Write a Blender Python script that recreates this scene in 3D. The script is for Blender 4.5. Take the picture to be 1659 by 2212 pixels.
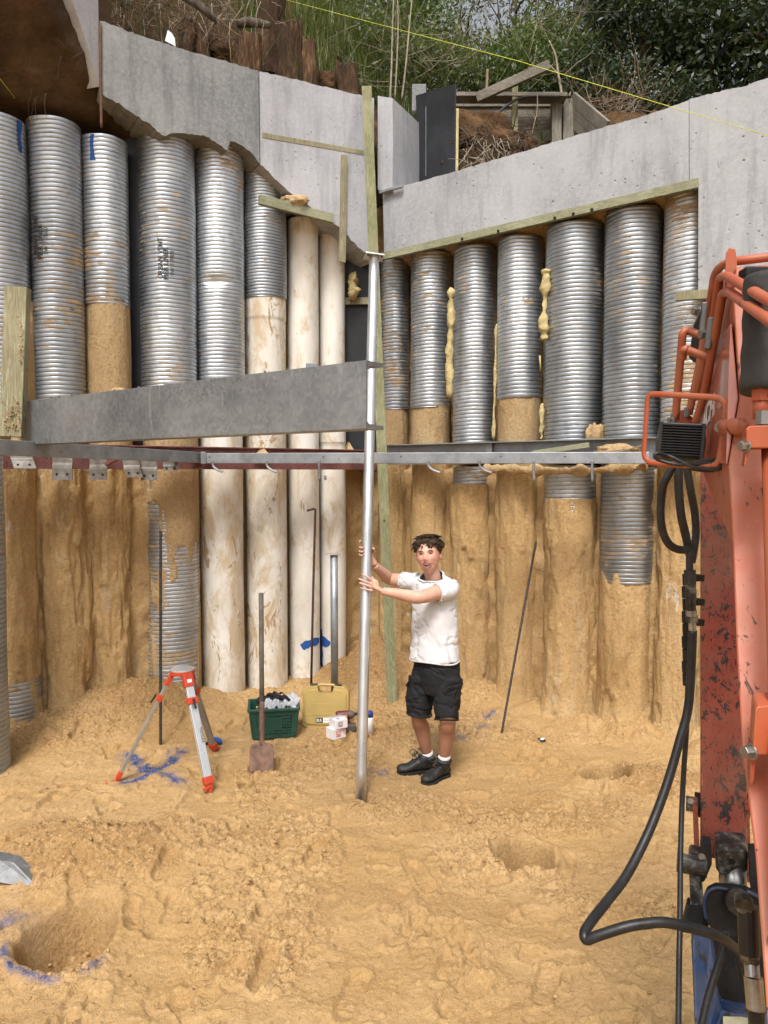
import bpy, bmesh, math, random
import numpy as np
from mathutils import Vector, Matrix

for o in list(bpy.data.objects):
    bpy.data.objects.remove(o, do_unlink=True)
SC = bpy.context.scene
COL = SC.collection

# ------------------------------------------------------------------ camera
CAMH = 2.30
PITCH = math.atan(86 / 1600)
FPX = 1600.0                       # focal length in photo pixels (photo read at 1659 x 2212)
cam_d = bpy.data.cameras.new('camera')
cam = bpy.data.objects.new('camera', cam_d)
COL.objects.link(cam)
cam.location = (0, 0, CAMH)
cam.rotation_euler = (math.pi / 2 - PITCH, 0, 0)
cam_d.sensor_fit = 'VERTICAL'
cam_d.sensor_height = 24.0
cam_d.lens = 24.0 * FPX / 2212.0
cam_d.clip_start = 0.05
cam_d.clip_end = 1000
SC.camera = cam

# ------------------------------------------------------------------ sky, sun, exposure
SUN_EL, SUN_AZ = math.radians(56), math.radians(192)     # azimuth from +Y, clockwise: behind the camera, to the right
world = bpy.data.worlds.new('World')
SC.world = world
world.use_nodes = True
wn = world.node_tree
wn.nodes.clear()
wo = wn.nodes.new('ShaderNodeOutputWorld')
wb = wn.nodes.new('ShaderNodeBackground')
ws = wn.nodes.new('ShaderNodeTexSky')
ws.sky_type = 'NISHITA'
ws.sun_disc = False
ws.sun_elevation = SUN_EL
ws.sun_rotation = SUN_AZ
ws.air_density = 1.0
ws.dust_density = 6.0
wh = wn.nodes.new('ShaderNodeHueSaturation')
wh.inputs['Saturation'].default_value = 0.28
wn.links.new(ws.outputs[0], wh.inputs['Color'])
wn.links.new(wh.outputs[0], wb.inputs['Color'])
wb.inputs['Strength'].default_value = 0.10
wn.links.new(wb.outputs[0], wo.inputs['Surface'])
sun_d = bpy.data.lights.new('sun', 'SUN')
sun_d.energy = 1.5
sun_d.angle = math.radians(15)
sun_d.color = (1.0, 0.965, 0.91)
sun = bpy.data.objects.new('sun', sun_d)
COL.objects.link(sun)
sdir = Vector((math.sin(SUN_AZ) * math.cos(SUN_EL), math.cos(SUN_AZ) * math.cos(SUN_EL), math.sin(SUN_EL)))
sun.rotation_euler = sdir.to_track_quat('Z', 'Y').to_euler()
sun.location = (3, -4, 12)
SC.view_settings.view_transform = 'Standard'
SC.view_settings.look = 'None'
SC.view_settings.gamma = 1.0
SC.view_settings.use_curve_mapping = False
SC.view_settings.exposure = 0.94
SC.cycles.max_bounces = 4
SC.cycles.diffuse_bounces = 2
SC.cycles.glossy_bounces = 2
SC.cycles.transmission_bounces = 3
SC.cycles.caustics_reflective = False

# ------------------------------------------------------------------ measuring helpers
_c, _s = math.cos(PITCH), math.sin(PITCH)
def ray(x, y):
    u, v = (x - 829.5) / FPX, (1106.0 - y) / FPX
    return Vector((u, _c + v * _s, -_s + v * _c))
def P(x, y, Y):                    # photo position + distance -> place
    d = ray(x, y)
    t = Y / d.y
    return Vector((d.x * t, Y, CAMH + d.z * t))
def G(x, y, z=0.0):                # photo position on a level plane
    d = ray(x, y)
    t = (z - CAMH) / d.z
    return Vector((d.x * t, d.y * t, z))
def LW(x, y, c):                   # on the left wall plane  Y = c + .644 X
    d = ray(x, y)
    t = c / (d.y - 0.644 * d.x)
    return Vector((d.x * t, d.y * t, CAMH + d.z * t))
def RW(x, y, c):                   # on the right wall plane  Y = c - .8 X
    d = ray(x, y)
    t = c / (d.y + 0.8 * d.x)
    return Vector((d.x * t, d.y * t, CAMH + d.z * t))

# ------------------------------------------------------------------ numpy noise
def _hash(ix, iy, iz, seed):
    h = (ix.astype(np.int64) * 374761393 + iy.astype(np.int64) * 668265263 + iz.astype(np.int64) * 2147483647 + seed * 974711) & 0xFFFFFFFF
    h = ((h ^ (h >> 13)) * 1274126177) & 0xFFFFFFFF
    h = ((h ^ (h >> 16)) * 2246822519) & 0xFFFFFFFF
    return ((h ^ (h >> 15)) & 0xFFFFFF) / float(0xFFFFFF)
def vn(x, y, z=0.0, seed=0):
    x = np.asarray(x, float); y = np.asarray(y, float); z = np.asarray(z, float) + 0 * x
    y = y + 0 * x
    ix, iy, iz = np.floor(x), np.floor(y), np.floor(z)
    fx, fy, fz = x - ix, y - iy, z - iz
    fx = fx * fx * (3 - 2 * fx); fy = fy * fy * (3 - 2 * fy); fz = fz * fz * (3 - 2 * fz)
    r = 0
    for a in (0, 1):
        wx = fx if a else 1 - fx
        for b in (0, 1):
            wy = fy if b else 1 - fy
            for c in (0, 1):
                wz = fz if c else 1 - fz
                r = r + wx * wy * wz * _hash(ix + a, iy + b, iz + c, seed)
    return r * 2 - 1
def vn2(x, y, seed=0):
    ix, iy = np.floor(x), np.floor(y)
    fx, fy = x - ix, y - iy
    fx = fx * fx * fx * (fx * (6 * fx - 15) + 10); fy = fy * fy * fy * (fy * (6 * fy - 15) + 10)
    iz = np.zeros_like(ix)
    a = _hash(ix, iy, iz, seed); b = _hash(ix + 1, iy, iz, seed)
    c = _hash(ix, iy + 1, iz, seed); d = _hash(ix + 1, iy + 1, iz, seed)
    return ((a + (b - a) * fx) * (1 - fy) + (c + (d - c) * fx) * fy) * 2 - 1
def fbm(x, y, z=0.0, octv=4, seed=0, gain=0.5):
    r, a, f = 0, 1.0, 1.0
    for i in range(octv):
        r = r + a * vn(x * f, y * f, z * f, seed + i * 7)
        a *= gain; f *= 2.03
    return r
def fbm2(x, y, octv=4, seed=0, gain=0.5):
    r, a, f = 0, 1.0, 1.0
    for i in range(octv):
        cs, sn = math.cos(i * 1.1), math.sin(i * 1.1)
        r = r + a * vn2((x * cs - y * sn) * f, (x * sn + y * cs) * f, seed + i * 7)
        a *= gain; f *= 2.03
    return r
def cells(x, y, seed=0):           # distance to the nearest jittered point (0..~1)
    ix, iy = np.floor(x), np.floor(y)
    best = np.full(x.shape, 9.0); val = np.zeros(x.shape)
    z = np.zeros(x.shape)
    for a in (-1, 0, 1):
        for b in (-1, 0, 1):
            px = ix + a + _hash(ix + a, iy + b, z, seed)
            py = iy + b + _hash(ix + a, iy + b, z, seed + 5)
            d = (px - x) ** 2 + (py - y) ** 2
            m = d < best
            best = np.where(m, d, best)
            val = np.where(m, _hash(ix + a, iy + b, z, seed + 9), val)
    return np.sqrt(best), val
def sstep(a, b, x):
    t = np.clip((x - a) / (b - a), 0, 1)
    return t * t * (3 - 2 * t)

# ------------------------------------------------------------------ object helpers
ORG = {}
def tag(o, label=None, cat=None, group=None, kind=None):
    if label: o['label'] = label
    if cat: o['category'] = cat
    if group: o['group'] = group
    if kind: o['kind'] = kind
    return o
def thing(name, label, cat, loc, group=None):
    o = bpy.data.objects.new(name, None)
    o.empty_display_size = 0.1
    COL.objects.link(o)
    o.location = loc
    ORG[o.name] = Vector(loc)
    return tag(o, label, cat, group)
def link(name, me, mat, parent=None, smooth=False, org=None):
    """mesh in world coordinates -> object (child of parent, or top-level with its origin at org)"""
    o = bpy.data.objects.new(name, me)
    COL.objects.link(o)
    if mat is not None and not me.materials:
        me.materials.append(mat)
    if parent is not None:
        L = ORG[parent.name]
        o.parent = parent
    else:
        if org is None:
            n = len(me.vertices)
            a = np.empty(n * 3, 'f'); me.vertices.foreach_get('co', a); a = a.reshape(-1, 3)
            org = ((a[:, 0].min() + a[:, 0].max()) / 2, (a[:, 1].min() + a[:, 1].max()) / 2, a[:, 2].min())
        L = Vector(org)
        o.location = L
    ORG[o.name] = Vector(L)
    me.transform(Matrix.Translation(-Vector(L)))
    if smooth:
        me.polygons.foreach_set('use_smooth', np.ones(len(me.polygons), bool))
    me.update()
    return o
def npmesh(name, V, F):
    """V (n,3), F (m,k) arrays"""
    V = np.asarray(V, 'f'); F = np.asarray(F, 'i')
    me = bpy.data.meshes.new(name)
    k = F.shape[1]
    me.vertices.add(len(V)); me.vertices.foreach_set('co', V.ravel())
    me.loops.add(F.size); me.loops.foreach_set('vertex_index', F.ravel())
    me.polygons.add(len(F))
    me.polygons.foreach_set('loop_start', np.arange(0, F.size, k, dtype='i'))
    me.polygons.foreach_set('loop_total', np.full(len(F), k, 'i'))
    me.update(calc_edges=True)
    return me
def gridfaces(nr, nc, wrap=False):
    i = np.arange(nr - 1)[:, None]; j = np.arange(nc if wrap else nc - 1)[None, :]
    j2 = (j + 1) % nc
    return np.stack([(i * nc + j), (i * nc + j2), ((i + 1) * nc + j2), ((i + 1) * nc + j)], -1).reshape(-1, 4)
def bmesh_obj(name, bm, mat, parent=None, smooth=False, bevel=0.0, segs=2, org=None):
    if bevel > 0:
        bmesh.ops.bevel(bm, geom=bm.edges[:] , offset=bevel, segments=segs, affect='EDGES', profile=0.5, clamp_overlap=True)
    bmesh.ops.recalc_face_normals(bm, faces=bm.faces[:])
    me = bpy.data.meshes.new(name)
    bm.to_mesh(me); bm.free()
    return link(name, me, mat, parent, smooth, org)
def hexa(bm, c8):
    """8 corners: bottom 4 (ccw) then top 4"""
    v = [bm.verts.new(p) for p in c8]
    for f in ((3, 2, 1, 0), (4, 5, 6, 7), (0, 1, 5, 4), (1, 2, 6, 5), (2, 3, 7, 6), (3, 0, 4, 7)):
        bm.faces.new([v[i] for i in f])
def add_bar(bm, p0, p1, w, h, up=(0, 0, 1), w1=None, h1=None):
    """box from p0 to p1; w across, h along up"""
    p0, p1 = Vector(p0), Vector(p1)
    ax = (p1 - p0).normalized()
    up = Vector(up)
    s = ax.cross(up)
    if s.length < 1e-4: s = ax.cross(Vector((1, 0, 0)))
    s.normalize()
    u = s.cross(ax).normalized()
    w1 = w if w1 is None else w1; h1 = h if h1 is None else h1
    def ring(p, w, h): return [p - s * w / 2 - u * h / 2, p + s * w / 2 - u * h / 2, p + s * w / 2 + u * h / 2, p - s * w / 2 + u * h / 2]
    hexa(bm, ring(p0, w, h) + ring(p1, w1, h1))
def bar(name, p0, p1, w, h, mat, parent=None, up=(0, 0, 1), bevel=0.003, **k):
    bm = bmesh.new(); add_bar(bm, p0, p1, w, h, up, **k)
    return bmesh_obj(name, bm, mat, parent, bevel=bevel)
def rot_box(bm, c, sx, sy, sz, rz=0.0, M=None):
    c = Vector(c); R = Matrix.Rotation(rz, 3, 'Z') if M is None else M
    hexa(bm, [c + R @ Vector((a * sx / 2, b * sy / 2, d * sz / 2)) for d in (-1, 1) for a, b in ((-1, -1), (1, -1), (1, 1), (-1, 1))])
def smooth_path(pts, n=8):
    pts = [Vector(p) for p in pts]
    if len(pts) < 3: return pts
    out = []
    for i in range(len(pts) - 1):
        p0 = pts[max(i - 1, 0)]; p1 = pts[i]; p2 = pts[i + 1]; p3 = pts[min(i + 2, len(pts) - 1)]
        for k in range(n):
            t = k / n
            out.append(0.5 * ((2 * p1) + (p2 - p0) * t + (2 * p0 - 5 * p1 + 4 * p2 - p3) * t * t + (3 * p1 - p0 - 3 * p2 + p3) * t ** 3))
    out.append(pts[-1])
    return out
def tube_arrays(path, rad, seg=12, sq=None):
    """path points, radius (number, list or function of 0..1); sq = (scale along side a, side b)"""
    path = [Vector(p) for p in path]
    n = len(path)
    T = []
    for i in range(n):
        a = path[min(i + 1, n - 1)] - path[max(i - 1, 0)]
        T.append(a.normalized() if a.length > 1e-9 else Vector((0, 0, 1)))
    u = T[0].orthogonal().normalized()
    if abs(T[0].z) < 0.95:
        u = T[0].cross(Vector((0, 0, 1))).normalized()
    else:
        u = T[0].cross(Vector((0, 1, 0))).normalized()
    V = []
    ang = np.linspace(0, 2 * math.pi, seg, endpoint=False)
    for i in range(n):
        if i:
            u = (u - T[i] * u.dot(T[i]))
            u = u.normalized() if u.length > 1e-6 else T[i].orthogonal().normalized()
        w = T[i].cross(u)
        r = rad(i / (n - 1)) if callable(rad) else (rad[i] if isinstance(rad, (list, tuple)) else rad)
        sa, sb = (1, 1) if sq is None else (sq(i / (n - 1)) if callable(sq) else sq)
        V.append(np.array(path[i])[None] + np.outer(np.cos(ang) * r * sa, np.array(u)) + np.outer(np.sin(ang) * r * sb, np.array(w)))
    V = np.concatenate(V)
    F = gridfaces(n, seg, True)
    # caps as fans around a centre point
    c0, c1 = len(V), len(V) + 1
    V = np.concatenate([V, [np.array(path[0]), np.array(path[-1])]])
    j = np.arange(seg)
    k0 = np.stack([j, np.full(seg, c0), (j + 1) % seg, (j + 1) % seg], -1)
    return V, F, c0, c1, seg, n
def tube_mesh(name, path, rad, seg=12, sq=None):
    V, F, c0, c1, seg, n = tube_arrays(path, rad, seg, sq)
    me = bpy.data.meshes.new(name)
    faces = F.tolist()
    for j in range(seg):
        faces.append([(j + 1) % seg, j, c0])
        b = (n - 1) * seg
        faces.append([b + j, b + (j + 1) % seg, c1])
    me.from_pydata(V.tolist(), [], faces)
    me.update()
    return me
def tube(name, path, rad, mat, parent=None, seg=12, sm=0, smooth=True, sq=None):
    if sm:
        if isinstance(rad, (list, tuple)):
            rl = list(rad); rad = lambda f: float(np.interp(f * (len(rl) - 1), range(len(rl)), rl))
        path = smooth_path(path, sm)
    return link(name, tube_mesh(name, path, rad, seg, sq), mat, parent, smooth)
def multi_tube(name, specs, mat, parent=None, smooth=True):
    """several tubes that make one piece: list of (path, rad, seg)"""
    vs, fs, off = [], [], 0
    for path, rad, seg in specs:
        V, F, c0, c1, sg, n = tube_arrays(path, rad, seg)
        vs.append(V); f = F.tolist()
        for j in range(sg):
            f.append([(j + 1) % sg, j, c0]); b = (n - 1) * sg
            f.append([b + j, b + (j + 1) % sg, c1])
        fs += [[i + off for i in q] for q in f]
        off += len(V)
    me = bpy.data.meshes.new(name)
    me.from_pydata(np.concatenate(vs).tolist(), [], fs)
    me.update()
    return link(name, me, mat, parent, smooth)
def poly_slab(bm, front, back_vec):
    """outline (list of points) extruded by back_vec"""
    a = [bm.verts.new(p) for p in front]
    b = [bm.verts.new(Vector(p) + Vector(back_vec)) for p in front]
    bm.faces.new(a); bm.faces.new(b[::-1])
    n = len(a)
    for i in range(n):
        bm.faces.new([a[i], b[i], b[(i + 1) % n], a[(i + 1) % n]])
def bolt_mesh(bm, c, axis, r, h, n=6):
    c = Vector(c); ax = Vector(axis).normalized(); u = ax.orthogonal().normalized(); w = ax.cross(u)
    a = [bm.verts.new(c + (u * math.cos(i * 2 * math.pi / n) + w * math.sin(i * 2 * math.pi / n)) * r) for i in range(n)]
    b = [bm.verts.new(v.co + ax * h) for v in a]
    bm.faces.new(a[::-1]); bm.faces.new(b)
    for i in range(n): bm.faces.new([a[i], a[(i + 1) % n], b[(i + 1) % n], b[i]])
def text_mesh(body, size, origin, xdir, ydir, depth=0.0006, bold=0.0, align='LEFT'):
    cu = bpy.data.curves.new('lettering', 'FONT')
    cu.body = body; cu.size = size; cu.extrude = depth; cu.offset = bold; cu.align_x = align
    cu.resolution_u = 3
    ob = bpy.data.objects.new('lettering', cu)
    COL.objects.link(ob)
    dg = bpy.context.evaluated_depsgraph_get(); dg.update()
    me = bpy.data.meshes.new_from_object(ob.evaluated_get(dg))
    bpy.data.objects.remove(ob, do_unlink=True)
    x = Vector(xdir).normalized(); y = Vector(ydir); y = (y - x * y.dot(x)).normalized(); z = x.cross(y)
    M = Matrix((x, y, z)).transposed().to_4x4(); M.translation = Vector(origin)
    me.transform(M)
    me.materials.clear()
    return me
random.seed(7)
RNG = np.random.default_rng(11)
# ------------------------------------------------------------------ materials
class MT:
    def __init__(s, name):
        s.m = bpy.data.materials.new(name); s.m.use_nodes = True
        s.t = s.m.node_tree
        s.b = s.t.nodes['Principled BSDF']
        g = s.t.nodes.new('ShaderNodeNewGeometry')
        s.pos = g.outputs['Position']; s.nrm = g.outputs['Normal']
    def n(s, typ, **k):
        nd = s.t.nodes.new('ShaderNode' + typ)
        for a, v in k.items():
            key = a.replace('_', ' ')
            if key in nd.inputs: s.set(nd.inputs[key], v)
            else: setattr(nd, a, v)
        return nd
    def set(s, sock, v):
        if isinstance(v, bpy.types.NodeSocket): s.t.links.new(v, sock)
        elif isinstance(v, bpy.types.Node): s.t.links.new(v.outputs[0], sock)
        else:
            if isinstance(v, (tuple, list)) and len(v) == 3 and sock.type == 'RGBA': v = (*v, 1)
            sock.default_value = v
    def noise(s, scale, detail=4, rough=0.55, vec=None, dist=0.0):
        return s.n('TexNoise', Scale=scale, Detail=min(detail, 4), Roughness=rough, Distortion=dist, Vector=s.pos if vec is None else vec).outputs['Fac']
    def vor(s, scale, vec=None, feature='F1', out='Distance'):
        return s.n('TexVoronoi', Scale=scale, feature=feature, Vector=s.pos if vec is None else vec).outputs[out]
    def stretch(s, sx, sy, sz):
        return s.n('Mapping', Vector=s.pos, Scale=(sx, sy, sz)).outputs[0]
    def ramp(s, fac, *stops):
        nd = s.t.nodes.new('ShaderNodeValToRGB'); s.set(nd.inputs[0], fac)
        cr = nd.color_ramp
        while len(cr.elements) < len(stops): cr.elements.new(0.5)
        for e, (p, c) in zip(cr.elements, stops):
            e.position = p
            e.color = (c, c, c, 1) if isinstance(c, (int, float)) else (*c, 1)
        return nd.outputs[0]
    def mix(s, fac, a, b, blend='MIX'):
        nd = s.t.nodes.new('ShaderNodeMixRGB'); nd.blend_type = blend
        s.set(nd.inputs[0], fac); s.set(nd.inputs[1], a); s.set(nd.inputs[2], b)
        return nd.outputs[0]
    def math(s, op, a, b=0.5, c=None):
        nd = s.t.nodes.new('ShaderNodeMath'); nd.operation = op
        s.set(nd.inputs[0], a); s.set(nd.inputs[1], b)
        if c is not None: s.set(nd.inputs[2], c)
        return nd.outputs[0]
    def attr(s, name, ch=None):
        nd = s.n('Attribute', attribute_name=name)
        if ch is None: return nd.outputs['Color']
        sp = s.n('SeparateColor', Color=nd.outputs['Color'])
        return sp.outputs[ch]
    def bump(s, h, strength=0.3, dist=0.01, prev=None):
        nd = s.n('Bump', Strength=strength, Distance=dist, Height=h)
        if prev is not None: s.set(nd.inputs['Normal'], prev)
        return nd.outputs[0]
    def out(s, color=None, rough=None, metal=None, normal=None, spec=None, **k):
        for key, v in (('Base Color', color), ('Roughness', rough), ('Metallic', metal), ('Normal', normal), ('Specular IOR Level', spec)):
            if v is not None: s.set(s.b.inputs[key], v)
        for a, v in k.items(): s.set(s.b.inputs[a.replace('_', ' ')], v)
        return s.m
M = {}
def simple(name, col, rough=0.5, metal=0.0, var=0.15, scale=12.0, bump=0.15, bscale=80.0, bdist=0.002, **k):
    t = MT(name)
    dark = tuple(c * (1 - var) for c in col); lite = tuple(min(1, c * (1 + var)) for c in col)
    c = t.ramp(t.noise(scale, 5, 0.6), (0.3, dark), (0.7, lite))
    nrm = t.bump(t.noise(bscale, 4, 0.6), bump, bdist) if bump else None
    r = t.ramp(t.noise(scale * 2.3, 4), (0.3, max(0, rough - 0.08)), (0.7, min(1, rough + 0.1)))
    M[name] = t.out(c, r, metal, nrm, **k)
    return M[name]

SAND_DRY, SAND_MID, SAND_DAMP = (0.475, 0.312, 0.148), (0.41, 0.252, 0.104), (0.29, 0.160, 0.060)
# -- sand floor (blue marker paint and fresh damp sand come from a point attribute)
t = MT('sand_floor')
base = t.ramp(t.noise(1.3, 4, 0.6), (0.35, SAND_MID), (0.62, SAND_DRY))
base = t.mix(t.ramp(t.noise(8, 4, 0.75), (0.46, 0.0), (0.70, 0.55)), base, SAND_MID)
base = t.mix(t.attr('paint', 1), base, SAND_DAMP)
crumb = t.noise(48, 4, 0.78)
amt = t.math('ADD', 0.45, t.math('MULTIPLY', t.attr('paint', 2), 0.55))
base = t.mix(t.math('MULTIPLY', t.ramp(crumb, (0.50, 0.0), (0.68, 1.0)), amt), base, (0.205, 0.112, 0.042))
base = t.mix(t.math('MULTIPLY', t.ramp(crumb, (0.30, 1.0), (0.46, 0.0)), amt), base, (0.56, 0.40, 0.225))
grain = t.noise(170, 2, 0.6)
base = t.mix(t.ramp(grain, (0.55, 0.0), (0.75, 0.5)), base, (0.24, 0.135, 0.055))
base = t.mix(t.ramp(grain, (0.28, 0.4), (0.45, 0.0)), base, (0.60, 0.45, 0.27))
speck = t.ramp(t.vor(11, out='Distance'), (0.0, 1.0), (0.05, 0.0))
base = t.mix(t.math('MULTIPLY', speck, 0.8), base, (0.07, 0.045, 0.025))
pm = t.math('MULTIPLY', t.attr('paint', 0), t.ramp(t.noise(75, 3, 0.75), (0.36, 0.45), (0.56, 1.0)))
base = t.mix(pm, base, (0.006, 0.058, 0.205))
h = t.math('ADD', crumb, t.math('MULTIPLY', grain, 0.35))
M['sand_floor'] = t.out(base, 0.95, 0, t.bump(h, 0.8, 0.016), 0.1)
t = MT('sand_clod')
c = t.ramp(t.noise(30, 3, 0.7), (0.35, (0.30, 0.178, 0.074)), (0.65, (0.47, 0.315, 0.155)))
M['sand_clod'] = t.out(c, 0.95, 0, t.bump(t.noise(160, 3, 0.7), 0.5, 0.006), 0.1)

# -- sand standing in the cut face and caked on the piles
def sand_wall(name, dry, mid, damp, grey=0.5):
    t = MT(name)
    c = t.ramp(t.noise(1.3, 4, 0.6), (0.34, mid), (0.62, dry))
    c = t.mix(t.ramp(t.noise(2.4, 4, 0.7, t.stretch(1, 1, 0.45)), (0.54, 0.0), (0.74, 0.55)), c, damp)
    st = t.ramp(t.noise(3.2, 4, 0.7, t.stretch(2.2, 2.2, 0.30), 0.6), (0.57, 0.0), (0.66, 1.0))
    c = t.mix(t.math('MULTIPLY', st, grey * 0.6), c, (0.40, 0.345, 0.25))
    wt = t.ramp(t.noise(6.5, 4, 0.75, t.stretch(1, 1, 0.35), 0.8), (0.68, 0.0), (0.71, 1.0))
    c = t.mix(t.math('MULTIPLY', wt, grey), c, (0.58, 0.55, 0.50))
    g = t.noise(38, 4, 0.78)
    c = t.mix(t.ramp(g, (0.52, 0.0), (0.70, 0.7)), c, tuple(x * 0.55 for x in mid))
    c = t.mix(t.ramp(g, (0.30, 0.6), (0.46, 0.0)), c, tuple(min(1, x * 1.25) for x in dry))
    cr = t.ramp(t.noise(4.5, 4, 0.78, t.stretch(0.6, 0.6, 2.4), 0.7), (0.685, 0.0), (0.70, 0.8))
    c = t.mix(cr, c, (0.12, 0.07, 0.03))
    sc_ = t.noise(6, 4, 0.75, t.stretch(2.6, 2.6, 0.35), 0.5)
    h = t.math('SUBTRACT', t.math('ADD', g, t.math('MULTIPLY', sc_, 1.4)), t.math('MULTIPLY', cr, 0.5))
    M[name] = t.out(c, 0.93, 0, t.bump(h, 0.7, 0.020), 0.1)
sand_wall('sand_wall', (0.505, 0.343, 0.170), (0.43, 0.275, 0.122), (0.295, 0.173, 0.071), 0.7)
sand_wall('sand_crust', (0.47, 0.335, 0.185), (0.405, 0.270, 0.135), (0.29, 0.18, 0.085), 0.55)
t = MT('dark_soil')
c = t.ramp(t.noise(3.0, 7, 0.65), (0.3, (0.028, 0.015, 0.008)), (0.5, (0.085, 0.048, 0.024)), (0.72, (0.155, 0.092, 0.046)))
c = t.mix(t.ramp(t.noise(22, 5, 0.7), (0.5, 0.0), (0.7, 0.8)), c, (0.035, 0.02, 0.012))
M['dark_soil'] = t.out(c, 0.95, 0, t.bump(t.noise(18, 7, 0.75), 0.9, 0.04), 0.1)
t = MT('brown_earth')
c = t.ramp(t.noise(2.2, 7, 0.65), (0.3, (0.045, 0.029, 0.018)), (0.55, (0.085, 0.056, 0.034)), (0.75, (0.14, 0.093, 0.056)))
c = t.mix(t.ramp(t.noise(9, 5, 0.75), (0.58, 0.0), (0.7, 0.8)), c, (0.06, 0.035, 0.018))
M['brown_earth'] = t.out(c, 0.95, 0, t.bump(t.noise(14, 7, 0.75), 0.8, 0.03), 0.1)

# -- galvanised spiral casing
def casing(name, sandy=0.5, dull=0.0):
    t = MT(name)
    c = t.ramp(t.noise(1.7, 4, 0.6, t.stretch(1, 1, 0.5)), (0.35, (0.37, 0.395, 0.425)), (0.65, (0.60, 0.63, 0.66)))
    c = t.mix(t.ramp(t.noise(13, 4, 0.7, t.stretch(1, 1, 1.6)), (0.50, 0.0), (0.68, 0.6)), c, (0.26, 0.285, 0.32))
    rough = t.ramp(t.noise(5, 4, 0.7), (0.3, 0.30 + dull), (0.7, 0.48 + dull))
    rnd = t.n('ObjectInfo').outputs['Random']
    c = t.mix(1.0, c, t.ramp(rnd, (0.0, 0.78), (1.0, 1.15)), 'MULTIPLY')
    big = t.math('ADD', t.noise(1.3, 3, 0.6), t.math('MULTIPLY', t.math('SUBTRACT', rnd, 0.5), 0.10))
    a = t.noise(8, 4, 0.72, t.stretch(0.7, 0.7, 4.2), 0.3)
    m1 = t.math('ADD', a, t.math('MULTIPLY', t.math('SUBTRACT', big, 0.5), 0.9))
    sm = t.ramp(m1, (0.735 - 0.25 * sandy, 0.0), (0.765 - 0.25 * sandy, 1.0))
    b2 = t.noise(3.1, 4, 0.75, t.stretch(1, 1, 1.3), 0.4)
    sm2 = t.ramp(b2, (0.69 - 0.10 * sandy, 0.0), (0.715 - 0.10 * sandy, 1.0))
    sm = t.math('MAXIMUM', sm, sm2)
    sc = t.ramp(t.noise(11, 3, 0.7), (0.35, (0.27, 0.190, 0.108)), (0.65, (0.43, 0.320, 0.20)))
    c2 = t.mix(sm, c, sc)
    film = t.ramp(t.noise(2.2, 4, 0.7), (0.5, 0.0), (0.8, 0.5 * min(1, sandy + 0.3)))
    c2 = t.mix(film, c2, (0.42, 0.36, 0.28))
    metal = t.math('MULTIPLY', t.math('SUBTRACT', 1.0, sm), t.math('SUBTRACT', 0.88, film))
    rr = t.mix(sm, rough, (0.9, 0.9, 0.9))
    M[name] = t.out(c2, rr, metal, t.bump(t.math('ADD', t.math('MULTIPLY', sm, 0.6), t.math('MULTIPLY', t.noise(3.5, 3, 0.6), 0.35)), 0.16, 0.005))
casing('steel_casing_clean', 0.14)
casing('steel_casing_sandy', 0.36)
casing('steel_casing_dirty', 0.58, 0.1)
# -- white plastic pipe stained with sand
def pvc(name, dirt):
    t = MT(name)
    c = t.ramp(t.noise(3, 5, 0.6, t.stretch(1, 1, 0.4)), (0.3, (0.60, 0.555, 0.475)), (0.6, (0.76, 0.73, 0.675)))
    c = t.mix(t.ramp(t.noise(5, 6, 0.72, t.stretch(1, 1, 0.45), 0.5), (0.60 - 0.16 * dirt, 0.0), (0.72 - 0.1 * dirt, 0.8)), c, (0.50, 0.375, 0.215))
    mk = t.ramp(t.noise(5.2, 6, 0.75, t.stretch(1.2, 1.2, 0.42), 0.7), (0.69 - 0.09 * dirt, 0.0), (0.735 - 0.09 * dirt, 0.9))
    c = t.mix(mk, c, (0.36, 0.235, 0.12))
    fl = t.ramp(t.noise(26, 4, 0.7), (0.70, 0.0), (0.73, 0.8))
    c = t.mix(fl, c, (0.22, 0.15, 0.085))
    r = t.mix(mk, (0.42, 0.42, 0.42), (0.9, 0.9, 0.9))
    M[name] = t.out(c, r, 0, t.bump(t.math('ADD', mk, t.math('MULTIPLY', t.noise(40, 4), 0.15)), 0.3, 0.005), 0.35)
pvc('white_pipe', 0.45); pvc('white_pipe_stained', 1.1)

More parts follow.
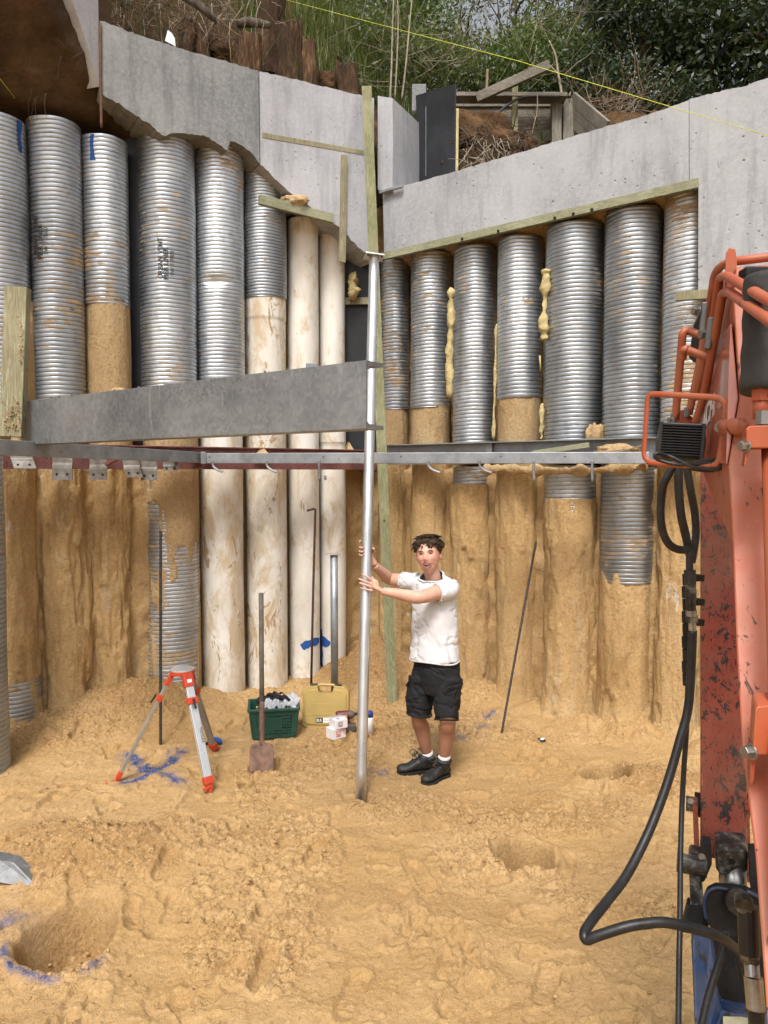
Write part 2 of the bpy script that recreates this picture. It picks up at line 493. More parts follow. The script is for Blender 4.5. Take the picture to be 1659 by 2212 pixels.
# -- concrete
def concrete(name, a, b, pit=1.0, mottle=0.35):
    t = MT(name)
    c = t.ramp(t.noise(1.1, 6, 0.6), (0.32, a), (0.66, b))
    c = t.mix(t.ramp(t.noise(4.5, 6, 0.7), (0.5, 0.0), (0.8, mottle)), c, tuple(x * 0.72 for x in a))
    c = t.mix(t.ramp(t.noise(30, 5, 0.7), (0.42, 0.0), (0.75, mottle)), c, tuple(min(1, x * 1.35) for x in b))
    p1 = t.math('MULTIPLY', t.ramp(t.vor(17), (0.02, 1.0), (0.17, 0.0)), t.ramp(t.noise(2.1, 4, 0.6), (0.46, 0.0), (0.56, 1.0)))
    p2 = t.math('MULTIPLY', t.ramp(t.vor(7.5), (0.02, 1.0), (0.11, 0.0)), t.ramp(t.noise(5.1, 3, 0.6), (0.50, 0.0), (0.56, 1.0)))
    st = t.ramp(t.noise(3.4, 7, 0.8, None, 0.8), (0.66, 0.0), (0.72, 0.5))
    drip = t.ramp(t.noise(3.0, 4, 0.7, t.stretch(2.2, 2.2, 0.22)), (0.50, 0.0), (0.70, 0.55))
    c = t.mix(drip, c, tuple(x * 0.6 for x in a))
    c = t.mix(t.ramp(t.noise(0.9, 3, 0.5), (0.55, 0.0), (0.68, 0.35)), c, tuple(min(1, x * 1.2) for x in b))
    pits = t.math('MAXIMUM', p1, p2)
    c = t.mix(t.math('MULTIPLY', pits, 0.8 * pit), c, (0.07, 0.065, 0.06))
    c = t.mix(st, c, (0.16, 0.155, 0.15))
    h = t.math('SUBTRACT', t.math('MULTIPLY', t.noise(60, 5, 0.7), 0.25), t.math('MULTIPLY', pits, pit))
    M[name] = t.out(c, 0.82, 0, t.bump(h, 0.6, 0.012), 0.25)
concrete('concrete_pale', (0.27, 0.278, 0.295), (0.385, 0.395, 0.415), 1.0, 0.4)
concrete('concrete_white', (0.345, 0.352, 0.38), (0.455, 0.462, 0.492), 0.8, 0.36)
concrete('concrete_weathered', (0.175, 0.182, 0.185), (0.285, 0.293, 0.298), 0.35, 0.6)

# -- steel
t = MT('steel_beam')
c = t.ramp(t.noise(1.8, 6, 0.65), (0.32, (0.115, 0.122, 0.13)), (0.66, (0.235, 0.247, 0.255)))
sp = t.vor(48, out='Color'); sp = t.n('SeparateColor', Color=sp).outputs[0]
c = t.mix(0.16, c, t.ramp(sp, (0.0, 0.08), (1.0, 0.42)))
c = t.mix(t.ramp(t.noise(4, 6, 0.75, t.stretch(2.6, 2.6, 0.5)), (0.60, 0.0), (0.72, 0.6)), c, (0.40, 0.41, 0.41))
c = t.mix(t.ramp(t.noise(2.1, 5, 0.7), (0.60, 0.0), (0.75, 0.6)), c, (0.15, 0.125, 0.10))
sd = t.ramp(t.noise(14, 6, 0.75), (0.68, 0.0), (0.72, 0.7))
c = t.mix(sd, c, (0.27, 0.225, 0.16))
c = t.mix(t.ramp(t.noise(1.1, 4, 0.6), (0.68, 0.0), (0.74, 0.35)), c, (0.36, 0.30, 0.08))
M['steel_beam'] = t.out(c, 0.52, 0.45, t.bump(t.noise(40, 5, 0.7), 0.25, 0.004))
t = MT('zinc_rail')
c = t.ramp(t.noise(5, 6, 0.65), (0.32, (0.20, 0.22, 0.245)), (0.66, (0.35, 0.375, 0.40)))
c = t.mix(t.ramp(t.noise(9, 5, 0.75), (0.6, 0.0), (0.72, 0.8)), c, (0.20, 0.165, 0.115))
M['zinc_rail'] = t.out(c, 0.48, 0.55, t.bump(t.noise(50, 4), 0.15, 0.003))
t = MT('zinc_pole')
c = t.ramp(t.noise(2.2, 5, 0.6, t.stretch(9, 9, 0.5)), (0.3, (0.56, 0.575, 0.59)), (0.7, (0.80, 0.815, 0.82)))
c = t.mix(t.ramp(t.noise(20, 5, 0.75, t.stretch(1, 1, 0.6)), (0.60, 0.0), (0.75, 0.5)), c, (0.40, 0.41, 0.42))
M['zinc_pole'] = t.out(c, t.ramp(t.noise(7, 4), (0.3, 0.26), (0.7, 0.44)), 0.9, t.bump(t.noise(60, 3), 0.06, 0.002))
t = MT('red_primer')
c = t.ramp(t.noise(6, 5, 0.6), (0.3, (0.10, 0.028, 0.026)), (0.7, (0.20, 0.075, 0.065)))
c = t.mix(t.ramp(t.noise(70, 3, 0.6), (0.56, 0.0), (0.62, 0.9)), c, (0.035, 0.018, 0.016))
M['red_primer'] = t.out(c, 0.7, 0, t.bump(t.noise(60, 4), 0.3, 0.004))
t = MT('rusty_plate')
c = t.ramp(t.noise(8, 6, 0.7), (0.3, (0.085, 0.07, 0.055)), (0.55, (0.185, 0.17, 0.15)), (0.75, (0.30, 0.28, 0.25)))
M['rusty_plate'] = t.out(c, 0.6, 0.4, t.bump(t.noise(50, 4), 0.3, 0.004))
simple('dark_rebar', (0.045, 0.04, 0.038), 0.6, 0.5, 0.4, 30)
simple('rust_rod', (0.075, 0.035, 0.022), 0.75, 0.2, 0.4, 30)
simple('tool_steel', (0.33, 0.33, 0.32), 0.38, 0.9, 0.25, 20)
simple('black_steel', (0.012, 0.012, 0.0125), 0.62, 0.0, 0.6, 14, 0.5, 50, 0.006, spec=0.3)
t = MT('grease_steel')
c = t.ramp(t.noise(22, 4, 0.75), (0.36, (0.018, 0.016, 0.015)), (0.52, (0.055, 0.05, 0.045)), (0.66, (0.24, 0.23, 0.21)))
M['grease_steel'] = t.out(c, t.ramp(t.noise(30, 4), (0.3, 0.3), (0.7, 0.6)), 0.4, t.bump(t.noise(45, 4, 0.7), 0.5, 0.006))
simple('aluminium', (0.74, 0.75, 0.76), 0.34, 0.75, 0.08, 8, 0.05)
simple('aluminium_dull', (0.33, 0.30, 0.27), 0.5, 0.5, 0.2, 8, 0.05)

# -- timber
def timber(name, a, b, grain_axis='z', knots=True):
    t = MT(name)
    s = {'z': (9, 9, 0.7), 'x': (0.7, 9, 9), 'd': (2.2, 2.2, 9)}[grain_axis]
    g = t.noise(7, 6, 0.65, t.stretch(*s), 1.2)
    c = t.ramp(g, (0.30, tuple(x * 0.72 for x in a)), (0.5, a), (0.7, b))
    c = t.mix(t.ramp(t.noise(2.5, 5, 0.65), (0.45, 0.0), (0.75, 0.5)), c, tuple(x * 1.3 for x in b))
    if knots: c = t.mix(t.ramp(t.vor(3.2), (0.035, 0.9), (0.075, 0.0)), c, (0.045, 0.03, 0.015))
    M[name] = t.out(c, 0.8, 0, t.bump(g, 0.3, 0.006), 0.2)
timber('green_timber', (0.185, 0.185, 0.098), (0.285, 0.28, 0.175))
timber('green_timber_level', (0.235, 0.24, 0.155), (0.345, 0.34, 0.24), 'd')
timber('mossy_timber', (0.225, 0.205, 0.125), (0.36, 0.34, 0.23))
timber('grey_timber', (0.14, 0.125, 0.10), (0.27, 0.245, 0.205), 'x')
timber('grey_timber_post', (0.15, 0.14, 0.115), (0.29, 0.27, 0.225), 'z')
timber('raw_timber', (0.42, 0.36, 0.19), (0.60, 0.54, 0.33), 'z', False)
t = MT('rotten_stump')
g = t.noise(6, 7, 0.7, t.stretch(5, 5, 0.8), 1.0)
c = t.ramp(g, (0.3, (0.028, 0.016, 0.010)), (0.5, (0.105, 0.058, 0.03)), (0.66, (0.19, 0.122, 0.068)), (0.85, (0.30, 0.21, 0.12)))
c = t.mix(t.ramp(t.noise(2.1, 5, 0.6), (0.44, 0.0), (0.62, 0.85)), c, (0.042, 0.026, 0.017))
M['rotten_stump'] = t.out(c, 0.9, 0, t.bump(g, 0.9, 0.04), 0.15)
t = MT('bark')
g = t.noise(4, 7, 0.7, t.stretch(3, 3, 0.8), 0.8)
M['bark'] = t.out(t.ramp(g, (0.3, (0.035, 0.028, 0.021)), (0.7, (0.155, 0.13, 0.105))), 0.9, 0, t.bump(g, 0.8, 0.03), 0.1)
simple('twig', (0.24, 0.17, 0.105), 0.85, 0, 0.35, 6)
simple('pale_twig', (0.30, 0.255, 0.185), 0.85, 0, 0.3, 6)
simple('root', (0.085, 0.056, 0.036), 0.9, 0, 0.4, 6)

# -- leaves and grass: colour differs from leaf to leaf
def leaf(name, cols, trans=0.25, rough=0.45):
    t = MT(name)
    nd = t.n('Attribute', attribute_name='leaf')
    f = t.n('SeparateColor', Color=nd.outputs['Color']).outputs[0]
    stops = [(i / (len(cols) - 1), c) for i, c in enumerate(cols)]
    c = t.ramp(f, *stops)
    t.out(c, rough, 0, None, 0.4)
    tr = t.n('BsdfTranslucent', Color=t.mix(0.5, c, (0.16, 0.22, 0.03)))
    mx = t.n('MixShader', Fac=trans)
    t.t.links.new(t.b.outputs[0], mx.inputs[1]); t.t.links.new(tr.outputs[0], mx.inputs[2])
    o = t.t.nodes['Material Output']; t.t.links.new(mx.outputs[0], o.inputs['Surface'])
    M[name] = t.m
leaf('leaf_olive', [(0.055, 0.075, 0.024), (0.10, 0.13, 0.042), (0.155, 0.18, 0.066), (0.215, 0.225, 0.10)], 0.4)
leaf('leaf_green', [(0.040, 0.072, 0.017), (0.075, 0.125, 0.028), (0.115, 0.17, 0.045), (0.16, 0.205, 0.07)], 0.35)
leaf('leaf_dark', [(0.012, 0.023, 0.009), (0.021, 0.037, 0.014), (0.034, 0.056, 0.021), (0.055, 0.08, 0.033)], 0.15)
leaf('leaf_grey', [(0.05, 0.06, 0.035), (0.085, 0.10, 0.06), (0.13, 0.14, 0.085)], 0.25)
leaf('grass_green', [(0.05, 0.085, 0.018), (0.095, 0.145, 0.034), (0.15, 0.19, 0.06), (0.26, 0.24, 0.11)], 0.3)
leaf('grass_dry', [(0.075, 0.07, 0.042), (0.14, 0.13, 0.08), (0.23, 0.20, 0.135), (0.095, 0.115, 0.055)], 0.2)

# -- machine paint
def paint(name, col, worn=0.2, rough=0.3, dirt=(0.03, 0.015, 0.012), fade=0.25, chipscale=12):
    t = MT(name)
    c = t.ramp(t.noise(1.8, 5, 0.6), (0.3, tuple(x * (1 - fade) for x in col)), (0.7, col))
    chips = t.ramp(t.noise(chipscale, 7, 0.78, t.stretch(1, 1, 0.7), 0.6), (0.72 - 0.16 * worn, 0.0), (0.745 - 0.16 * worn, 1.0))
    scr = t.ramp(t.noise(20, 5, 0.8, t.stretch(2.4, 2.4, 0.35), 1.4), (0.72 - 0.12 * worn, 0.0), (0.735 - 0.12 * worn, 1.0))
    m = t.math('MULTIPLY', t.math('MAXIMUM', chips, scr), min(1, 0.4 + worn))
    c = t.mix(m, c, dirt)
    lt = t.ramp(t.noise(38, 4, 0.8, t.stretch(1, 1, 0.22), 1.0), (0.74 - 0.07 * worn, 0.0), (0.75 - 0.07 * worn, 0.6))
    c = t.mix(lt, c, tuple(min(1, x * 1.5 + 0.1) for x in col))
    dust = t.ramp(t.noise(3.3, 5, 0.65), (0.40, 0.0), (0.72, 0.32))
    c = t.mix(dust, c, (0.36, 0.27, 0.18))
    r = t.mix(m, t.ramp(t.noise(8, 4), (0.3, rough), (0.7, rough + 0.15)), (0.7, 0.7, 0.7))
    M[name] = t.out(c, r, 0, t.bump(t.math('SUBTRACT', t.math('MULTIPLY', t.noise(70, 3), 0.2), m), 0.25, 0.003))
paint('orange_paint', (0.42, 0.092, 0.036), 0.55, 0.42)
paint('orange_paint_worn', (0.37, 0.056, 0.022), 1.05, 0.45, (0.022, 0.013, 0.011), 0.5, 26)
paint('orange_panel', (0.40, 0.085, 0.042), 0.05, 0.13, (0.05, 0.02, 0.015), 0.2)
paint('blue_paint', (0.012, 0.052, 0.165), 1.0, 0.45, (0.012, 0.012, 0.013), 0.5, 11)
simple('white_letter', (0.62, 0.60, 0.57), 0.5, 0, 0.1)
simple('rubber', (0.012, 0.012, 0.0125), 0.46, 0, 0.4, 25, 0.25, 90, 0.002)
simple('rubber_dull', (0.032, 0.031, 0.03), 0.7, 0, 0.35, 25, 0.3, 60, 0.003)
simple('black_sleeve', (0.030, 0.028, 0.027), 0.75, 0, 0.25, 9, 0.6, 9, 0.02)
simple('black_plastic', (0.012, 0.012, 0.013), 0.42, 0, 0.3)
simple('grey_clip', (0.11, 0.105, 0.10), 0.55, 0.2, 0.3)
simple('fitting_steel', (0.36, 0.35, 0.33), 0.36, 0.85, 0.4, 18, 0.3, 60, 0.003)
simple('sticker', (0.55, 0.50, 0.32), 0.6, 0, 0.3)
# -- small tools
simple('tripod_red', (0.50, 0.055, 0.022), 0.38, 0, 0.12)
simple('case_yellow', (0.42, 0.30, 0.10), 0.45, 0, 0.10, 6, 0.12)
simple('crate_green', (0.012, 0.058, 0.042), 0.4, 0, 0.2, 10, 0.1)
simple('white_card', (0.74, 0.72, 0.71), 0.65, 0, 0.05, 10, 0.05)
simple('purple_print', (0.10, 0.035, 0.11), 0.6, 0, 0.1)
simple('red_print', (0.55, 0.075, 0.045), 0.6, 0, 0.1)
simple('black_print', (0.02, 0.02, 0.022), 0.6, 0, 0.1, bump=0)
simple('drill_red', (0.115, 0.016, 0.016), 0.5, 0, 0.3)
simple('drill_grey', (0.085, 0.075, 0.065), 0.6, 0, 0.3)
simple('can_blue', (0.02, 0.045, 0.25), 0.35, 0, 0.1)
simple('blue_plastic', (0.02, 0.10, 0.38), 0.4, 0, 0.2)
simple('blue_spray', (0.012, 0.075, 0.30), 0.7, 0, 0.25, 20, 0.1)
simple('foam', (0.47, 0.385, 0.185), 0.9, 0, 0.25, 14, 0.7, 30, 0.02)
simple('black_ply', (0.026, 0.028, 0.033), 0.42, 0, 0.3, 4, 0.1)
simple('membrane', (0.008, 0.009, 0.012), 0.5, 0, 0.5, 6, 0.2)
simple('string_yellow', (0.56, 0.60, 0.05), 0.6, 0, 0.05, bump=0)
simple('wood_handle', (0.10, 0.085, 0.07), 0.75, 0, 0.35, 14, 0.3)
simple('spade_rust', (0.20, 0.115, 0.082), 0.65, 0.3, 0.5, 12, 0.4)
simple('plastic_film', (0.66, 0.72, 0.73), 0.3, 0, 0.1)
simple('filler_rope', (0.13, 0.075, 0.048), 0.9, 0, 0.3, 20)
# -- person
t = MT('skin')
at = t.n('SeparateColor', Color=t.n('Attribute', attribute_name='tint').outputs['Color'])
c = t.ramp(t.noise(14, 5, 0.6), (0.3, (0.54, 0.295, 0.215)), (0.7, (0.62, 0.365, 0.275)))
c = t.mix(t.math('MULTIPLY', at.outputs[0], 0.75), c, (0.52, 0.15, 0.13))
c = t.mix(t.math('MULTIPLY', at.outputs[1], 0.9), c, (0.275, 0.125, 0.072))
M['skin'] = t.out(c, 0.45, 0, t.bump(t.noise(160, 3), 0.1, 0.002), 0.4, Subsurface_Weight=0.12, Subsurface_Radius=(0.02, 0.008, 0.004), Subsurface_Scale=0.3)
simple('lips', (0.42, 0.13, 0.12), 0.4, 0, 0.1)
simple('mouth_dark', (0.03, 0.008, 0.008), 0.5, 0, 0.1, bump=0)
simple('teeth', (0.75, 0.72, 0.66), 0.25, 0, 0.03, bump=0)
simple('eye_white', (0.55, 0.52, 0.50), 0.25, 0, 0.03, bump=0)
simple('eye_iris', (0.035, 0.03, 0.028), 0.2, 0, 0.03, bump=0)
simple('hair', (0.042, 0.026, 0.016), 0.7, 0, 0.5, 30, 0.2, 120, spec=0.15)
t = MT('white_cotton')
c = t.ramp(t.noise(5, 5, 0.6), (0.3, (0.57, 0.565, 0.585)), (0.7, (0.65, 0.645, 0.655)))
w = t.noise(9, 5, 0.6, t.stretch(1.4, 1.4, 0.6), 0.8)
M['white_cotton'] = t.out(c, 0.85, 0, t.bump(w, 0.2, 0.03), 0.2)
t = MT('black_cotton')
c = t.ramp(t.noise(6, 5, 0.6), (0.3, (0.0085, 0.0085, 0.010)), (0.7, (0.019, 0.019, 0.021)))
M['black_cotton'] = t.out(c, 0.82, 0, t.bump(t.noise(13, 5, 0.6, None, 0.8), 0.5, 0.025), 0.25)
simple('boot_leather', (0.0125, 0.0125, 0.013), 0.55, 0, 0.5, 20, 0.35, 40, 0.005)
simple('boot_sole', (0.012, 0.0115, 0.011), 0.7, 0, 0.5, 20, 0.3)
simple('sock_white', (0.70, 0.69, 0.68), 0.9, 0, 0.06)
simple('grey_cloth', (0.42, 0.42, 0.45), 0.9, 0, 0.1, 20, 0.3, 60, 0.004)
# ------------------------------------------------------------------ sand floor
def gxy(x, y): p = G(x, y); return p.x, p.y
PRINTS = []
_r = random.Random(5)
for i in range(190):
    PRINTS.append((_r.uniform(-3.0, 2.6), _r.uniform(2.6, 6.6), _r.uniform(0, math.pi), _r.uniform(0.012, 0.030), _r.uniform(0.85, 1.15)))
for (x, y, a, d) in ((572, 2092, 1.45, .036), (560, 1990, 1.2, .018), (880, 2010, 0.9, .022), (1010, 2060, 2.0, .022), (470, 2100, 0.6, .024),
                     (900, 1790, 0.3, .030), (650, 1830, 0.1, .028), (480, 1880, 0.0, .030), (1180, 2120, 1.2, .025), (760, 2150, 1.3, .022), (420, 1800, 0.4, .02)):
    px, py = gxy(x, y); PRINTS.append((px, py, a, d, 1.1))
HOLE_A = (-1.555, 3.56, 0.215, 0.27)
def heights(x, y):
    x = np.asarray(x, float); y = np.asarray(y, float)
    h = 0.026 * fbm2(x * 1.1, y * 1.1, 3, 3) + 0.009 * fbm2(x * 4.2, y * 4.2, 3, 21)
    h = h + 0.010 * np.abs(fbm2(x * 2.6 + 4, y * 3.4, 4, 31))
    rough = sstep(0.05, 0.55, fbm2(x * 1.4 + 9, y * 1.4, 3, 44) + 0.1)
    damp = 0.25 * sstep(0.1, 0.7, fbm2(x * 1.0 + 2, y * 1.6, 4, 60))
    paint = np.zeros(x.shape)
    # banks of sand along the walls
    dL = (8.26 + 0.644 * x - y) * 0.84; dR = (8.15 - 0.8 * x - y) * 0.78
    nz = fbm2(x * 2.2, y * 2.2, 3, 70)
    h = h + (0.05 + 0.05 * nz) * np.exp(-(np.maximum(dL, 0) / (0.24 + 0.05 * nz)) ** 2)
    h = h + (0.13 + 0.08 * nz) * np.exp(-(np.maximum(dR, 0) / (0.24 + 0.08 * nz)) ** 2)
    h = h + 0.012 * np.sin(x * 16 + 3 * nz) * np.exp(-((dR - 0.35) / 0.25) ** 2)
    rough = np.maximum(rough, 0.7 * np.exp(-(dL / 0.3) ** 2))
    def mound(cx, cy, sx, sy, hh, r=1.0, dm=0.5):
        nonlocal h, rough, damp
        d2 = ((x - cx) / sx) ** 2 + ((y - cy) / sy) ** 2
        d2 = d2 * (1 + 0.25 * nz)
        g = np.exp(-d2)
        h = h + hh * g
        rough = np.maximum(rough, r * sstep(0.1, 0.45, g)); damp = np.maximum(damp, dm * sstep(0.12, 0.6, g))
    mound(-2.30, 6.85, 0.55, 0.42, 0.27, 1.0, 0.55); mound(-2.85, 6.45, 0.6, 0.5, 0.14, 1.0, 0.3)
    mound(-0.22, 7.95, 0.42, 0.55, 0.27, 1.0, 0.75); mound(0.10, 7.35, 0.35, 0.35, 0.10, 0.9, 0.5)
    mound(-1.75, 4.30, 0.50, 0.34, 0.15, 1.0, 0.55); mound(-1.05, 4.45, 0.45, 0.2, 0.03, 1.0, 0.25)
    mound(2.02, 5.35, 0.35, 0.25, 0.08, 1.0, 0.6); mound(0.95, 4.75, 0.5, 0.18, 0.05, 1.0, 0.2); mound(0.1, 4.95, 0.3, 0.2, 0.04, 1.0, 0.2)
    mound(-2.2, 3.2, 0.3, 0.4, 0.05, 0.7, 0.0)
    # holes
    def hole(cx, cy, rx, ry, dep, w=0.25, rim=0.02, tilt=0.0, dm=0.7):
        nonlocal h, rough, damp
        ang = np.arctan2(y - cy, x - cx)
        q = np.sqrt(((x - cx) / rx) ** 2 + ((y - cy) / ry) ** 2) * (1 + 0.07 * np.sin(ang * 3 + 1) + 0.06 * nz)
        k = 1 - sstep(1 - w, 1.06, q)
        h = h - dep * k * (1 - tilt * (y - cy) / ry) + rim * np.exp(-((q - 1.18) / 0.15) ** 2)
        damp = np.maximum(damp, dm * k); rough = np.maximum(rough, k)
        return q, ang
    qA, aA = hole(*HOLE_A, 0.34, 0.30, 0.02, 0.2, 0.55)
    hole(0.86, 4.36, 0.20, 0.17, 0.22, 0.34, 0.03, -0.3, 0.75)
    hole(1.66, 5.46, 0.17, 0.17, 0.22, 0.36, 0.03, 0.0, 0.8)
    hole(-0.12, 5.08, 0.10, 0.07, 0.06, 0.6, 0.012)
    # boot prints
    for (cx, cy, a, dep, sc) in PRINTS:
        m = (np.abs(x - cx) < 0.24) & (np.abs(y - cy) < 0.24)
        if not m.any(): continue
        ca, sa = math.cos(a), math.sin(a)
        lx = ((x[m] - cx) * ca + (y[m] - cy) * sa) / sc; ly = (-(x[m] - cx) * sa + (y[m] - cy) * ca) / sc
        wid = 0.050 - 0.012 * np.exp(-((lx + 0.01) / 0.035) ** 2) + 0.006 * (lx > 0)
        q = np.maximum(np.abs(lx) / 0.145, np.abs(ly) / wid)
        q2 = np.sqrt((lx / 0.15) ** 2 + (ly / wid) ** 2)
        q = 0.5 * q + 0.5 * q2
        k = 1 - sstep(0.80, 1.02, q)
        tread = 0.0035 * np.sin(lx * 190 + 60 * np.abs(ly)) * k * (np.abs(ly) < 0.04) * (0.5 + 0.5 * math.sin(cx * 37))
        hh = -dep * k * (0.75 + 1.6 * lx) + tread * 0.6 + dep * 0.5 * np.exp(-((q - 1.12) / 0.10) ** 2)
        h[m] = h[m] + hh
        rough[m] = rough[m] * (1 - 0.8 * k)
    # clods and grains
    d1, v1 = cells(x / 0.075, y / 0.075, 3)
    d2, v2 = cells(x / 0.030, y / 0.030, 8)
    d3, v3 = cells(x / 0.017, y / 0.017, 18)
    crumb = sstep(0.0, 0.5, fbm2(x * 2.3 + 5, y * 2.3, 3, 140) + 0.15)
    h = h + (0.35 * crumb + 0.65 * rough) * 0.0065 * np.maximum(0, 1 - (d3 / 0.55) ** 2) * v3
    h = h + rough * (0.022 * np.maximum(0, 1 - (d1 / (0.25 + 0.4 * v1)) ** 2) * (v1 > 0.45) + 0.011 * np.maximum(0, 1 - (d2 / 0.6) ** 2) * (0.3 + v2))
    h = h + 0.010 * np.maximum(0, 1 - (d2 / 0.5) ** 2) * (v2 > 0.93)
    cut = sstep(0.10, 0.14, fbm2(x * 3.1 + 7, y * 2.0, 4, 150)); h = h - 0.013 * cut * sstep(0.6, 0.2, rough)
    cut2 = sstep(0.22, 0.25, fbm2(x * 6.3 + 2, y * 4.4, 3, 160)); h = h + 0.006 * cut2
    h = h + (0.0025 + 0.004 * rough) * fbm2(x * 28, y * 28, 3, 90)
    # blue marker paint
    def stroke(x0, y0, x1, y1, w, s):
        nonlocal paint
        a, b = G(x0, y0), G(x1, y1)
        dx, dy = b.x - a.x, b.y - a.y; L2 = dx * dx + dy * dy
        tt = np.clip(((x - a.x) * dx + (y - a.y) * dy) / L2, 0, 1)
        d = np.hypot(x - a.x - tt * dx, y - a.y - tt * dy)
        br = 0.5 + 0.9 * fbm2(x * 9, y * 9, 3, 100)
        paint = np.maximum(paint, s * (1 - sstep(w * 0.45, w * 1.25, d + 0.012 * fbm2(x * 30, y * 30, 2, 7))) * np.clip(br + 0.5, 0, 1))
        paint = np.maximum(paint, 0.35 * s * (1 - sstep(w, w * 3.2, d)) * np.clip(br, 0, 1))
    stroke(270, 1692, 330, 1672, .05, 1); stroke(330, 1672, 392, 1630, .05, 1); stroke(282, 1636, 330, 1668, .055, 1); stroke(350, 1676, 392, 1692, .05, .9)
    for (a, b, w, s) in ((823, 1678, .06, .55), (1058, 1550, .045, .9), (1042, 1575, .05, .5), (985, 1597, .10, .45), (20, 1985, .08, .6)):
        stroke(a - 4, b, a + 4, b - 2, w, s)
    ring = np.exp(-((qA - 1.20) / 0.09) ** 2)
    dirn = sstep(0.25, 0.7, np.cos(aA - math.radians(-105)))
    paint = np.maximum(paint, ring * dirn * np.clip(0.75 + 1.2 * fbm2(x * 7, y * 7, 3, 110), 0, 1))
    return h, rough, np.clip(damp, 0, 1), np.clip(paint, 0, 1)
def ground_z(x, y):
    return float(heights(np.array([x]), np.array([y]))[0][0])

xs = np.concatenate([[-200, -80, -30, -12, -6, -4.5], np.arange(-3.75, 3.0, 0.0095), [3.5, 4.5, 6, 12, 30, 80, 200]])
yy = [2.25]
while yy[-1] < 8.7: yy.append(yy[-1] + 0.0075 + 0.0011 * (yy[-1] - 2.25))
ys = np.concatenate([[-200, -80, -30, -12, -5, -2, 0, 1, 1.8], yy, [9.2, 10, 14, 30, 80, 200]])
X, Y = np.meshgrid(xs, ys)
Hh, Rr, Dd, Pp = heights(X.ravel(), Y.ravel())
far = (np.abs(X.ravel()) > 5) | (Y.ravel() < 1.9) | (Y.ravel() > 9)
Hh = np.where(far, 0.0, Hh)
me = npmesh('sand_floor', np.stack([X.ravel(), Y.ravel(), Hh], -1), gridfaces(len(ys), len(xs)))
ca = me.color_attributes.new('paint', 'FLOAT_COLOR', 'POINT')
ca.data.foreach_set('color', np.stack([Pp, Dd, Rr, np.ones_like(Pp)], -1).astype('f').ravel())
GRD = tag(link('sand_ground', me, M['sand_floor'], None, True, org=(0, 0, 0)), kind='structure')

# loose clods lying on the sand
def clods(n, seed, area, size, thr, name, label):
    r = np.random.default_rng(seed); x = r.uniform(area[0], area[1], n); y = area[2] + (area[3] - area[2]) * r.uniform(0, 1, n) ** 1.4
    h, rg, dm, pt = heights(x, y); k = (rg + 0.25 * r.uniform(size=n)) > thr; x, y, h = x[k], y[k], h[k]; n = len(x)
    bm = bmesh.new(); bmesh.ops.create_icosphere(bm, subdivisions=1, radius=1); bm.verts.ensure_lookup_table()
    B = np.array([v.co[:] for v in bm.verts]); bm.verts.index_update(); Fb = np.array([[v.index for v in f.verts] for f in bm.faces]); bm.free()
    s_ = size[0] + (size[1] - size[0]) * r.uniform(0, 1, n) ** 3
    J = B[None] * (1 + r.uniform(-0.35, 0.35, (n, len(B), 1))) * s_[:, None, None] * np.array([1, 1, 0.75])
    V = J + np.stack([x, y, h + s_ * 0.25], -1)[:, None]
    F = (np.arange(n)[:, None, None] * len(B) + Fb[None]).reshape(-1, 3)
    tag(link(name, npmesh(name, V.reshape(-1, 3), F), M['sand_clod']), label, 'sand', kind='stuff')
clods(10000, 5, (-3.2, 2.6, 2.5, 7.2), (0.003, 0.016), 0.8, 'sand_clods', 'loose crumbs of sand on the heaps and trodden patches')
clods(1800, 6, (-3.2, 2.6, 2.5, 6.8), (0.004, 0.012), 0.15, 'scattered_crumbs', 'small crumbs of sand scattered over the whole floor')

# ------------------------------------------------------------------ earth standing behind the piles
EF_ = 0
def earth_face(name, p0, d, nrm, s0, s1, z0, z1, offf, mat, step=0.03, seed=0):
    ss = np.arange(s0, s1, step); zz = np.arange(z0, z1, step)
    S, Z = np.meshgrid(ss, zz); S = S.ravel(); Z = Z.ravel()
    off = offf(S, Z)
    off = off + np.where(Z < 2.4, 0.035, 0.07) * fbm(S * 1.7, Z * 1.7, 0.0, 4, seed) + 0.03 * np.abs(fbm(S * 6, Z * 5, 0.0, 3, seed + 50))
    V = np.stack([p0[0] + d[0] * S + nrm[0] * off, p0[1] + d[1] * S + nrm[1] * off, Z], -1)
    o = link(name, npmesh(name, V, gridfaces(len(zz), len(ss))), mat, None, True, org=(p0[0], p0[1], 0))
    return tag(o, kind='structure')
# left: centre line Y = 8.58 + .644 X
LD = Vector((1, 0.644)).normalized(); LN = Vector((0.644, -1)).normalized()
LP0 = (-0.09, 8.522)
def off_left(S, Z):
    X_ = LP0[0] + LD.x * S
    base = np.full(S.shape, -0.16)
    low = np.where(Z < 2.35, 0.22 * sstep(-1.72, -1.95, X_), 0.0)
    top = np.where(X_ < -0.98, 5.36, 4.88 + 0.5 * sstep(-0.95, -1.2, X_))
    up = 0.22 * sstep(0.0, 0.12, Z - top)
    side = sstep(-2.30, -2.55, X_)
    over = side * np.clip((Z - 5.42) * 0.95, 0, 2.2)
    A0 = LW(216.5, 222, 8.15); nx, ny = 0.955, -0.296
    lim = (-0.04 - ((LP0[0] + LD.x * S - A0.x) * nx + (LP0[1] + LD.y * S - A0.y) * ny)) / (LN.x * nx + LN.y * ny)
    return base + low + up + np.where(Z > 5.3, np.minimum(over, np.maximum(lim - base - low - up - 0.08, 0)), over)
earth_face('earth_wall_left', LP0, LD, LN, -6.0, 0.35, 4.7, 6.15, off_left, M['brown_earth'], 0.03, 2)
earth_face('earth_overhang', LP0, LD, LN, -6.0, -2.86, 6.12, 8.6, off_left, M['brown_earth'], 0.03, 2)
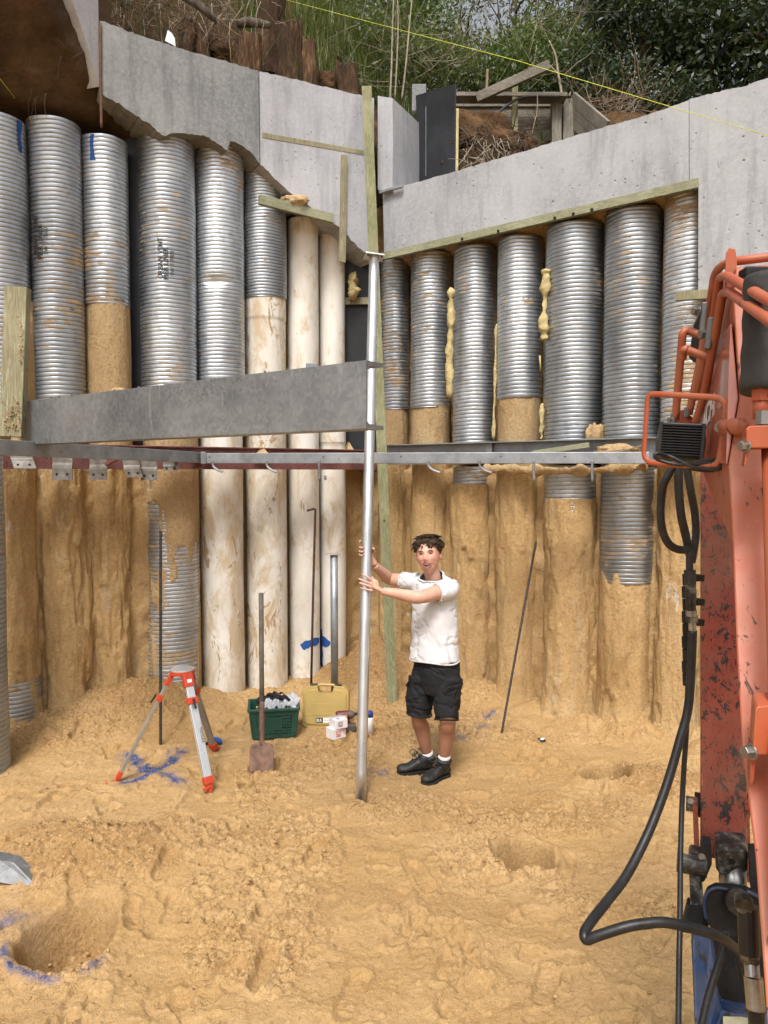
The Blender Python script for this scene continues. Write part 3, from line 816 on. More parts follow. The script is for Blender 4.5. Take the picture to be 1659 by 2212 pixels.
earth_face('sand_wall_left', LP0, LD, LN, -6.0, 0.35, -0.3, 4.72, off_left, M['sand_wall'], 0.03, 2)
RD = Vector((1, -0.8)).normalized(); RN = Vector((-0.8, -1)).normalized()
RP0 = (-0.09, 8.522)
def off_right(S, Z):
    base = np.full(S.shape, -0.17) + np.where(Z < 2.35, 0.20, 0.0)
    up = 0.30 * sstep(0.0, 0.14, Z - 4.52 - 0.04 * np.sin(S * 9))
    return base + up
earth_face('earth_wall_right', RP0, RD, RN, -0.3, 5.2, -0.3, 5.25, off_right, M['sand_wall'], 0.035, 9)

# ------------------------------------------------------------------ hillside above the walls
def hill_z(x, y):
    dl = (y - 8.72 - 0.644 * x) * 0.84; dr = (y - 8.62 + 0.8 * x) * 0.78
    st = 0.62 + 1.0 * sstep(0.6, -1.2, x)
    zl = 6.05 + np.minimum(np.maximum(dl, 0), 1.5) * st + 0.42 * np.maximum(dl - 1.5, 0)
    zr = 5.05 + 1.15 * sstep(1.0, 1.5, dr) + 0.33 * np.maximum(dr - 1.3, 0)
    z = np.where(dl > 0, np.where(dr > 0, np.maximum(zl, zr), zl), zr)
    return z, np.maximum(dl, dr)
hx = np.concatenate([np.arange(-8, 9, 0.1), np.arange(9, 40, 2.0)]); hx = np.concatenate([np.arange(-40, -8, 2.0), hx])
hy = np.concatenate([np.arange(4.0, 14, 0.1), np.arange(14, 70, 2.0)])
HX, HY = np.meshgrid(hx, hy); HX = HX.ravel(); HY = HY.ravel()
HZ, HD = hill_z(HX, HY)
HZ = HZ + (0.16 * fbm2(HX * 0.9, HY * 0.9, 4, 13) + 0.05 * fbm2(HX * 4, HY * 4, 3, 15)) * sstep(0.0, 0.8, HD)
F = gridfaces(len(hy), len(hx))
F = F[(HD[F] > 0.12).all(1)]
tag(link('hillside', npmesh('hillside', np.stack([HX, HY, HZ], -1), F), M['dark_soil'], None, True, org=(0, 9, 6)), kind='structure')
# ------------------------------------------------------------------ piles
NTH = 44
def surf_tube(name, cx, cy, zs, radf, mat, parent, nth=NTH, smooth=True, cap=True):
    """upright surface of revolution with radius radf(angle, z) and optional lids; angle 0 faces the camera"""
    th = np.linspace(-math.pi, math.pi, nth, endpoint=False)
    TH, Z = np.meshgrid(th, zs)
    R, DZ = radf(TH, Z)
    V = np.stack([cx + np.sin(TH) * R, cy - np.cos(TH) * R, Z + DZ], -1).reshape(-1, 3)
    F = gridfaces(len(zs), nth, True)
    me = npmesh(name, V, F)
    return link(name, me, mat, parent, smooth)
PITCH_R = 0.0375
PROF = [(0.0, 0.0003), (0.004, 0.0010), (0.015, 0.0014), (0.026, 0.0008), (0.0300, -0.0005), (0.0312, -0.0062), (0.0348, -0.0062), (0.0360, -0.001)]
def casing_part(name, cx, cy, r, z1, z0, mat, parent, pitch=PITCH_R, dent=None, seed=0):
    k = int((z1 - z0) / pitch) + 1
    sc = pitch / PITCH_R
    zs, off = [], []
    for i in range(k):
        for dz, dr in PROF:
            z = z1 - i * pitch - dz * sc
            if z >= z0: zs.append(z); off.append(dr)
    zs = np.array(zs); off = np.array(off)
    def f(TH, Z):
        o = np.repeat(off[:, None], TH.shape[1], 1)
        R = r + o + 0.007 * fbm(np.sin(TH) * 1.3 + seed, np.cos(TH) * 1.3, Z * 1.1, 3, seed)
        if dent is not None:
            for (a, zc, sa, sz, dep) in dent:
                R = R - dep * np.exp(-((TH - a) / sa) ** 2 - ((Z - zc) / sz) ** 2)
        DZ = pitch * TH / (2 * math.pi)
        fade = sstep(0, 0.05, z1 - Z)
        return R, DZ * fade
    return surf_tube(name, cx, cy, zs, f, M[mat], parent)
def crust_part(name, cx, cy, r, z1, z0, mat, parent, amp=0.018, seed=0, cover=None, foot=True, step=0.016, nth=84):
    zs = np.arange(z1, z0 - 0.001, -step)
    if cover is None and foot: amp = amp * 0.85
    def f(TH, Z):
        a, b = np.sin(TH), np.cos(TH)
        n1 = fbm(a * 1.1 + seed * 3.1, b * 1.1, Z * 1.0, 3, seed)
        n2 = fbm(a * 3.0 + seed, b * 3.0, Z * 2.6, 4, seed + 20)
        rid = np.abs(fbm(a * 2.2, b * 2.2 + seed, Z * 1.3, 3, seed + 40))
        chips = sstep(0.34, 0.40, fbm(a * 0.9 + seed * 2, b * 0.9, Z * 0.8, 4, seed + 60)) + 0.4 * sstep(0.42, 0.47, fbm(a * 3.2 + seed, b * 3.2, Z * 2.2, 4, seed + 80))
        fine = np.abs(fbm(a * 6 + seed, b * 6, Z * 5.0, 3, seed + 90)); big2 = sstep(0.05, 0.12, fbm(a * 1.3 + 5 + seed, b * 1.3, Z * 1.1, 3, seed + 33))
        R = r + amp * (0.28 * n1 + 0.25 * n2) - amp * 0.75 * chips + amp * 0.3 * rid - amp * 0.35 * fine + amp * 0.45 * big2
        if foot: R = R + 0.06 * np.exp(-np.maximum(Z, 0) / 0.12) * (1 + 0.5 * n1)
        if cover is not None:
            m = cover(TH, Z) + 0.10 * n1 + 0.10 * n2
            R = np.where(m > 0, np.minimum(R, r + 0.004 + 0.09 * np.clip(m, 0, 1)), r - 0.03)
        R = R * np.where(Z > z1 - 0.01, 0.985, 1.0)
        return R, 0 * Z
    return surf_tube(name, cx, cy, zs, f, M[mat], parent, nth)
def pvc_part(name, cx, cy, r, z1, z0, mat, parent, seed=0, rings=()):
    zs = np.concatenate([np.arange(z1, z0, -0.06), [z0]])
    for (zc, hh, dr) in rings: zs = np.concatenate([zs, [zc + hh, zc + hh - 0.012, zc - hh + 0.012, zc - hh]])
    zs = np.sort(np.unique(zs))[::-1]
    def f(TH, Z):
        R = r + 0.004 * fbm(np.sin(TH) + seed, np.cos(TH), Z * 0.8, 2, seed)
        for (zc, hh, dr) in rings: R = R + dr * (np.abs(Z - zc) < hh - 0.004)
        return R, 0 * Z
    return surf_tube(name, cx, cy, zs, f, M[mat], parent)
def zpx(x, y, Y): return P(x, y, Y).z

def wall_pile(side, xl, xr, label, parts, group):
    """xl..xr: outline of the pile in the photo; parts: (kind, y_top, y_bottom, options)"""
    xm = (xl + xr) / 2
    p = LW(xm, 860, 8.58) if side == 'L' else RW(xm, 860, 8.45)
    r = (xr - xl) / 2 / FPX * p.y * 0.985
    o = thing('foundation_pile', label, 'pile', (p.x, p.y, 0), group)
    Yf = p.y - r
    for (kind, yt, yb, k) in parts:
        zt = zpx(xm, yt, Yf) if yt is not None else 2.40
        zb = zpx(xm, yb, Yf) if yb is not None else -0.15
        k = dict(k); sd = int(abs(xl) * 7 + zt * 10) % 97
        rr = r * k.pop('rf', 1.0)
        if kind == 'corr': casing_part('steel_casing', p.x, p.y, rr, zt, zb, k.pop('mat', 'steel_casing_sandy'), o, seed=sd, **k)
        elif kind == 'sand': crust_part('sand_crust', p.x, p.y, rr, zt, zb, k.pop('mat', 'sand_wall'), o, seed=sd, **k)
        elif kind == 'pvc': pvc_part('plastic_pipe', p.x, p.y, rr, zt, zb, k.pop('mat', 'white_pipe'), o, seed=sd, **k)
    return o, p, r
GL, GR = 'piles of the left wall', 'piles of the right wall'
PILE = {}
def cov_l4(TH, Z):                 # crust hugging the upper right and the left foot of the fourth left pile
    return np.maximum((TH - (1.25 - 1.55 * sstep(0.9, 2.4, Z))) * 0.9, (0.5 - 3.2 * np.abs(TH + 0.45)) * 0.4 * sstep(1.1, 0.4, Z))
PILE['L1'] = wall_pile('L', -52, 66, 'corrugated steel pile at the left frame edge with a blue spray mark near its top', [
    ('corr', 236, 900, dict(mat='steel_casing_clean')), ('sand', None, None, dict(rf=1.02, amp=0.03)), ('corr', 1480, 1640, dict(rf=1.08, mat='steel_casing_dirty'))], GL)
PILE['L2'] = wall_pile('L', 76, 184, 'second corrugated steel pile from the left, with stencil lettering, behind the mossy post', [
    ('corr', 248, 960, dict(mat='steel_casing_sandy')), ('sand', None, None, dict(rf=0.95, amp=0.045))], GL)
PILE['L3'] = wall_pile('L', 187, 282, 'third pile from the left, casing above and bare sandy shaft below, beside black gap', [
    ('corr', 288, 655, dict(mat='steel_casing_sandy', rf=1.02)), ('sand', 640, 985, dict(amp=0.008, foot=False, mat='sand_crust', rf=0.985)), ('sand', None, None, dict(rf=0.90, amp=0.05))], GL)
PILE['L4'] = wall_pile('L', 306, 426, 'stencilled corrugated steel pile right of the black gap, half caked with sand below the rail', [
    ('corr', 288, 890, dict(mat='steel_casing_sandy')), ('sand', 930, 1005, dict(amp=0.008, foot=False, mat='sand_crust', rf=0.97)), ('corr', None, None, dict(mat='steel_casing_dirty', rf=0.97)),
    ('sand', None, None, dict(rf=0.99, amp=0.012, cover=cov_l4, foot=False, mat='sand_crust'))], GL)
PILE['L5'] = wall_pile('L', 423, 530, 'bright dented corrugated steel pile with a white pipe below, fifth from the left', [
    ('corr', 298, 900, dict(mat='steel_casing_clean', dent=[(0.1, 4.15, 0.5, 0.05, 0.035), (0.15, 3.45, 0.35, 0.3, 0.012)])),
    ('pvc', 900, None, dict(rf=0.86, mat='white_pipe_stained'))], GL)
PILE['L6'] = wall_pile('L', 526, 621, 'pile with a short steel sleeve over a wide white pipe with a coupling', [
    ('corr', 342, 640, dict(mat='steel_casing_clean', pitch=0.032)), ('pvc', 600, None, dict(rf=0.93, mat='white_pipe_stained', rings=((4.0 - 0.02, 0.12, 0.006),)))], GL)
PILE['L7'] = wall_pile('L', 622, 689, 'slim white plastic pipe pile behind the shovel and the yellow case', [('pvc', 468, None, dict(mat='white_pipe'))], GL)
PILE['L8'] = wall_pile('L', 689, 746, 'slimmest white plastic pipe pile next to the black corner panel', [('pvc', 492, None, dict(mat='white_pipe', rings=((2.72, 0.10, 0.006),)))], GL)

PILE['R1'] = wall_pile('R', 820, 884, 'narrow sand-streaked steel pile behind the leaning green post', [
    ('corr', 560, 885, dict(mat='steel_casing_dirty')), ('sand', 876, 985, dict(amp=0.008, foot=False, mat='sand_crust', rf=0.98)), ('sand', None, None, dict(rf=1.0, amp=0.025))], GR)
PILE['R2'] = wall_pile('R', 887, 975, 'corrugated steel pile with a sandy foot above the rail, second from the leaning green post', [
    ('corr', 540, 880, dict(mat='steel_casing_sandy')), ('sand', 872, 985, dict(amp=0.008, foot=False, mat='sand_crust', rf=0.97)), ('sand', None, None, dict(rf=0.98, amp=0.025))], GR)
PILE['R3'] = wall_pile('R', 979, 1069, 'corrugated steel pile directly behind and above the man, third from the green post', [
    ('corr', 526, 985, dict(mat='steel_casing_sandy')), ('corr', 1008, 1075, dict(mat='steel_casing_dirty', rf=0.97)), ('sand', 1046, None, dict(rf=1.06, amp=0.04))], GR)
PILE['R4'] = wall_pile('R', 1073, 1170, 'steel pile with a smooth sandy shaft above the rail and foam along its right side', [
    ('corr', 505, 858, dict(mat='steel_casing_sandy')), ('sand', 850, 985, dict(amp=0.007, foot=False, mat='sand_crust', rf=0.97)), ('sand', None, None, dict(rf=0.98, amp=0.03))], GR)
PILE['R5'] = wall_pile('R', 1177, 1299, 'wide shiny corrugated steel pile between the foam seam and its sand-marked neighbour', [
    ('corr', 474, 985, dict(mat='steel_casing_clean')), ('corr', 1005, 1110, dict(mat='steel_casing_dirty', rf=0.97)), ('sand', 1078, None, dict(rf=0.99, amp=0.035))], GR)
PILE['R6'] = wall_pile('R', 1304, 1420, 'wide corrugated steel pile with drips of sand, its casing reaching far below the rail', [
    ('corr', 442, 985, dict(mat='steel_casing_sandy')), ('corr', 1008, 1262, dict(mat='steel_casing_sandy', rf=1.02)), ('sand', 1240, None, dict(rf=1.0, amp=0.03))], GR)
PILE['R7'] = wall_pile('R', 1430, 1530, 'dirty steel pile half hidden by the end of the concrete block beside the machine', [
    ('corr', 408, 985, dict(mat='steel_casing_dirty')), ('sand', None, None, dict(rf=1.0, amp=0.03))], GR)
PILE['R8'] = wall_pile('R', 1545, 1665, 'steel pile hidden behind the orange machine arm', [
    ('corr', 650, None, dict(mat='steel_casing_sandy'))], GR)
p = P(-54, 1300, 5.6)
o = thing('foundation_pile', 'sliver of a nearer steel pile at the left frame edge below the beam', 'pile', (p.x, p.y, 0), 'piles of the side wall')
casing_part('steel_casing', p.x, p.y, 0.215, 2.45, -0.1, 'steel_casing_dirty', o, seed=4)

# stencilled and hand-written marks on the casings
def wrap_text(key, body, size, x, y, vertical=True, mat='black_print', bold=0.0, name='lettering', lift=0.007):
    o, c, r = PILE[key]
    me = text_mesh(body, size, (0, 0, 0), (1, 0, 0), (0, 1, 0), 0.0, bold)
    q = P(x, y, c.y - r)
    a0 = math.asin(max(-0.95, min(0.95, (q.x - c.x) / r)))
    n = len(me.vertices); a = np.empty(n * 3, 'f'); me.vertices.foreach_get('co', a); a = a.reshape(-1, 3)
    sx, sz = (-a[:, 1], a[:, 0]) if vertical else (a[:, 0], a[:, 1])
    th = a0 + sx / r; R = r + lift
    V = np.stack([c.x + np.sin(th) * R, c.y - np.cos(th) * R, q.z + sz], -1)
    me.vertices.foreach_set('co', V.astype('f').ravel()); me.update()
    return link(name, me, M[mat], o)
for k, x, y in (('L2', 82, 558), ('L4', 352, 602)):
    wrap_text(k, 'URBAN VENT', 0.062, x, y, bold=0.001)
    wrap_text(k, 'PIER LINER', 0.062, x + 11, y + 2, bold=0.001)
    wrap_text(k, 'SW 7-7800', 0.05, x + 22, y - 8)
wrap_text('L2', '385', 0.034, 142, 666, False)
wrap_text('L3', '525/520', 0.032, 242, 646, False)
wrap_text('L1', '520', 0.034, 4, 674, False)
def spray_patch(key, x, y, w, h, seed, name='spray_mark'):
    """ragged sheet of marker paint lying on a casing"""
    o, c, r = PILE[key]
    q = P(x, y, c.y - r); a0 = math.asin(max(-0.97, min(0.97, (q.x - c.x) / r)))
    hs = h / FPX * c.y; ws = w / FPX * c.y
    zs = np.linspace(q.z + hs / 2, q.z - hs / 2, 40)
    rows = []
    for z in zs:
        wob = 0.012 * float(vn(np.array([z * 9.0]), np.array([seed * 1.0]))[0])
        ww = ws / 2 * (0.75 + 0.35 * float(vn(np.array([z * 16.0]), np.array([seed + 4.0]))[0]))
        rows.append([(a0 + (wob - ww) / r), (a0 + (wob + ww) / r)])
    V = []
    for z, (a, b) in zip(zs, rows):
        for t_ in np.linspace(a, b, 5): V.append((c.x + math.sin(t_) * (r + 0.0065), c.y - math.cos(t_) * (r + 0.0065), z))
    return link(name, npmesh(name, V, gridfaces(40, 5)), M['blue_spray'], o, True)
spray_patch('L1', 45, 274, 17, 64, 1); spray_patch('L3', 200, 318, 12, 52, 2)
# blue arrow sprayed across the two slim white pipes
def arrow_piece(key, pts, wid, seed):
    o, c, r = PILE[key]
    vs = []
    pts = smooth_path([Vector((a, b, 0)) for a, b in pts], 8)
    ring = []
    for i, p_ in enumerate(pts):
        d = (pts[min(i + 1, len(pts) - 1)] - pts[max(i - 1, 0)]).normalized(); n_ = Vector((-d.y, d.x, 0))
        w = wid * (0.9 + 0.12 * math.sin(i * 1.1 + seed)) * min(1, 0.55 + 3 * min(i, len(pts) - 1 - i) / len(pts))
        for s in (-1, -0.5, 0, 0.5, 1):
            q = P(p_.x + n_.x * w * s, p_.y + n_.y * w * s, c.y - r)
            dx = max(-0.97 * r, min(0.97 * r, q.x - c.x))
            vs.append((c.x + dx * 1.012, c.y - math.sqrt(r * r - dx * dx) - 0.004, q.z))
    return link('spray_mark', npmesh('spray_mark', vs, gridfaces(len(pts), 5)), M['blue_spray'], o, True)
arrow_piece('L7', [(652, 1399), (664, 1392), (688, 1387)], 9, 0)
arrow_piece('L8', [(687, 1388), (700, 1386), (708, 1397)], 10, 1)
arrow_piece('L8', [(691, 1362), (690, 1400), (691, 1440), (692, 1462)], 7, 2)
# hand-printed number near the top of the last white pipe
wrap_text('L8', '89', 0.05, 706, 1037, True, lift=0.004)

# ------------------------------------------------------------------ expanding foam squeezed between the piles
def lumpy_rope(name, pts, rad, label, cat, mat, seed, group=None, wob=0.5):
    path = smooth_path(pts, 10)
    me = tube_mesh(name, path, [rad * (0.55 + wob * (1 + float(vn(np.array([i * 0.45]), np.array([seed * 1.0]))[0]))) * (0.4 if i in (0, len(path) - 1) else 1) for i in range(len(path))], 10)
    a = np.empty(len(me.vertices) * 3, 'f'); me.vertices.foreach_get('co', a); a = a.reshape(-1, 3).astype(float)
    a += np.stack([vn(a[:, 0] * 40, a[:, 1] * 40, a[:, 2] * 22, seed + k) for k in range(3)], -1) * rad * 0.55
    me.vertices.foreach_set('co', a.astype('f').ravel()); me.update()
    return tag(link(name, me, M[mat], None, True), label, cat, group)
lumpy_rope('foam_seam', [P(974, 622, 7.55), P(975, 690, 7.55), P(971, 760, 7.55), P(973, 860, 7.55)], 0.030, 'long strip of yellow foam between the second and third steel piles right of the post', 'foam', 'foam', 3, 'foam seams')
lumpy_rope('foam_seam', [P(1181, 580, 6.95), P(1180, 620, 6.95), P(1174, 690, 6.95), P(1176, 735, 6.95)], 0.036, 'thick lump of yellow foam beside the wide shiny steel pile', 'foam', 'foam', 5, 'foam seams')
lumpy_rope('foam_seam', [P(1166, 770, 6.98), P(1167, 800, 6.98)], 0.030, 'small blob of yellow foam low beside the smooth sandy shaft', 'foam', 'foam', 6, 'foam seams')
lumpy_rope('foam_seam', [P(1072, 700, 7.4), P(1070, 800, 7.4), P(1066, 950, 7.4)], 0.014, 'thin trickle of yellow foam left of the smooth sandy shaft', 'foam', 'foam', 8, 'foam seams')
lumpy_rope('foam_seam', [P(1171, 870, 7.0), P(1170, 920, 7.0), P(1169, 950, 7.0)], 0.016, 'thin trickle of yellow foam right of the smooth sandy shaft', 'foam', 'foam', 9, 'foam seams')
lumpy_rope('foam_seam', [P(762, 595, 8.22), P(764, 620, 8.2), P(762, 645, 8.2)], 0.055, 'pale blob of dried foam in the black corner above the batten', 'foam', 'foam', 10, 'foam seams', 0.3)
def sand_spill(name, label, base, apex, wl, seed):
    """small slope of sand run out between two piles"""
    b = Vector(base); a = Vector(apex); n = 15; V = []
    for i in range(n):
        f = i / (n - 1)
        for j in range(n):
            g = (j / (n - 1) - 0.5) * 2
            w = wl * (1 - f) ** 1.3 + 0.02
            q = b.lerp(a, f) + Vector((g * w * 0.78, -g * w * 0.6, -0.35 * abs(g) ** 1.5 * w * (1 - f)))
            q += Vector((0, -0.01 * float(vn(np.array([i * .7]), np.array([j * .7]), 0.0, seed)[0]), 0))
            V.append(q)
    return tag(link(name, npmesh(name, V, gridfaces(n, n)), M['sand_crust'], None, True), label, 'sand')
sand_spill('sand_spill', 'heap of sand in the black corner on the rail', P(756, 990, 8.05), P(752, 955, 8.3), 0.16, 5)
sand_spill('sand_spill', 'low heap of sand on the rail below the wide white pipe', P(565, 982, 7.05), P(563, 962, 7.3), 0.14, 8)

# ------------------------------------------------------------------ concrete capping beams
def ragged(pts, step, amp, seed):
    """subdivide an outline run and shake it a little"""
    out = []; rr = random.Random(seed)
    for a, b in zip(pts[:-1], pts[1:]):
        a, b = Vector((*a, 0)), Vector((*b, 0)); n = max(1, int((b - a).length / step))
        for i in range(n):
            q = a.lerp(b, i / n)
            out.append((q.x + rr.uniform(-amp, amp), q.y + rr.uniform(-amp, amp)))
    out.append(pts[-1])
    return out
CL, CR = 8.15, 8.05
def concrete_slab(name, outline, plane, c, depth, mat, parent=None):
    f = LW if plane == 'L' else RW
    nn = LN if plane == 'L' else RN
    pts = [f(x, y, c) for x, y in outline]
    bm = bmesh.new(); poly_slab(bm, pts, (-nn.x * depth, -nn.y * depth, 0))
    return bmesh_obj(name, bm, M[mat], parent)
topA = ragged([(217, 44), (300, 76), (400, 108), (480, 130), (558, 153)], 8, 1.6, 1)
botA = ragged([(559.5, 352), (545, 332), (525, 316), (505, 306), (497, 304), (492, 326), (484, 320), (462, 304), (440, 292), (400, 288), (366, 288), (357, 294), (349, 291), (325, 270), (290, 246), (262, 226), (240, 216), (222, 205), (217, 200)], 6, 1.4, 2)
o = tag(concrete_slab('capping_beam', topA + botA, 'L', CL, 0.42, 'concrete_weathered'), 'mottled dark grey concrete capping beam with a ragged lower edge above the left piles', 'concrete beam')
capB = thing('capping_beam', 'smooth pale concrete beam section between the mottled beam and the corner', 'concrete beam', LW(690, 500, CL))
topB = ragged([(561.5, 154), (640, 172), (720, 192), (808, 212)], 8, 1.2, 3)
botB = ragged([(809, 566), (790, 548), (760, 520), (735, 492), (712, 478), (690, 462), (660, 440), (632, 420), (610, 400), (590, 382), (575, 365), (563, 356)], 6, 1.4, 4)
concrete_slab('concrete_face', topB + botB, 'L', CL, 0.42, 'concrete_white', capB)
# battens left in the pour
def face_batten(name, plane, c, p0, p1, wpx, thick, mat, parent, proud=0.004):
    f = LW if plane == 'L' else RW; nn = LN if plane == 'L' else RN
    a, b = f(*p0, c), f(*p1, c); w = wpx / FPX * (a.y + b.y) / 2
    ax = (b - a).normalized(); n3 = Vector((nn.x, nn.y, 0))
    off = n3 * (proud - thick / 2)
    return bar(name, a + off, b + off, thick, w, M[mat], parent, up=ax.cross(n3), bevel=0.0015)
face_batten('formwork_batten', 'L', CL, (566, 292), (786, 330), 10, 0.04, 'mossy_timber', capB)
face_batten('formwork_batten', 'L', CL, (742, 337), (738, 567), 13, 0.04, 'mossy_timber', capB, 0.03)
o = face_batten('timber_batten', 'L', CL, (557, 433), (716, 474), 19, 0.045, 'green_timber_level', None, 0.05)
tag(o, 'sloping green timber batten under the pale concrete, above the slim white pipe', 'timber')
# lump of sand resting on that batten
def lump(name, c, sx, sy, sz, mat, label, cat, seed, amp=0.3, sub=3):
    bm = bmesh.new(); bmesh.ops.create_icosphere(bm, subdivisions=sub, radius=1)
    for v in bm.verts:
        q = v.co; f = 1 + amp * float(fbm(np.array([q.x * 1.6 + seed]), np.array([q.y * 1.6]), np.array([q.z * 1.6]), 3, seed)[0])
        v.co = Vector(c) + Vector((q.x * sx * f, q.y * sy * f, q.z * sz * f))
    return tag(bmesh_obj(name, bm, M[mat], None, True), label, cat)
p = LW(628, 432, CL); lump('sand_lump', p + Vector((0.02, 0.03, -0.005)), 0.135, 0.09, 0.055, 'sand_crust', 'crumbling block of sand on the sloping green batten', 'sand', 3, 0.4, 4)
lump('sand_spill', P(1284, 948, 6.72), 0.085, 0.06, 0.13, 'sand_crust', 'little slope of sand spilled between the two widest steel piles', 'sand', 41, 0.3, 4)
# right beam
capR = thing('capping_beam', 'long pale concrete beam over the right piles ending in a deep block', 'concrete beam', RW(1200, 500, CR))
concrete_slab('concrete_face', ragged([(826, 411), (900, 394), (1000, 365), (1100, 336), (1200, 306), (1300, 276), (1400, 248), (1488, 216)], 8, 1.0, 6) + [(1488, 392), (830, 549)], 'R', CR, 0.45, 'concrete_pale', capR)
concrete_slab('concrete_block', ragged([(1489.6, 215), (1560, 196), (1612, 186), (1640, 174), (1700, 158), (1800, 135)], 8, 1.2, 7) + [(1800, 628), (1508, 636), (1509, 388), (1489.6, 392)], 'R', CR, 0.45, 'concrete_pale', capR)
face_batten('formwork_batten', 'R', CR, (829, 553), (1509, 395), 17, 0.05, 'green_timber_level', capR, 0.012)
face_batten('formwork_batten', 'R', CR, (1461, 641), (1560, 634), 19, 0.05, 'mossy_timber', capR, 0.03)
for (x, y) in ((1078, 500), (1000, 517), (1280, 454), (1200, 472), (1240, 463)):
    bm = bmesh.new(); bolt_mesh(bm, RW(x, y, CR) + Vector((RN.x, RN.y, 0)) * 0.012, (RN.x, RN.y, 0), 0.014, 0.008, 8)
    bmesh_obj('bolt_head', bm, M['black_steel'], capR)
# return of the left beam at the corner
pier = thing('corner_pier', 'pale concrete pier at the corner with a stained top, left of the black board', 'concrete pier', RW(865, 410, CR))
fr = [RW(816, 410, CR - 0.03), RW(848, 413, CR - 0.03), RW(849, 300, CR - 0.03), RW(848, 212, CR - 0.03), RW(816, 207, CR - 0.03)]
bm = bmesh.new(); poly_slab(bm, fr, (0.345, 0.63, 0.0))
bmesh_obj('concrete_face', bm, M['concrete_white'], pier)
bm = bmesh.new(); add_bar(bm, RW(820, 416, CR - 0.05), RW(870, 402, CR - 0.05), 0.03, 0.03)
bmesh_obj('chipped_edge', bm, M['concrete_weathered'], pier, bevel=0.006)
# side wall cap, seen nearly edge-on at the top left
a0 = LW(216.5, 222, CL); sd_ = Vector((-0.31, -1, 0)).normalized()
def SWP(d, z): q = a0 + sd_ * d; return Vector((q.x, q.y, z))
bm = bmesh.new()
low = [(0.0, 5.62), (0.06, 5.72), (0.13, 5.84), (0.22, 5.99), (0.30, 6.10), (0.42, 6.30), (0.60, 6.55), (0.9, 6.95), (1.3, 7.4)]
poly_slab(bm, [SWP(d, z) for d, z in low] + [SWP(1.3, 7.9), SWP(0.0, 7.9)], (-0.4, 0.12, 0))
tag(bmesh_obj('side_capping_beam', bm, M['concrete_white']), 'narrow pale strip of concrete beam seen edge-on above the dark soil overhang', 'concrete beam')
tag(tube('joint_filler', [LW(217, 50, CL - 0.01), LW(217, 130, CL - 0.01), LW(218, 205, CL - 0.01), LW(219, 275, CL - 0.01)], 0.012, M['filler_rope'], seg=8, sm=4), 'brown rope of joint filler in the corner of the mottled concrete', 'joint filler')

# black panels and battens in the corner gap
cor = thing('corner_lining', 'black lining panel with timber battens in the corner between white pipe and pole', 'panel', P(775, 985, 8.35))
bm = bmesh.new(); add_bar(bm, P(772, 1010, 8.33), P(772, 560, 8.33), 0.42, 0.02, up=(0, 1, 0)); bmesh_obj('black_panel', bm, M['membrane'], cor)
bar('batten', P(745, 651, 8.28), P(815, 650, 8.28), 0.04, 0.075, M['mossy_timber'], cor)
bar('batten', P(745, 787, 8.28), P(815, 787, 8.28), 0.04, 0.05, M['grey_timber'], cor)
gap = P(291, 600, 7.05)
o = bar('gap_shade', P(290, 960, 7.12), P(289, 300, 7.12), 0.3, 0.02, M['membrane'], None, up=(0, 1, 0))  # black sheet added to stand for the shade deep in the open gap
tag(o, 'added black sheet for the shade in the gap between the third and fourth left piles', 'panel')
# ------------------------------------------------------------------ steelwork along the walls
def bool_cut(o, cutters):
    dg = bpy.context.evaluated_depsgraph_get
    for c in cutters:
        m = o.modifiers.new('cut', 'BOOLEAN'); m.operation = 'DIFFERENCE'; m.object = c; m.solver = 'EXACT'
    g = dg(); g.update()
    me = bpy.data.meshes.new_from_object(o.evaluated_get(g))
    o.modifiers.clear(); o.data = me
    for c in cutters: bpy.data.objects.remove(c, do_unlink=True)
def cyl_cutter(c, axis, r, h):
    bm = bmesh.new(); bolt_mesh(bm, Vector(c) - Vector(axis).normalized() * h / 2, axis, r, h, 20)
    bmesh.ops.recalc_face_normals(bm, faces=bm.faces[:])
    me = bpy.data.meshes.new('cut'); bm.to_mesh(me); bm.free()
    o = bpy.data.objects.new('cut', me); COL.objects.link(o); return o
# big channel beam
bL, bR = P(46, 912, 5.08), P(790, 850, 3.2)
zt, zb = P(790, 778, 3.2).z, P(790, 926, 3.2).z
bd = Vector((bR.x - bL.x, bR.y - bL.y, 0)).normalized(); bk = Vector((-bd.y, bd.x, 0))
if bk.y < 0: bk = -bk
beam = thing('channel_beam', 'large grey steel channel beam reaching out across the left half towards the pole', 'steel beam', (bR.x, bR.y, zb))
def at_z(p, z): return Vector((p.x, p.y, z))
zm = (zt + zb) / 2
web = bar('web', at_z(bL, zm) + bk * 0.005, at_z(bR, zm) + bk * 0.005, 0.010, zt - zb, M['steel_beam'], beam, bevel=0.0015)
L0 = ORG[beam.name]
bool_cut(web, [cyl_cutter(P(763, 888, 3.24) - L0, bk, 0.0135, 0.2), cyl_cutter(P(764, 812, 3.24) - L0, bk, 0.012, 0.2)])
web.data.materials.clear(); web.data.materials.append(M['steel_beam'])
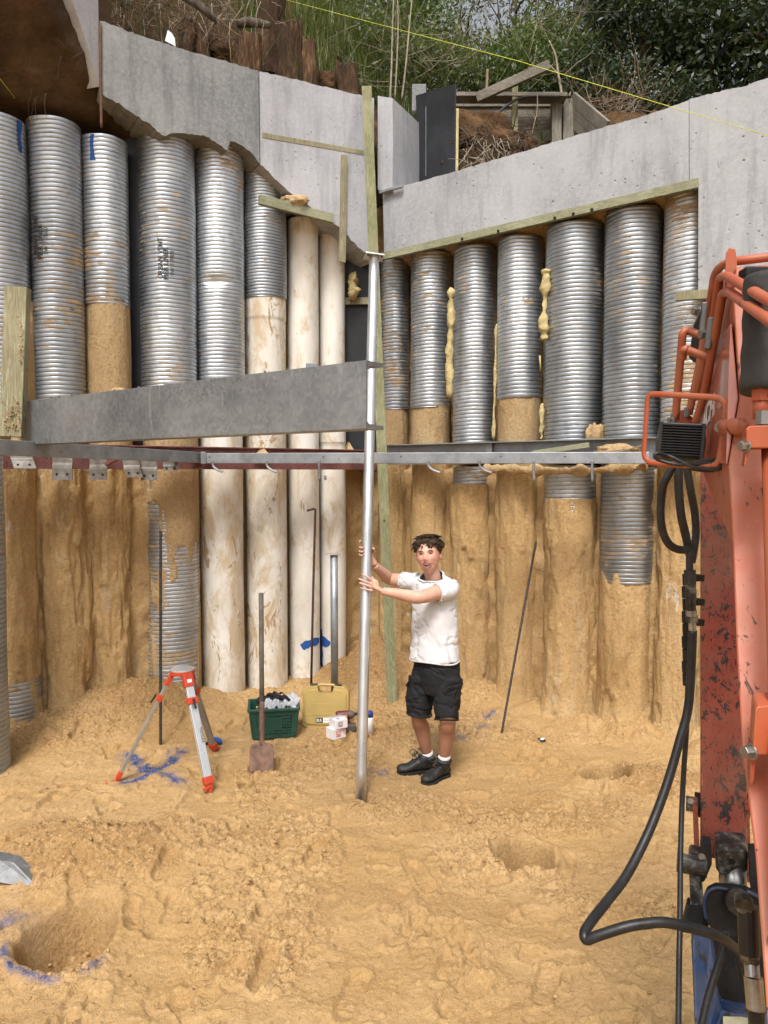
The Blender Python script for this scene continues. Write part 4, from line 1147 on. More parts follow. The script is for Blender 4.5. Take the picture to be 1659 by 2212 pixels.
for z, nm in ((zt - 0.0065, 'top_flange'), (zb + 0.0065, 'bottom_flange')):
    bm = bmesh.new()
    a, b = at_z(bL, z) + bk * 0.0105, at_z(bR, z) + bk * 0.0105
    s = 1 if nm == 'top_flange' else -1
    pr = [(0, 0.0065 * s), (0, -0.026 * s), (0.014, -0.015 * s), (0.113, -0.010 * s), (0.115, 0.0065 * s)]
    va = [bm.verts.new(a + bk * u + Vector((0, 0, w))) for u, w in pr]; vb = [bm.verts.new(b + bk * u + Vector((0, 0, w))) for u, w in pr]
    bm.faces.new(va); bm.faces.new(vb[::-1])
    for i in range(5): bm.faces.new([va[i], vb[i], vb[(i + 1) % 5], va[(i + 1) % 5]])
    bmesh_obj(nm, bm, M['steel_beam'], beam)
# dried concrete spatter and sand on the beam
def crumbs(name, pts, parent, mat, seed):
    bm = bmesh.new(); rr = random.Random(seed)
    for q, r in pts:
        n0 = len(bm.verts)
        bmesh.ops.create_icosphere(bm, subdivisions=1, radius=r, matrix=Matrix.Translation(q))
        bm.verts.ensure_lookup_table()
        for v in bm.verts[n0:]: v.co += Vector((rr.uniform(-1, 1), rr.uniform(-1, 1), rr.uniform(-1, 1))) * r * 0.35
    return tag(bmesh_obj(name, bm, M[mat], parent), kind='stuff')
rr = random.Random(3); pts = []
for i in range(70):
    f = min(0.98, max(0.5, rr.gauss(0.66, 0.06))); q = bL.lerp(bR, f); z = zt - abs(rr.gauss(0, 0.075)) - 0.004
    if z > zb: pts.append((at_z(q, z) - bk * 0.001, rr.uniform(0.0015, 0.004)))
for i in range(40):
    f = rr.uniform(0.05, 0.98); q = bL.lerp(bR, f); pts.append((at_z(q, zt + 0.002) + bk * rr.uniform(0, 0.04), rr.uniform(0.003, 0.008)))
crumbs('cement_spatter', pts, beam, 'rusty_plate', 5)
lump('sand_lump', at_z(bL.lerp(bR, 0.36), zt) + bk * 0.05, 0.045, 0.035, 0.022, 'sand_crust', 'small clump of sand on top of the channel beam', 'sand', 6)
bm = bmesh.new(); q = bL.lerp(bR, 0.88); rot_box(bm, at_z(q, zt + 0.012) + bk * 0.05, 0.05, 0.02, 0.025, 0.3)
tag(bmesh_obj('steel_offcut', bm, M['zinc_rail'], None, bevel=0.002), 'small steel wedge lying on top of the channel beam', 'steel offcut')

# rail running across the corner
rA, rB = P(438, 990, 6.85), P(1402, 989, 5.98)
rail = thing('corner_rail', 'long galvanised rail spanning the corner below the right piles with bent straps', 'rail', rA)
bar('rail_bar', rA, rB, 0.05, 0.094, M['zinc_rail'], rail, bevel=0.004)
def on_rail(x):
    f = (x - 438) / (1402 - 438.0)
    # perspective-true position
    for _ in range(8):
        q = rA.lerp(rB, f); px = 829.5 + q.x / q.y * FPX; f += (x - px) / (1402 - 438.0)
    return rA.lerp(rB, f)
for i, (x, kind) in enumerate(((462, 'b'), (578, 'b'), (690, 's'), (925, 'b'), (1035, 'b'), (1151, 's'), (1276, 's'))):
    q = on_rail(x) + Vector((0, -0.032, -0.02))
    path = [q, q + Vector((0.002, 0, -0.05)), q + Vector((0.045, -0.02, -0.085)), q + Vector((0.10, -0.04, -0.105))] if kind == 'b' else [q, q + Vector((0, 0, -0.07)), q + Vector((0.003, -0.002, -0.175))]
    tube('strap', path, 0.011, M['steel_beam'], rail, 8, 4, True, (1.0, 0.35))
for x in (455, 700, 866, 1080, 1218):
    bm = bmesh.new(); bolt_mesh(bm, on_rail(x) + Vector((0, -0.0255, 0.01)), (0, -1, 0), 0.006, 0.002, 10)
    bmesh_obj('bolt_hole', bm, M['black_steel'], rail)
# right waler (I section)
wr = thing('wall_beam', 'grey steel wall beam along the foot of the right casings behind the rail', 'steel beam', RW(1100, 960, 7.98))
wa, wb = RW(832, 1000, 7.98), RW(1620, 1000, 7.98)
n3 = Vector((RN.x, RN.y, 0))
for nm, z, w, h, o_ in (('top_flange', 2.585, 0.12, 0.011, 0.0), ('web', 2.4855, 0.008, 0.188, -0.02), ('bottom_flange', 2.386, 0.12, 0.011, 0.0)):
    bar(nm, at_z(wa, z) + n3 * o_, at_z(wb, z) + n3 * o_, w, h, M['zinc_rail'], wr, bevel=0.0015)
q = RW(1058, 985, 7.98); bm = bmesh.new(); add_bar(bm, at_z(q, 2.395) + n3 * 0.02, at_z(q, 2.578) + n3 * 0.02, 0.07, 0.01, up=(RN.x, RN.y, 0)); bmesh_obj('stiffener', bm, M['zinc_rail'], wr, bevel=0.0015)
o = bar('timber_strip', at_z(RW(1150, 985, 7.86), 2.47), at_z(RW(1272, 975, 7.86), 2.535), 0.03, 0.045, M['green_timber_level']); tag(o, 'thin pale timber strip lying in the right wall beam', 'timber')
lumpy_rope('caked_sand', [P(1040, 1013, 6.5), P(1120, 1014, 6.4), P(1230, 1017, 6.25), P(1330, 1013, 6.2), P(1400, 1003, 6.1)], 0.035, 'crust of caked sand hanging under the right end of the rail', 'sand', 'sand_crust', 4)
lump('caked_sand', P(1335, 972, 6.25), 0.20, 0.08, 0.05, 'sand_crust', 'sand with dry twigs heaped in the right wall beam near the lamp', 'sand', 12)
tag(multi_tube('dry_twigs', [([P(1290, 983, 6.15), P(1340, 975, 6.15), P(1385, 963, 6.15)], 0.006, 6), ([P(1300, 978, 6.16), P(1350, 970, 6.16), P(1372, 972, 6.16)], 0.004, 6)], M['twig']), 'dry twigs lying on the sand in the right wall beam', 'twigs')
# left waler in red primer with bent hanger plates
wl = thing('wall_beam', 'dark red primed wall beam behind the hanger plates on the left', 'steel beam', LW(300, 1010, 8.02))
la, lb = LW(-70, 1000, 8.02), LW(818, 1000, 8.02)
n3l = Vector((LN.x, LN.y, 0))
for nm, z, w, h, o_ in (('top_flange', 2.53, 0.12, 0.012, 0.0), ('web', 2.4315, 0.010, 0.185, 0.03), ('bottom_flange', 2.333, 0.12, 0.012, 0.0)):
    bar(nm, at_z(la, z) + n3l * o_, at_z(lb, z) + n3l * o_, w, h, M['red_primer'], wl, bevel=0.0015)
def hanger(x0, x1, yt, yb, Y, lean, label, kick=0.0):
    c = P((x0 + x1) / 2, (yt + yb) / 2, Y); w = (x1 - x0) / FPX * Y
    ztp, zbt = P(0, yt, Y).z, P(0, yb, Y).z; H = ztp - zbt
    o = thing('hanger_plate', label, 'steel plate', (c.x, c.y, zbt), 'bent hanger plates under the left beam')
    prof = [(0.0, 0.0), (0.005, -0.42 * H), (0.012, -0.5 * H), (0.016, -0.6 * H), (0.016 + kick * 0.5, -0.8 * H), (0.02 + kick, -H)]
    bm = bmesh.new(); th = 0.009; vs = []
    for (d, dz) in prof:
        for s in (-1, 1):
            vs.append(bm.verts.new(Vector((c.x + s * w / 2 + lean * dz, c.y - d, ztp + dz))))
        for s in (1, -1):
            vs.append(bm.verts.new(Vector((c.x + s * w / 2 + lean * dz, c.y - d + th, ztp + dz))))
    for i in range(len(prof) - 1):
        for j in range(4):
            bm.faces.new([vs[i * 4 + j], vs[i * 4 + (j + 1) % 4], vs[i * 4 + 4 + (j + 1) % 4], vs[i * 4 + 4 + j]])
    bm.faces.new(vs[:4]); bm.faces.new(vs[-4:])
    bmesh_obj('plate', bm, M['rusty_plate'], o)
    for s in (-0.26, 0.26):
        bm = bmesh.new(); bolt_mesh(bm, Vector((c.x + s * w - lean * 0.8 * H, c.y - 0.019 - kick * 0.5, ztp - 0.80 * H)), (0, -1, 0), 0.010, 0.002, 12)
        bmesh_obj('bolt_hole', bm, M['black_steel'], o)
hanger(14, 62, 972, 1012, 6.0, -0.55, 'slanting bent hanger plate farthest left below the beam end', 0.03)
hanger(114, 157, 972, 1037, 6.15, 0, 'square hanger plate with two holes, second from the left under the beam')
hanger(194, 232, 980, 1036, 6.3, 0, 'hanger plate with two holes, third from the left under the beam')
hanger(262, 298, 985, 1031, 6.4, -0.25, 'tilted brown hanger plate next to the pink offcut')
hanger(305, 340, 988, 1037, 6.45, 0, 'narrow grey hanger plate below the middle of the side rail')
hanger(352, 384, 994, 1016, 6.55, -0.1, 'short curled hanger plate near the corner of the rails')
o = bar('primed_offcut', P(228, 1003, 6.2), P(262, 986, 6.15), 0.03, 0.03, M['red_primer']); tag(o, 'pinkish primed steel offcut sticking out between two hanger plates', 'steel offcut')
# side rail coming towards the camera
sA, sB = P(437, 989, 6.93), Vector((-2.50, 4.55, 2.46))
tag(bar('side_rail', sA, sB, 0.045, 0.10, M['zinc_rail'], bevel=0.004), 'galvanised side rail running from the corner joint towards the left under the beam', 'rail')
bm = bmesh.new(); rot_box(bm, P(440, 989, 6.82), 0.05, 0.03, 0.11); tag(bmesh_obj('rail_joint', bm, M['steel_beam'], None, bevel=0.004), 'welded joint block where the two rails meet at left centre', 'steel plate')

# ------------------------------------------------------------------ posts, pole, bars
tag(bar('leaning_timber', P(792, 188, 7.92), P(848, 1530, 7.12), 0.101, 0.045, M['green_timber'], up=(0, 1, 0), bevel=0.003), 'long green treated timber leaning in the corner behind the steel pole', 'timber')
bm = bmesh.new()
post = thing('mossy_post', 'upright mossy timber post at the left end of the channel beam', 'timber', P(35, 945, 4.94))
bar('timber', P(27, 944, 4.94), P(39, 622, 4.97), 0.148, 0.07, M['mossy_timber'], post, up=(0, 1, 0), bevel=0.004)
pts = []
for i in range(90):
    pts.append((P(rr.gauss(28, 12), rr.gauss(905, 18), 4.90), rr.uniform(0.002, 0.007)))
for i in range(30): pts.append((P(rr.gauss(46, 7), rr.gauss(745, 25), 4.905), rr.uniform(0.003, 0.009)))
crumbs('caked_sand', [q for q in pts if 829.5 + q[0].x / q[0].y * FPX < 58 and 829.5 + q[0].x / q[0].y * FPX > 8], post, 'sand_crust', 2)
c = P(62, 960, 5.22)
o = thing('caked_board', 'sand-caked slab standing between the mossy post and the second steel pile', 'slab', c)
crust_part('sand_crust', c.x - 0.03, c.y, 0.082, P(0, 650, 5.2).z, P(0, 965, 5.2).z, 'sand_crust', o, 0.010, 31, None, False, 0.02, 28)
lump('caked_sand', P(24, 962, 4.98), 0.10, 0.06, 0.03, 'sand_crust', 'lump of caked sand under the mossy post on the beam end', 'sand', 9)

pole = thing('steel_pole', 'tall shiny galvanised steel pole with a top plate held upright by the man', 'pole', P(778, 1728, 5.10))
PB, PT = P(779, 1735, 5.10), P(808, 556, 6.0)
tube('shaft', [PB.lerp(PT, i / 20) for i in range(21)], 0.0385, M['zinc_pole'], pole, 28)
pd = (PT - PB).normalized(); px_ = Vector((1, 0.25, 0)); px_ = (px_ - pd * px_.dot(pd)).normalized(); py_ = pd.cross(px_)
bm = bmesh.new(); rot_box(bm, PT + pd * 0.006, 0.15, 0.11, 0.014, M=Matrix((px_, py_, pd)).transposed()); plate = bmesh_obj('top_plate', bm, M['zinc_pole'], pole, bevel=0.003)
for s in (-1, 1):
    bm = bmesh.new(); bolt_mesh(bm, PT + px_ * 0.055 * s - py_ * 0.03 - pd * 0.003, -pd, 0.008, 0.003, 10)
    bmesh_obj('bolt_hole', bm, M['black_steel'], pole)
sp = thing('short_post', 'short galvanised post with a wide top plate behind the yellow case', 'pole', P(722, 1490, 6.95))
tube('shaft', [P(723, 1500, 6.95), P(721.5, 1199, 7.02)], 0.036, M['zinc_rail'], sp, 20)
q = P(721.5, 1197, 7.02); bm = bmesh.new(); rot_box(bm, q, 0.145, 0.10, 0.012, 0.2); bmesh_obj('top_plate', bm, M['zinc_pole'], sp, bevel=0.002)
tag(tube('hooked_rod', [P(672, 1492, 6.95), P(676, 1300, 7.1), P(681, 1108, 7.25), P(681.5, 1101, 7.25), P(678, 1099, 7.24), P(664, 1103, 7.18)], 0.0115, M['rust_rod'], seg=8), 'thin rusty rod with a hooked top leaning on the white pipes', 'rod')
def ribbed_bar(name, a, b, r, label, mat='dark_rebar'):
    a, b = Vector(a), Vector(b); n = int((b - a).length / 0.007); path = [a.lerp(b, i / n) for i in range(n + 1)]
    return tag(tube(name, path, [r * (1.16 if i % 3 == 0 else 0.95) for i in range(n + 1)], M[mat], seg=8, smooth=False), label, 'rebar', 'loose reinforcing bars')
ribbed_bar('reinforcing_bar', P(347, 1612, 6.08), P(347, 1147, 6.45), 0.0125, 'black ribbed bar standing upright behind the tripod')
ribbed_bar('reinforcing_bar', P(1082, 1592, 6.33), P(1158, 1170, 6.85), 0.0105, 'dark ribbed bar leaning against the right sand wall')
# string lines
tag(tube('string_line', [P(580, -10, 9.2), P(1120, 132, 7.2), P(1720, 312, 5.4)], 0.0028, M['string_yellow'], seg=5), 'yellow builder\'s string stretched across the top of the picture', 'string')
tag(tube('string_end', [P(-20, 145, 5.6), P(33, 212, 6.1)], 0.0028, M['string_yellow'], seg=5), 'short end of yellow string at the left edge under the soil overhang', 'string')
# ------------------------------------------------------------------ excavator boom, arm and hitch
ex = thing('excavator', 'orange excavator boom and arm with hydraulic hoses and a blue hitch along the right edge', 'excavator', P(1560, 2212, 2.3))
EFW = Vector((0.39, 0.92, 0)).normalized(); ELT = Vector((0.92, -0.39, 0)).normalized()
def quad_sweep(name, secs, mat, parent, bevel=0.0):
    bm = bmesh.new(); rows = [[bm.verts.new(p) for p in s] for s in secs]; n = len(rows[0])
    bm.faces.new(rows[0]); bm.faces.new(rows[-1][::-1])
    for a, b in zip(rows[:-1], rows[1:]):
        for i in range(n): bm.faces.new([a[i], a[(i + 1) % n], b[(i + 1) % n], b[i]])
    return bmesh_obj(name, bm, M[mat], parent, bevel=bevel)
# arm
arm = bar('arm', P(1556, 860, 3.05), P(1562, 1848, 2.56), 0.149, 0.20, M['orange_paint_worn'], ex, up=EFW, bevel=0.005)
for s, x0, x1 in ((-1, 1501, 1508), (1, 1612, 1616)):
    bar('side_link', P(x0, 1725, 2.52), P(x1, 1900, 2.48), 0.016, 0.06, M['orange_paint_worn'], ex, up=EFW)
bm = bmesh.new(); bolt_mesh(bm, P(1482, 1735, 2.6), ELT, 0.026, 0.07, 18); bmesh_obj('arm_pin', bm, M['grease_steel'], ex)
bm = bmesh.new(); bolt_mesh(bm, P(1500, 1737, 2.6), ELT, 0.042, 0.020, 14); bmesh_obj('pin_boss', bm, M['black_steel'], ex)
bm = bmesh.new(); bolt_mesh(bm, P(1604, 1740, 2.55), ELT, 0.046, 0.022, 14); bmesh_obj('pin_boss', bm, M['black_steel'], ex)
bm = bmesh.new(); bolt_mesh(bm, P(1490, 1729, 2.44), (0, -1, 0.2), 0.010, 0.008, 8); bmesh_obj('pin_bolt', bm, M['tool_steel'], ex)
# boom
ER = [((1590, 578, 2.05), (1562, 610, 2.68)), ((1583, 640, 2.0), (1548, 740, 2.62)), ((1597, 860, 1.9), (1514, 905, 2.52)), ((1574, 1002, 1.86), (1508, 997, 2.47)),
      ((1583, 1180, 1.78), (1596, 1180, 2.2)), ((1591, 1400, 1.66), (1606, 1400, 2.0)), ((1603, 1620, 1.55), (1618, 1620, 1.9)), ((1632, 1850, 1.4), (1645, 1850, 1.7)), ((1664, 2300, 1.2), (1675, 2300, 1.45))]
secs = []
for e, f in ER:
    a, b = P(*e), P(*f); secs.append([a, a + ELT * 0.26, b + ELT * 0.26, b])
boom = quad_sweep('boom', secs, 'orange_paint', ex, 0.004)
# glossy side sheet of the boom with its lettering
pa, pb, pc, pd4 = P(1581, 750, 1.955), P(1594, 860, 1.905), P(1575, 995, 1.87), P(1518, 993, 2.45)
pe = P(1562, 745, 2.6)
def off(p): return p + Vector((-0.004, -0.001, 0))
bm = bmesh.new(); poly_slab(bm, [off(P(1583, 700, 1.97)), off(P(1597, 860, 1.9)), off(P(1574, 1002, 1.86)), off(P(1508, 997, 2.47)), off(P(1514, 905, 2.52)), off(P(1548, 745, 2.62))], (-0.003, 0, 0))
bmesh_obj('side_sheet', bm, M['orange_panel'], ex)
o0, o1 = P(1500, 960, 2.52), P(1536, 912, 2.24)
xd = (o1 - o0)
me = text_mesh('HITACHI', 0.100, o0 + Vector((-0.012, -0.012, 0.0)), xd, (0.1, 0.1, 1), 0.0008, 0.002)
link('lettering', me, M['white_letter'], ex)
# lug and far bracket at the boom head
bm = bmesh.new(); poly_slab(bm, [P(1568, 545, 2.1), P(1574, 535, 2.1), P(1588, 537, 2.1), P(1592, 560, 2.1), P(1592, 640, 2.1), P(1566, 640, 2.1)], EFW * 0.03); bmesh_obj('lug', bm, M['orange_paint'], ex, bevel=0.002)
bm = bmesh.new(); rot_box(bm, P(1630, 625, 2.0), 0.07, 0.05, 0.11); bmesh_obj('black_block', bm, M['black_steel'], ex, bevel=0.006)
bm = bmesh.new(); poly_slab(bm, [P(1498, 700, 2.62), P(1520, 655, 2.62), P(1530, 660, 2.62), P(1530, 770, 2.62), P(1500, 782, 2.62), P(1488, 770, 2.62)], EFW * 0.035); bmesh_obj('hose_guard', bm, M['black_plastic'], ex, bevel=0.003)
# cylinder in its sleeve
tube('cylinder_sleeve', [P(1662, 600, 1.74), P(1658, 690, 1.73), P(1653, 780, 1.72), P(1648, 848, 1.71)], lambda f: 0.054 + 0.0015 * math.sin(f * 23) - 0.004 * f, M['black_sleeve'], ex, 24, 6)
tube('rod_nut', [P(1644, 838, 1.70), P(1643, 866, 1.70)], 0.021, M['orange_paint'], ex, 6, smooth=False)
tube('rod', [P(1643, 860, 1.70), P(1642, 905, 1.70)], 0.016, M['orange_paint'], ex, 16)
tube('steel_nut', [P(1652, 888, 1.66), P(1651, 917, 1.66)], 0.0195, M['tool_steel'], ex, 8, smooth=False)
bm = bmesh.new(); poly_slab(bm, [P(1612, 926, 1.62), P(1618, 920, 1.62), P(1720, 916, 1.62), P(1720, 968, 1.62), P(1620, 968, 1.62), P(1612, 962, 1.62)], EFW * 0.12); bmesh_obj('bracket', bm, M['orange_paint'], ex, bevel=0.003)
bm = bmesh.new(); poly_slab(bm, [P(1612, 960, 1.63), P(1620, 966, 1.63), P(1612, 1005, 1.63), P(1607, 1008, 1.63)], EFW * 0.10); bmesh_obj('bracket_leg', bm, M['orange_paint'], ex, bevel=0.002)
def hexbolt(x, y, Y, r, l, d=(-1, -0.25, 0)):
    bm = bmesh.new(); q = P(x, y, Y); bolt_mesh(bm, q, d, r, l, 6); bolt_mesh(bm, q + Vector(d).normalized() * -0.003, d, r * 1.35, 0.004, 14)
    bmesh_obj('hex_bolt', bm, M['tool_steel'], ex, bevel=0.0008)
hexbolt(1610, 963, 1.63, 0.0115, 0.014)
bm = bmesh.new(); poly_slab(bm, [P(1626, 1622, 1.42), P(1631, 1534, 1.42), P(1637, 1526, 1.42), P(1740, 1520, 1.42), P(1740, 1630, 1.42), P(1632, 1632, 1.42)], EFW * 0.1); bmesh_obj('bracket', bm, M['orange_paint'], ex, bevel=0.003)
bm = bmesh.new(); poly_slab(bm, [P(1622, 1630, 1.43), P(1634, 1630, 1.43), P(1628, 1690, 1.43), P(1620, 1700, 1.43)], EFW * 0.09); bmesh_obj('bracket_leg', bm, M['orange_paint_worn'], ex, bevel=0.002)
hexbolt(1622, 1624, 1.43, 0.0125, 0.016)
tube('boom_cylinder', [P(1672, 970, 1.66), P(1690, 1500, 1.45), P(1705, 2000, 1.25)], 0.026, M['orange_paint'], ex, 18, 4)
# steel hydraulic lines
TR = 0.0125
for pts in ([(1690, 552, 2.1), (1600, 563, 2.15), (1575, 567, 2.2), (1556, 577, 2.25), (1544, 596, 2.3), (1538, 630, 2.33), (1527, 693, 2.4), (1512, 782, 2.45), (1488, 895, 2.5)],
            [(1720, 684, 1.55), (1659, 648, 1.62), (1582, 603, 1.93), (1570, 597, 2.02), (1557, 600, 2.15), (1552, 617, 2.18), (1542, 682, 2.25), (1530, 750, 2.3), (1503, 860, 2.4)],
            [(1720, 730, 1.5), (1659, 690, 1.58), (1588, 640, 1.88), (1574, 631, 1.98), (1562, 635, 2.1), (1558, 650, 2.12), (1542, 741, 2.2), (1520, 855, 2.3), (1503, 911, 2.36)],
            [(1524, 727, 2.32), (1490, 716, 2.34), (1481, 715, 2.34), (1475, 721, 2.34), (1473, 740, 2.35), (1466, 820, 2.4), (1459, 907, 2.44)],
            [(1540, 778, 2.28), (1488, 757, 2.3), (1480, 755, 2.3), (1476, 761, 2.31), (1474, 775, 2.32)],
            ):
    tube('hydraulic_pipe', [P(*p_) for p_ in pts], TR, M['orange_paint'], ex, 14, 5)
for (x, y, Y, h, dx) in ((1532, 721, 2.20, 70, -8), (1519, 690, 2.30, 74, -7), (1561, 1016 - 110, 2.36, 12, 0)):
    a, b = P(x - dx / 2, y - h / 2, Y), P(x + dx / 2, y + h / 2, Y)
    bar('pipe_clip', a, b, 0.018, 0.022, M['grey_clip'], ex, up=EFW, bevel=0.005)
hexbolt(1522, 723, 2.22, 0.012, 0.016); hexbolt(1506, 672, 2.3, 0.012, 0.016); hexbolt(1450, 907, 2.44, 0.009, 0.012)
bm = bmesh.new(); poly_slab(bm, [P(1455, 893, 2.5), P(1475, 884, 2.5), P(1500, 905, 2.5), P(1498, 1010, 2.5), P(1455, 1008, 2.5)], EFW * 0.05); bmesh_obj('pipe_bracket', bm, M['orange_paint_worn'], ex, bevel=0.003)
bar('pipe_clip', P(1454, 892, 2.44), P(1453, 916, 2.44), 0.014, 0.02, M['grey_clip'], ex, up=EFW); bar('pipe_clip', P(1483, 880, 2.42), P(1482, 902, 2.42), 0.014, 0.02, M['grey_clip'], ex, up=EFW)
# work lamp
lamp = bpy.data.objects.new('work_lamp', None); COL.objects.link(lamp); lamp.parent = ex; ORG[lamp.name] = ORG[ex.name]
lc = P(1471, 952, 2.2); Rl = Matrix.Rotation(math.radians(4), 3, 'Y') @ Matrix.Rotation(math.radians(-20), 3, 'Z')
def LB(x, y, z): return lc + Rl @ Vector((x, y, z))
bm = bmesh.new()
prof = [(-0.066, -0.052), (-0.052, -0.060), (0.052, -0.060), (0.066, -0.052), (0.070, 0.0), (0.062, 0.056), (-0.062, 0.056), (-0.070, 0.0)]
fr = [bm.verts.new(LB(x * 0.86, -0.016, z * 0.9)) for x, z in prof]; bk_ = [bm.verts.new(LB(x * 1.02, 0.045, z * 1.02)) for x, z in prof]
bm.faces.new(fr); bm.faces.new(bk_[::-1])
for i in range(8): bm.faces.new([fr[i], bk_[i], bk_[(i + 1) % 8], fr[(i + 1) % 8]])
bmesh_obj('lamp_body', bm, M['black_plastic'], lamp, bevel=0.002)
for i in range(12):
    z = -0.043 + i * 0.0078
    bm = bmesh.new(); rot_box(bm, LB(0, -0.027, z), 0.108, 0.022, 0.0026, M=Rl); bmesh_obj('cooling_fin', bm, M['black_plastic'], lamp)
for s in (-1, 1):
    bm = bmesh.new(); rot_box(bm, LB(s * 0.058, -0.026, 0.0), 0.009, 0.026, 0.10, M=Rl); bmesh_obj('fin_frame', bm, M['black_plastic'], lamp, bevel=0.001)
gp = [(1402, 853), (1420, 851.5), (1500, 856), (1545, 859), (1560, 866), (1566, 882), (1562, 930), (1554, 985), (1549, 998)]
gp2 = [(1549, 998), (1540, 1004), (1480, 1005), (1410, 1000), (1397, 994), (1391, 982), (1392, 960), (1396, 900), (1398, 866), (1402, 853)]
tube('lamp_guard', [P(x, y, 2.2 - 0.0014 * (x - 1390)) for x, y in gp + gp2[1:]], 0.0085, M['orange_paint'], lamp, 8, 4, True, (0.45, 1.0))
tube('lamp_stub', [P(1562, 922, 1.96), P(1600, 921, 1.84)], 0.021, M['orange_paint'], ex, 14)
hexbolt(1562, 923, 1.95, 0.0135, 0.018)
tube('lamp_cable', [P(x, y, 2.10 - 0.0012 * max(0, x - 1450)) for x, y in ((1640, 890), (1600, 882), (1566, 878), (1563, 882), (1575, 892), (1584, 915), (1586, 952), (1566, 985), (1517, 996), (1471, 1004), (1430, 996), (1415, 988), (1420, 979), (1450, 987), (1490, 1006), (1525, 1012), (1550, 1014), (1556, 1004), (1530, 999), (1498, 1003))], 0.0052, M['rubber'], lamp, 10, 5)
tube('cable_plug', [P(1482, 1006, 2.10), P(1520, 1012, 2.10), P(1556, 1012, 2.10)], 0.011, M['rubber'], lamp, 10, 4)
# ribbed hoses below the lamp
def ribbed_hose(pts, r):
    path = smooth_path([P(*p_) for p_ in pts], 22)
    return tube('ribbed_hose', path, [r * (1.06 if i % 2 else 0.93) for i in range(len(path))], M['rubber_dull'], ex, 14)
ribbed_hose([(1457, 1000, 2.36), (1446, 1022, 2.36), (1433, 1050, 2.36), (1427, 1100, 2.37), (1431, 1145, 2.38), (1445, 1175, 2.39), (1466, 1187, 2.4), (1488, 1187, 2.4)], 0.0125)
ribbed_hose([(1466, 1000, 2.4), (1466, 1050, 2.4), (1471, 1110, 2.4), (1482, 1160, 2.42), (1490, 1200, 2.42)], 0.0135)
ribbed_hose([(1482, 1000, 2.44), (1492, 1060, 2.44), (1501, 1110, 2.46), (1503, 1160, 2.46), (1494, 1215, 2.44)], 0.0125)
for (x0, y0, x1, y1, r, mt) in ((1489, 1186, 1490, 1232, .0115, 'rubber_dull'), (1490, 1232, 1491, 1262, .0185, 'rubber_dull'), (1491, 1262, 1492, 1272, .0165, 'grease_steel'), (1492, 1272, 1492, 1296, .0180, 'grease_steel'), (1492, 1296, 1493, 1318, .0155, 'grease_steel'),
                             (1493, 1318, 1494, 1330, .0175, 'fitting_steel'), (1494, 1330, 1495, 1344, .0185, 'grease_steel'), (1495, 1344, 1496, 1366, .0125, 'fitting_steel')):
    tube('hose_fitting', [P(x0, y0, 2.40), P(x1, y1, 2.40)], r, M[mt], ex, 16, smooth=False)
for y in range(1240, 1460, 27):
    tube('hose_fitting', [P(1483, y, 2.44), P(1484, y + 24, 2.44)], 0.0135 if (y // 27) % 2 else 0.0155, M['black_steel'], ex, 14, smooth=False)
for y in (1248, 1300, 1344):
    bar('hose_clamp', P(1494, y, 2.46), P(1515, y, 2.48), 0.03, 0.022, M['black_steel'], ex)
# loose hoses
tube('hydraulic_hose', [P(*p_) for p_ in ((1496, 1362, 2.40), (1494, 1420, 2.40), (1487, 1526, 2.39), (1467, 1604, 2.36), (1442, 1690, 2.32), (1411, 1774, 2.27), (1381, 1840, 2.22), (1349, 1898, 2.16), (1312, 1946, 2.09), (1281, 1985, 2.03), (1264, 2010, 2.0))], 0.0142, M['rubber'], ex, 18, 6)
tube('hydraulic_hose', [P(*p_) for p_ in ((1281, 1985, 2.03), (1268, 2004, 2.0), (1262, 2020, 1.98), (1268, 2030, 1.97), (1290, 2022, 1.96), (1349, 2003, 1.95), (1395, 1995, 1.95), (1440, 1993, 1.95), (1504, 2007, 1.95), (1545, 2020, 1.96), (1575, 2038, 1.99), (1596, 2062, 2.03), (1606, 2110, 2.08))], 0.0142, M['rubber'], ex, 18, 6)
tube('hydraulic_hose', [P(*p_) for p_ in ((1486, 1440, 2.44), (1484, 1557, 2.43), (1478, 1650, 2.41), (1473, 1743, 2.38), (1470, 1850, 2.3), (1469, 1960, 2.2), (1467, 2080, 2.1), (1465, 2240, 2.0))], 0.0085, M['rubber'], ex, 12, 5)
tube('hydraulic_hose', [P(*p_) for p_ in ((1568, 2010, 2.06), (1562, 2050, 2.05), (1546, 2100, 2.03), (1528, 2160, 2.0), (1508, 2250, 1.96))], 0.0105, M['rubber'], ex, 12, 5)
# hitch and linkage
bm = bmesh.new(); poly_slab(bm, [P(1545, 1838, 2.36), P(1552, 1832, 2.36), P(1608, 1836, 2.36), P(1616, 1844, 2.36), P(1616, 1880, 2.36), P(1604, 1892, 2.36), P(1556, 1890, 2.36), P(1546, 1878, 2.36)], EFW * 0.13); bmesh_obj('rod_eye', bm, M['grease_steel'], ex, bevel=0.006)
bm = bmesh.new(); bolt_mesh(bm, P(1581, 1861, 2.358), (0, -1, 0), 0.009, 0.004, 12); bmesh_obj('grease_nipple', bm, M['black_steel'], ex)
tube('cylinder_rod', [P(1582, 1872, 2.40), P(1584, 1935, 2.36)], 0.043, M['tool_steel'], ex, 22)
bm = bmesh.new(); poly_slab(bm, [P(1487, 1846, 2.36), P(1492, 1838, 2.36), P(1512, 1842, 2.36), P(1516, 1900, 2.34), P(1520, 1958, 2.3), P(1491, 1956, 2.3), P(1489, 1900, 2.34)], EFW * 0.05); bmesh_obj('link_plate', bm, M['grease_steel'], ex, bevel=0.003)
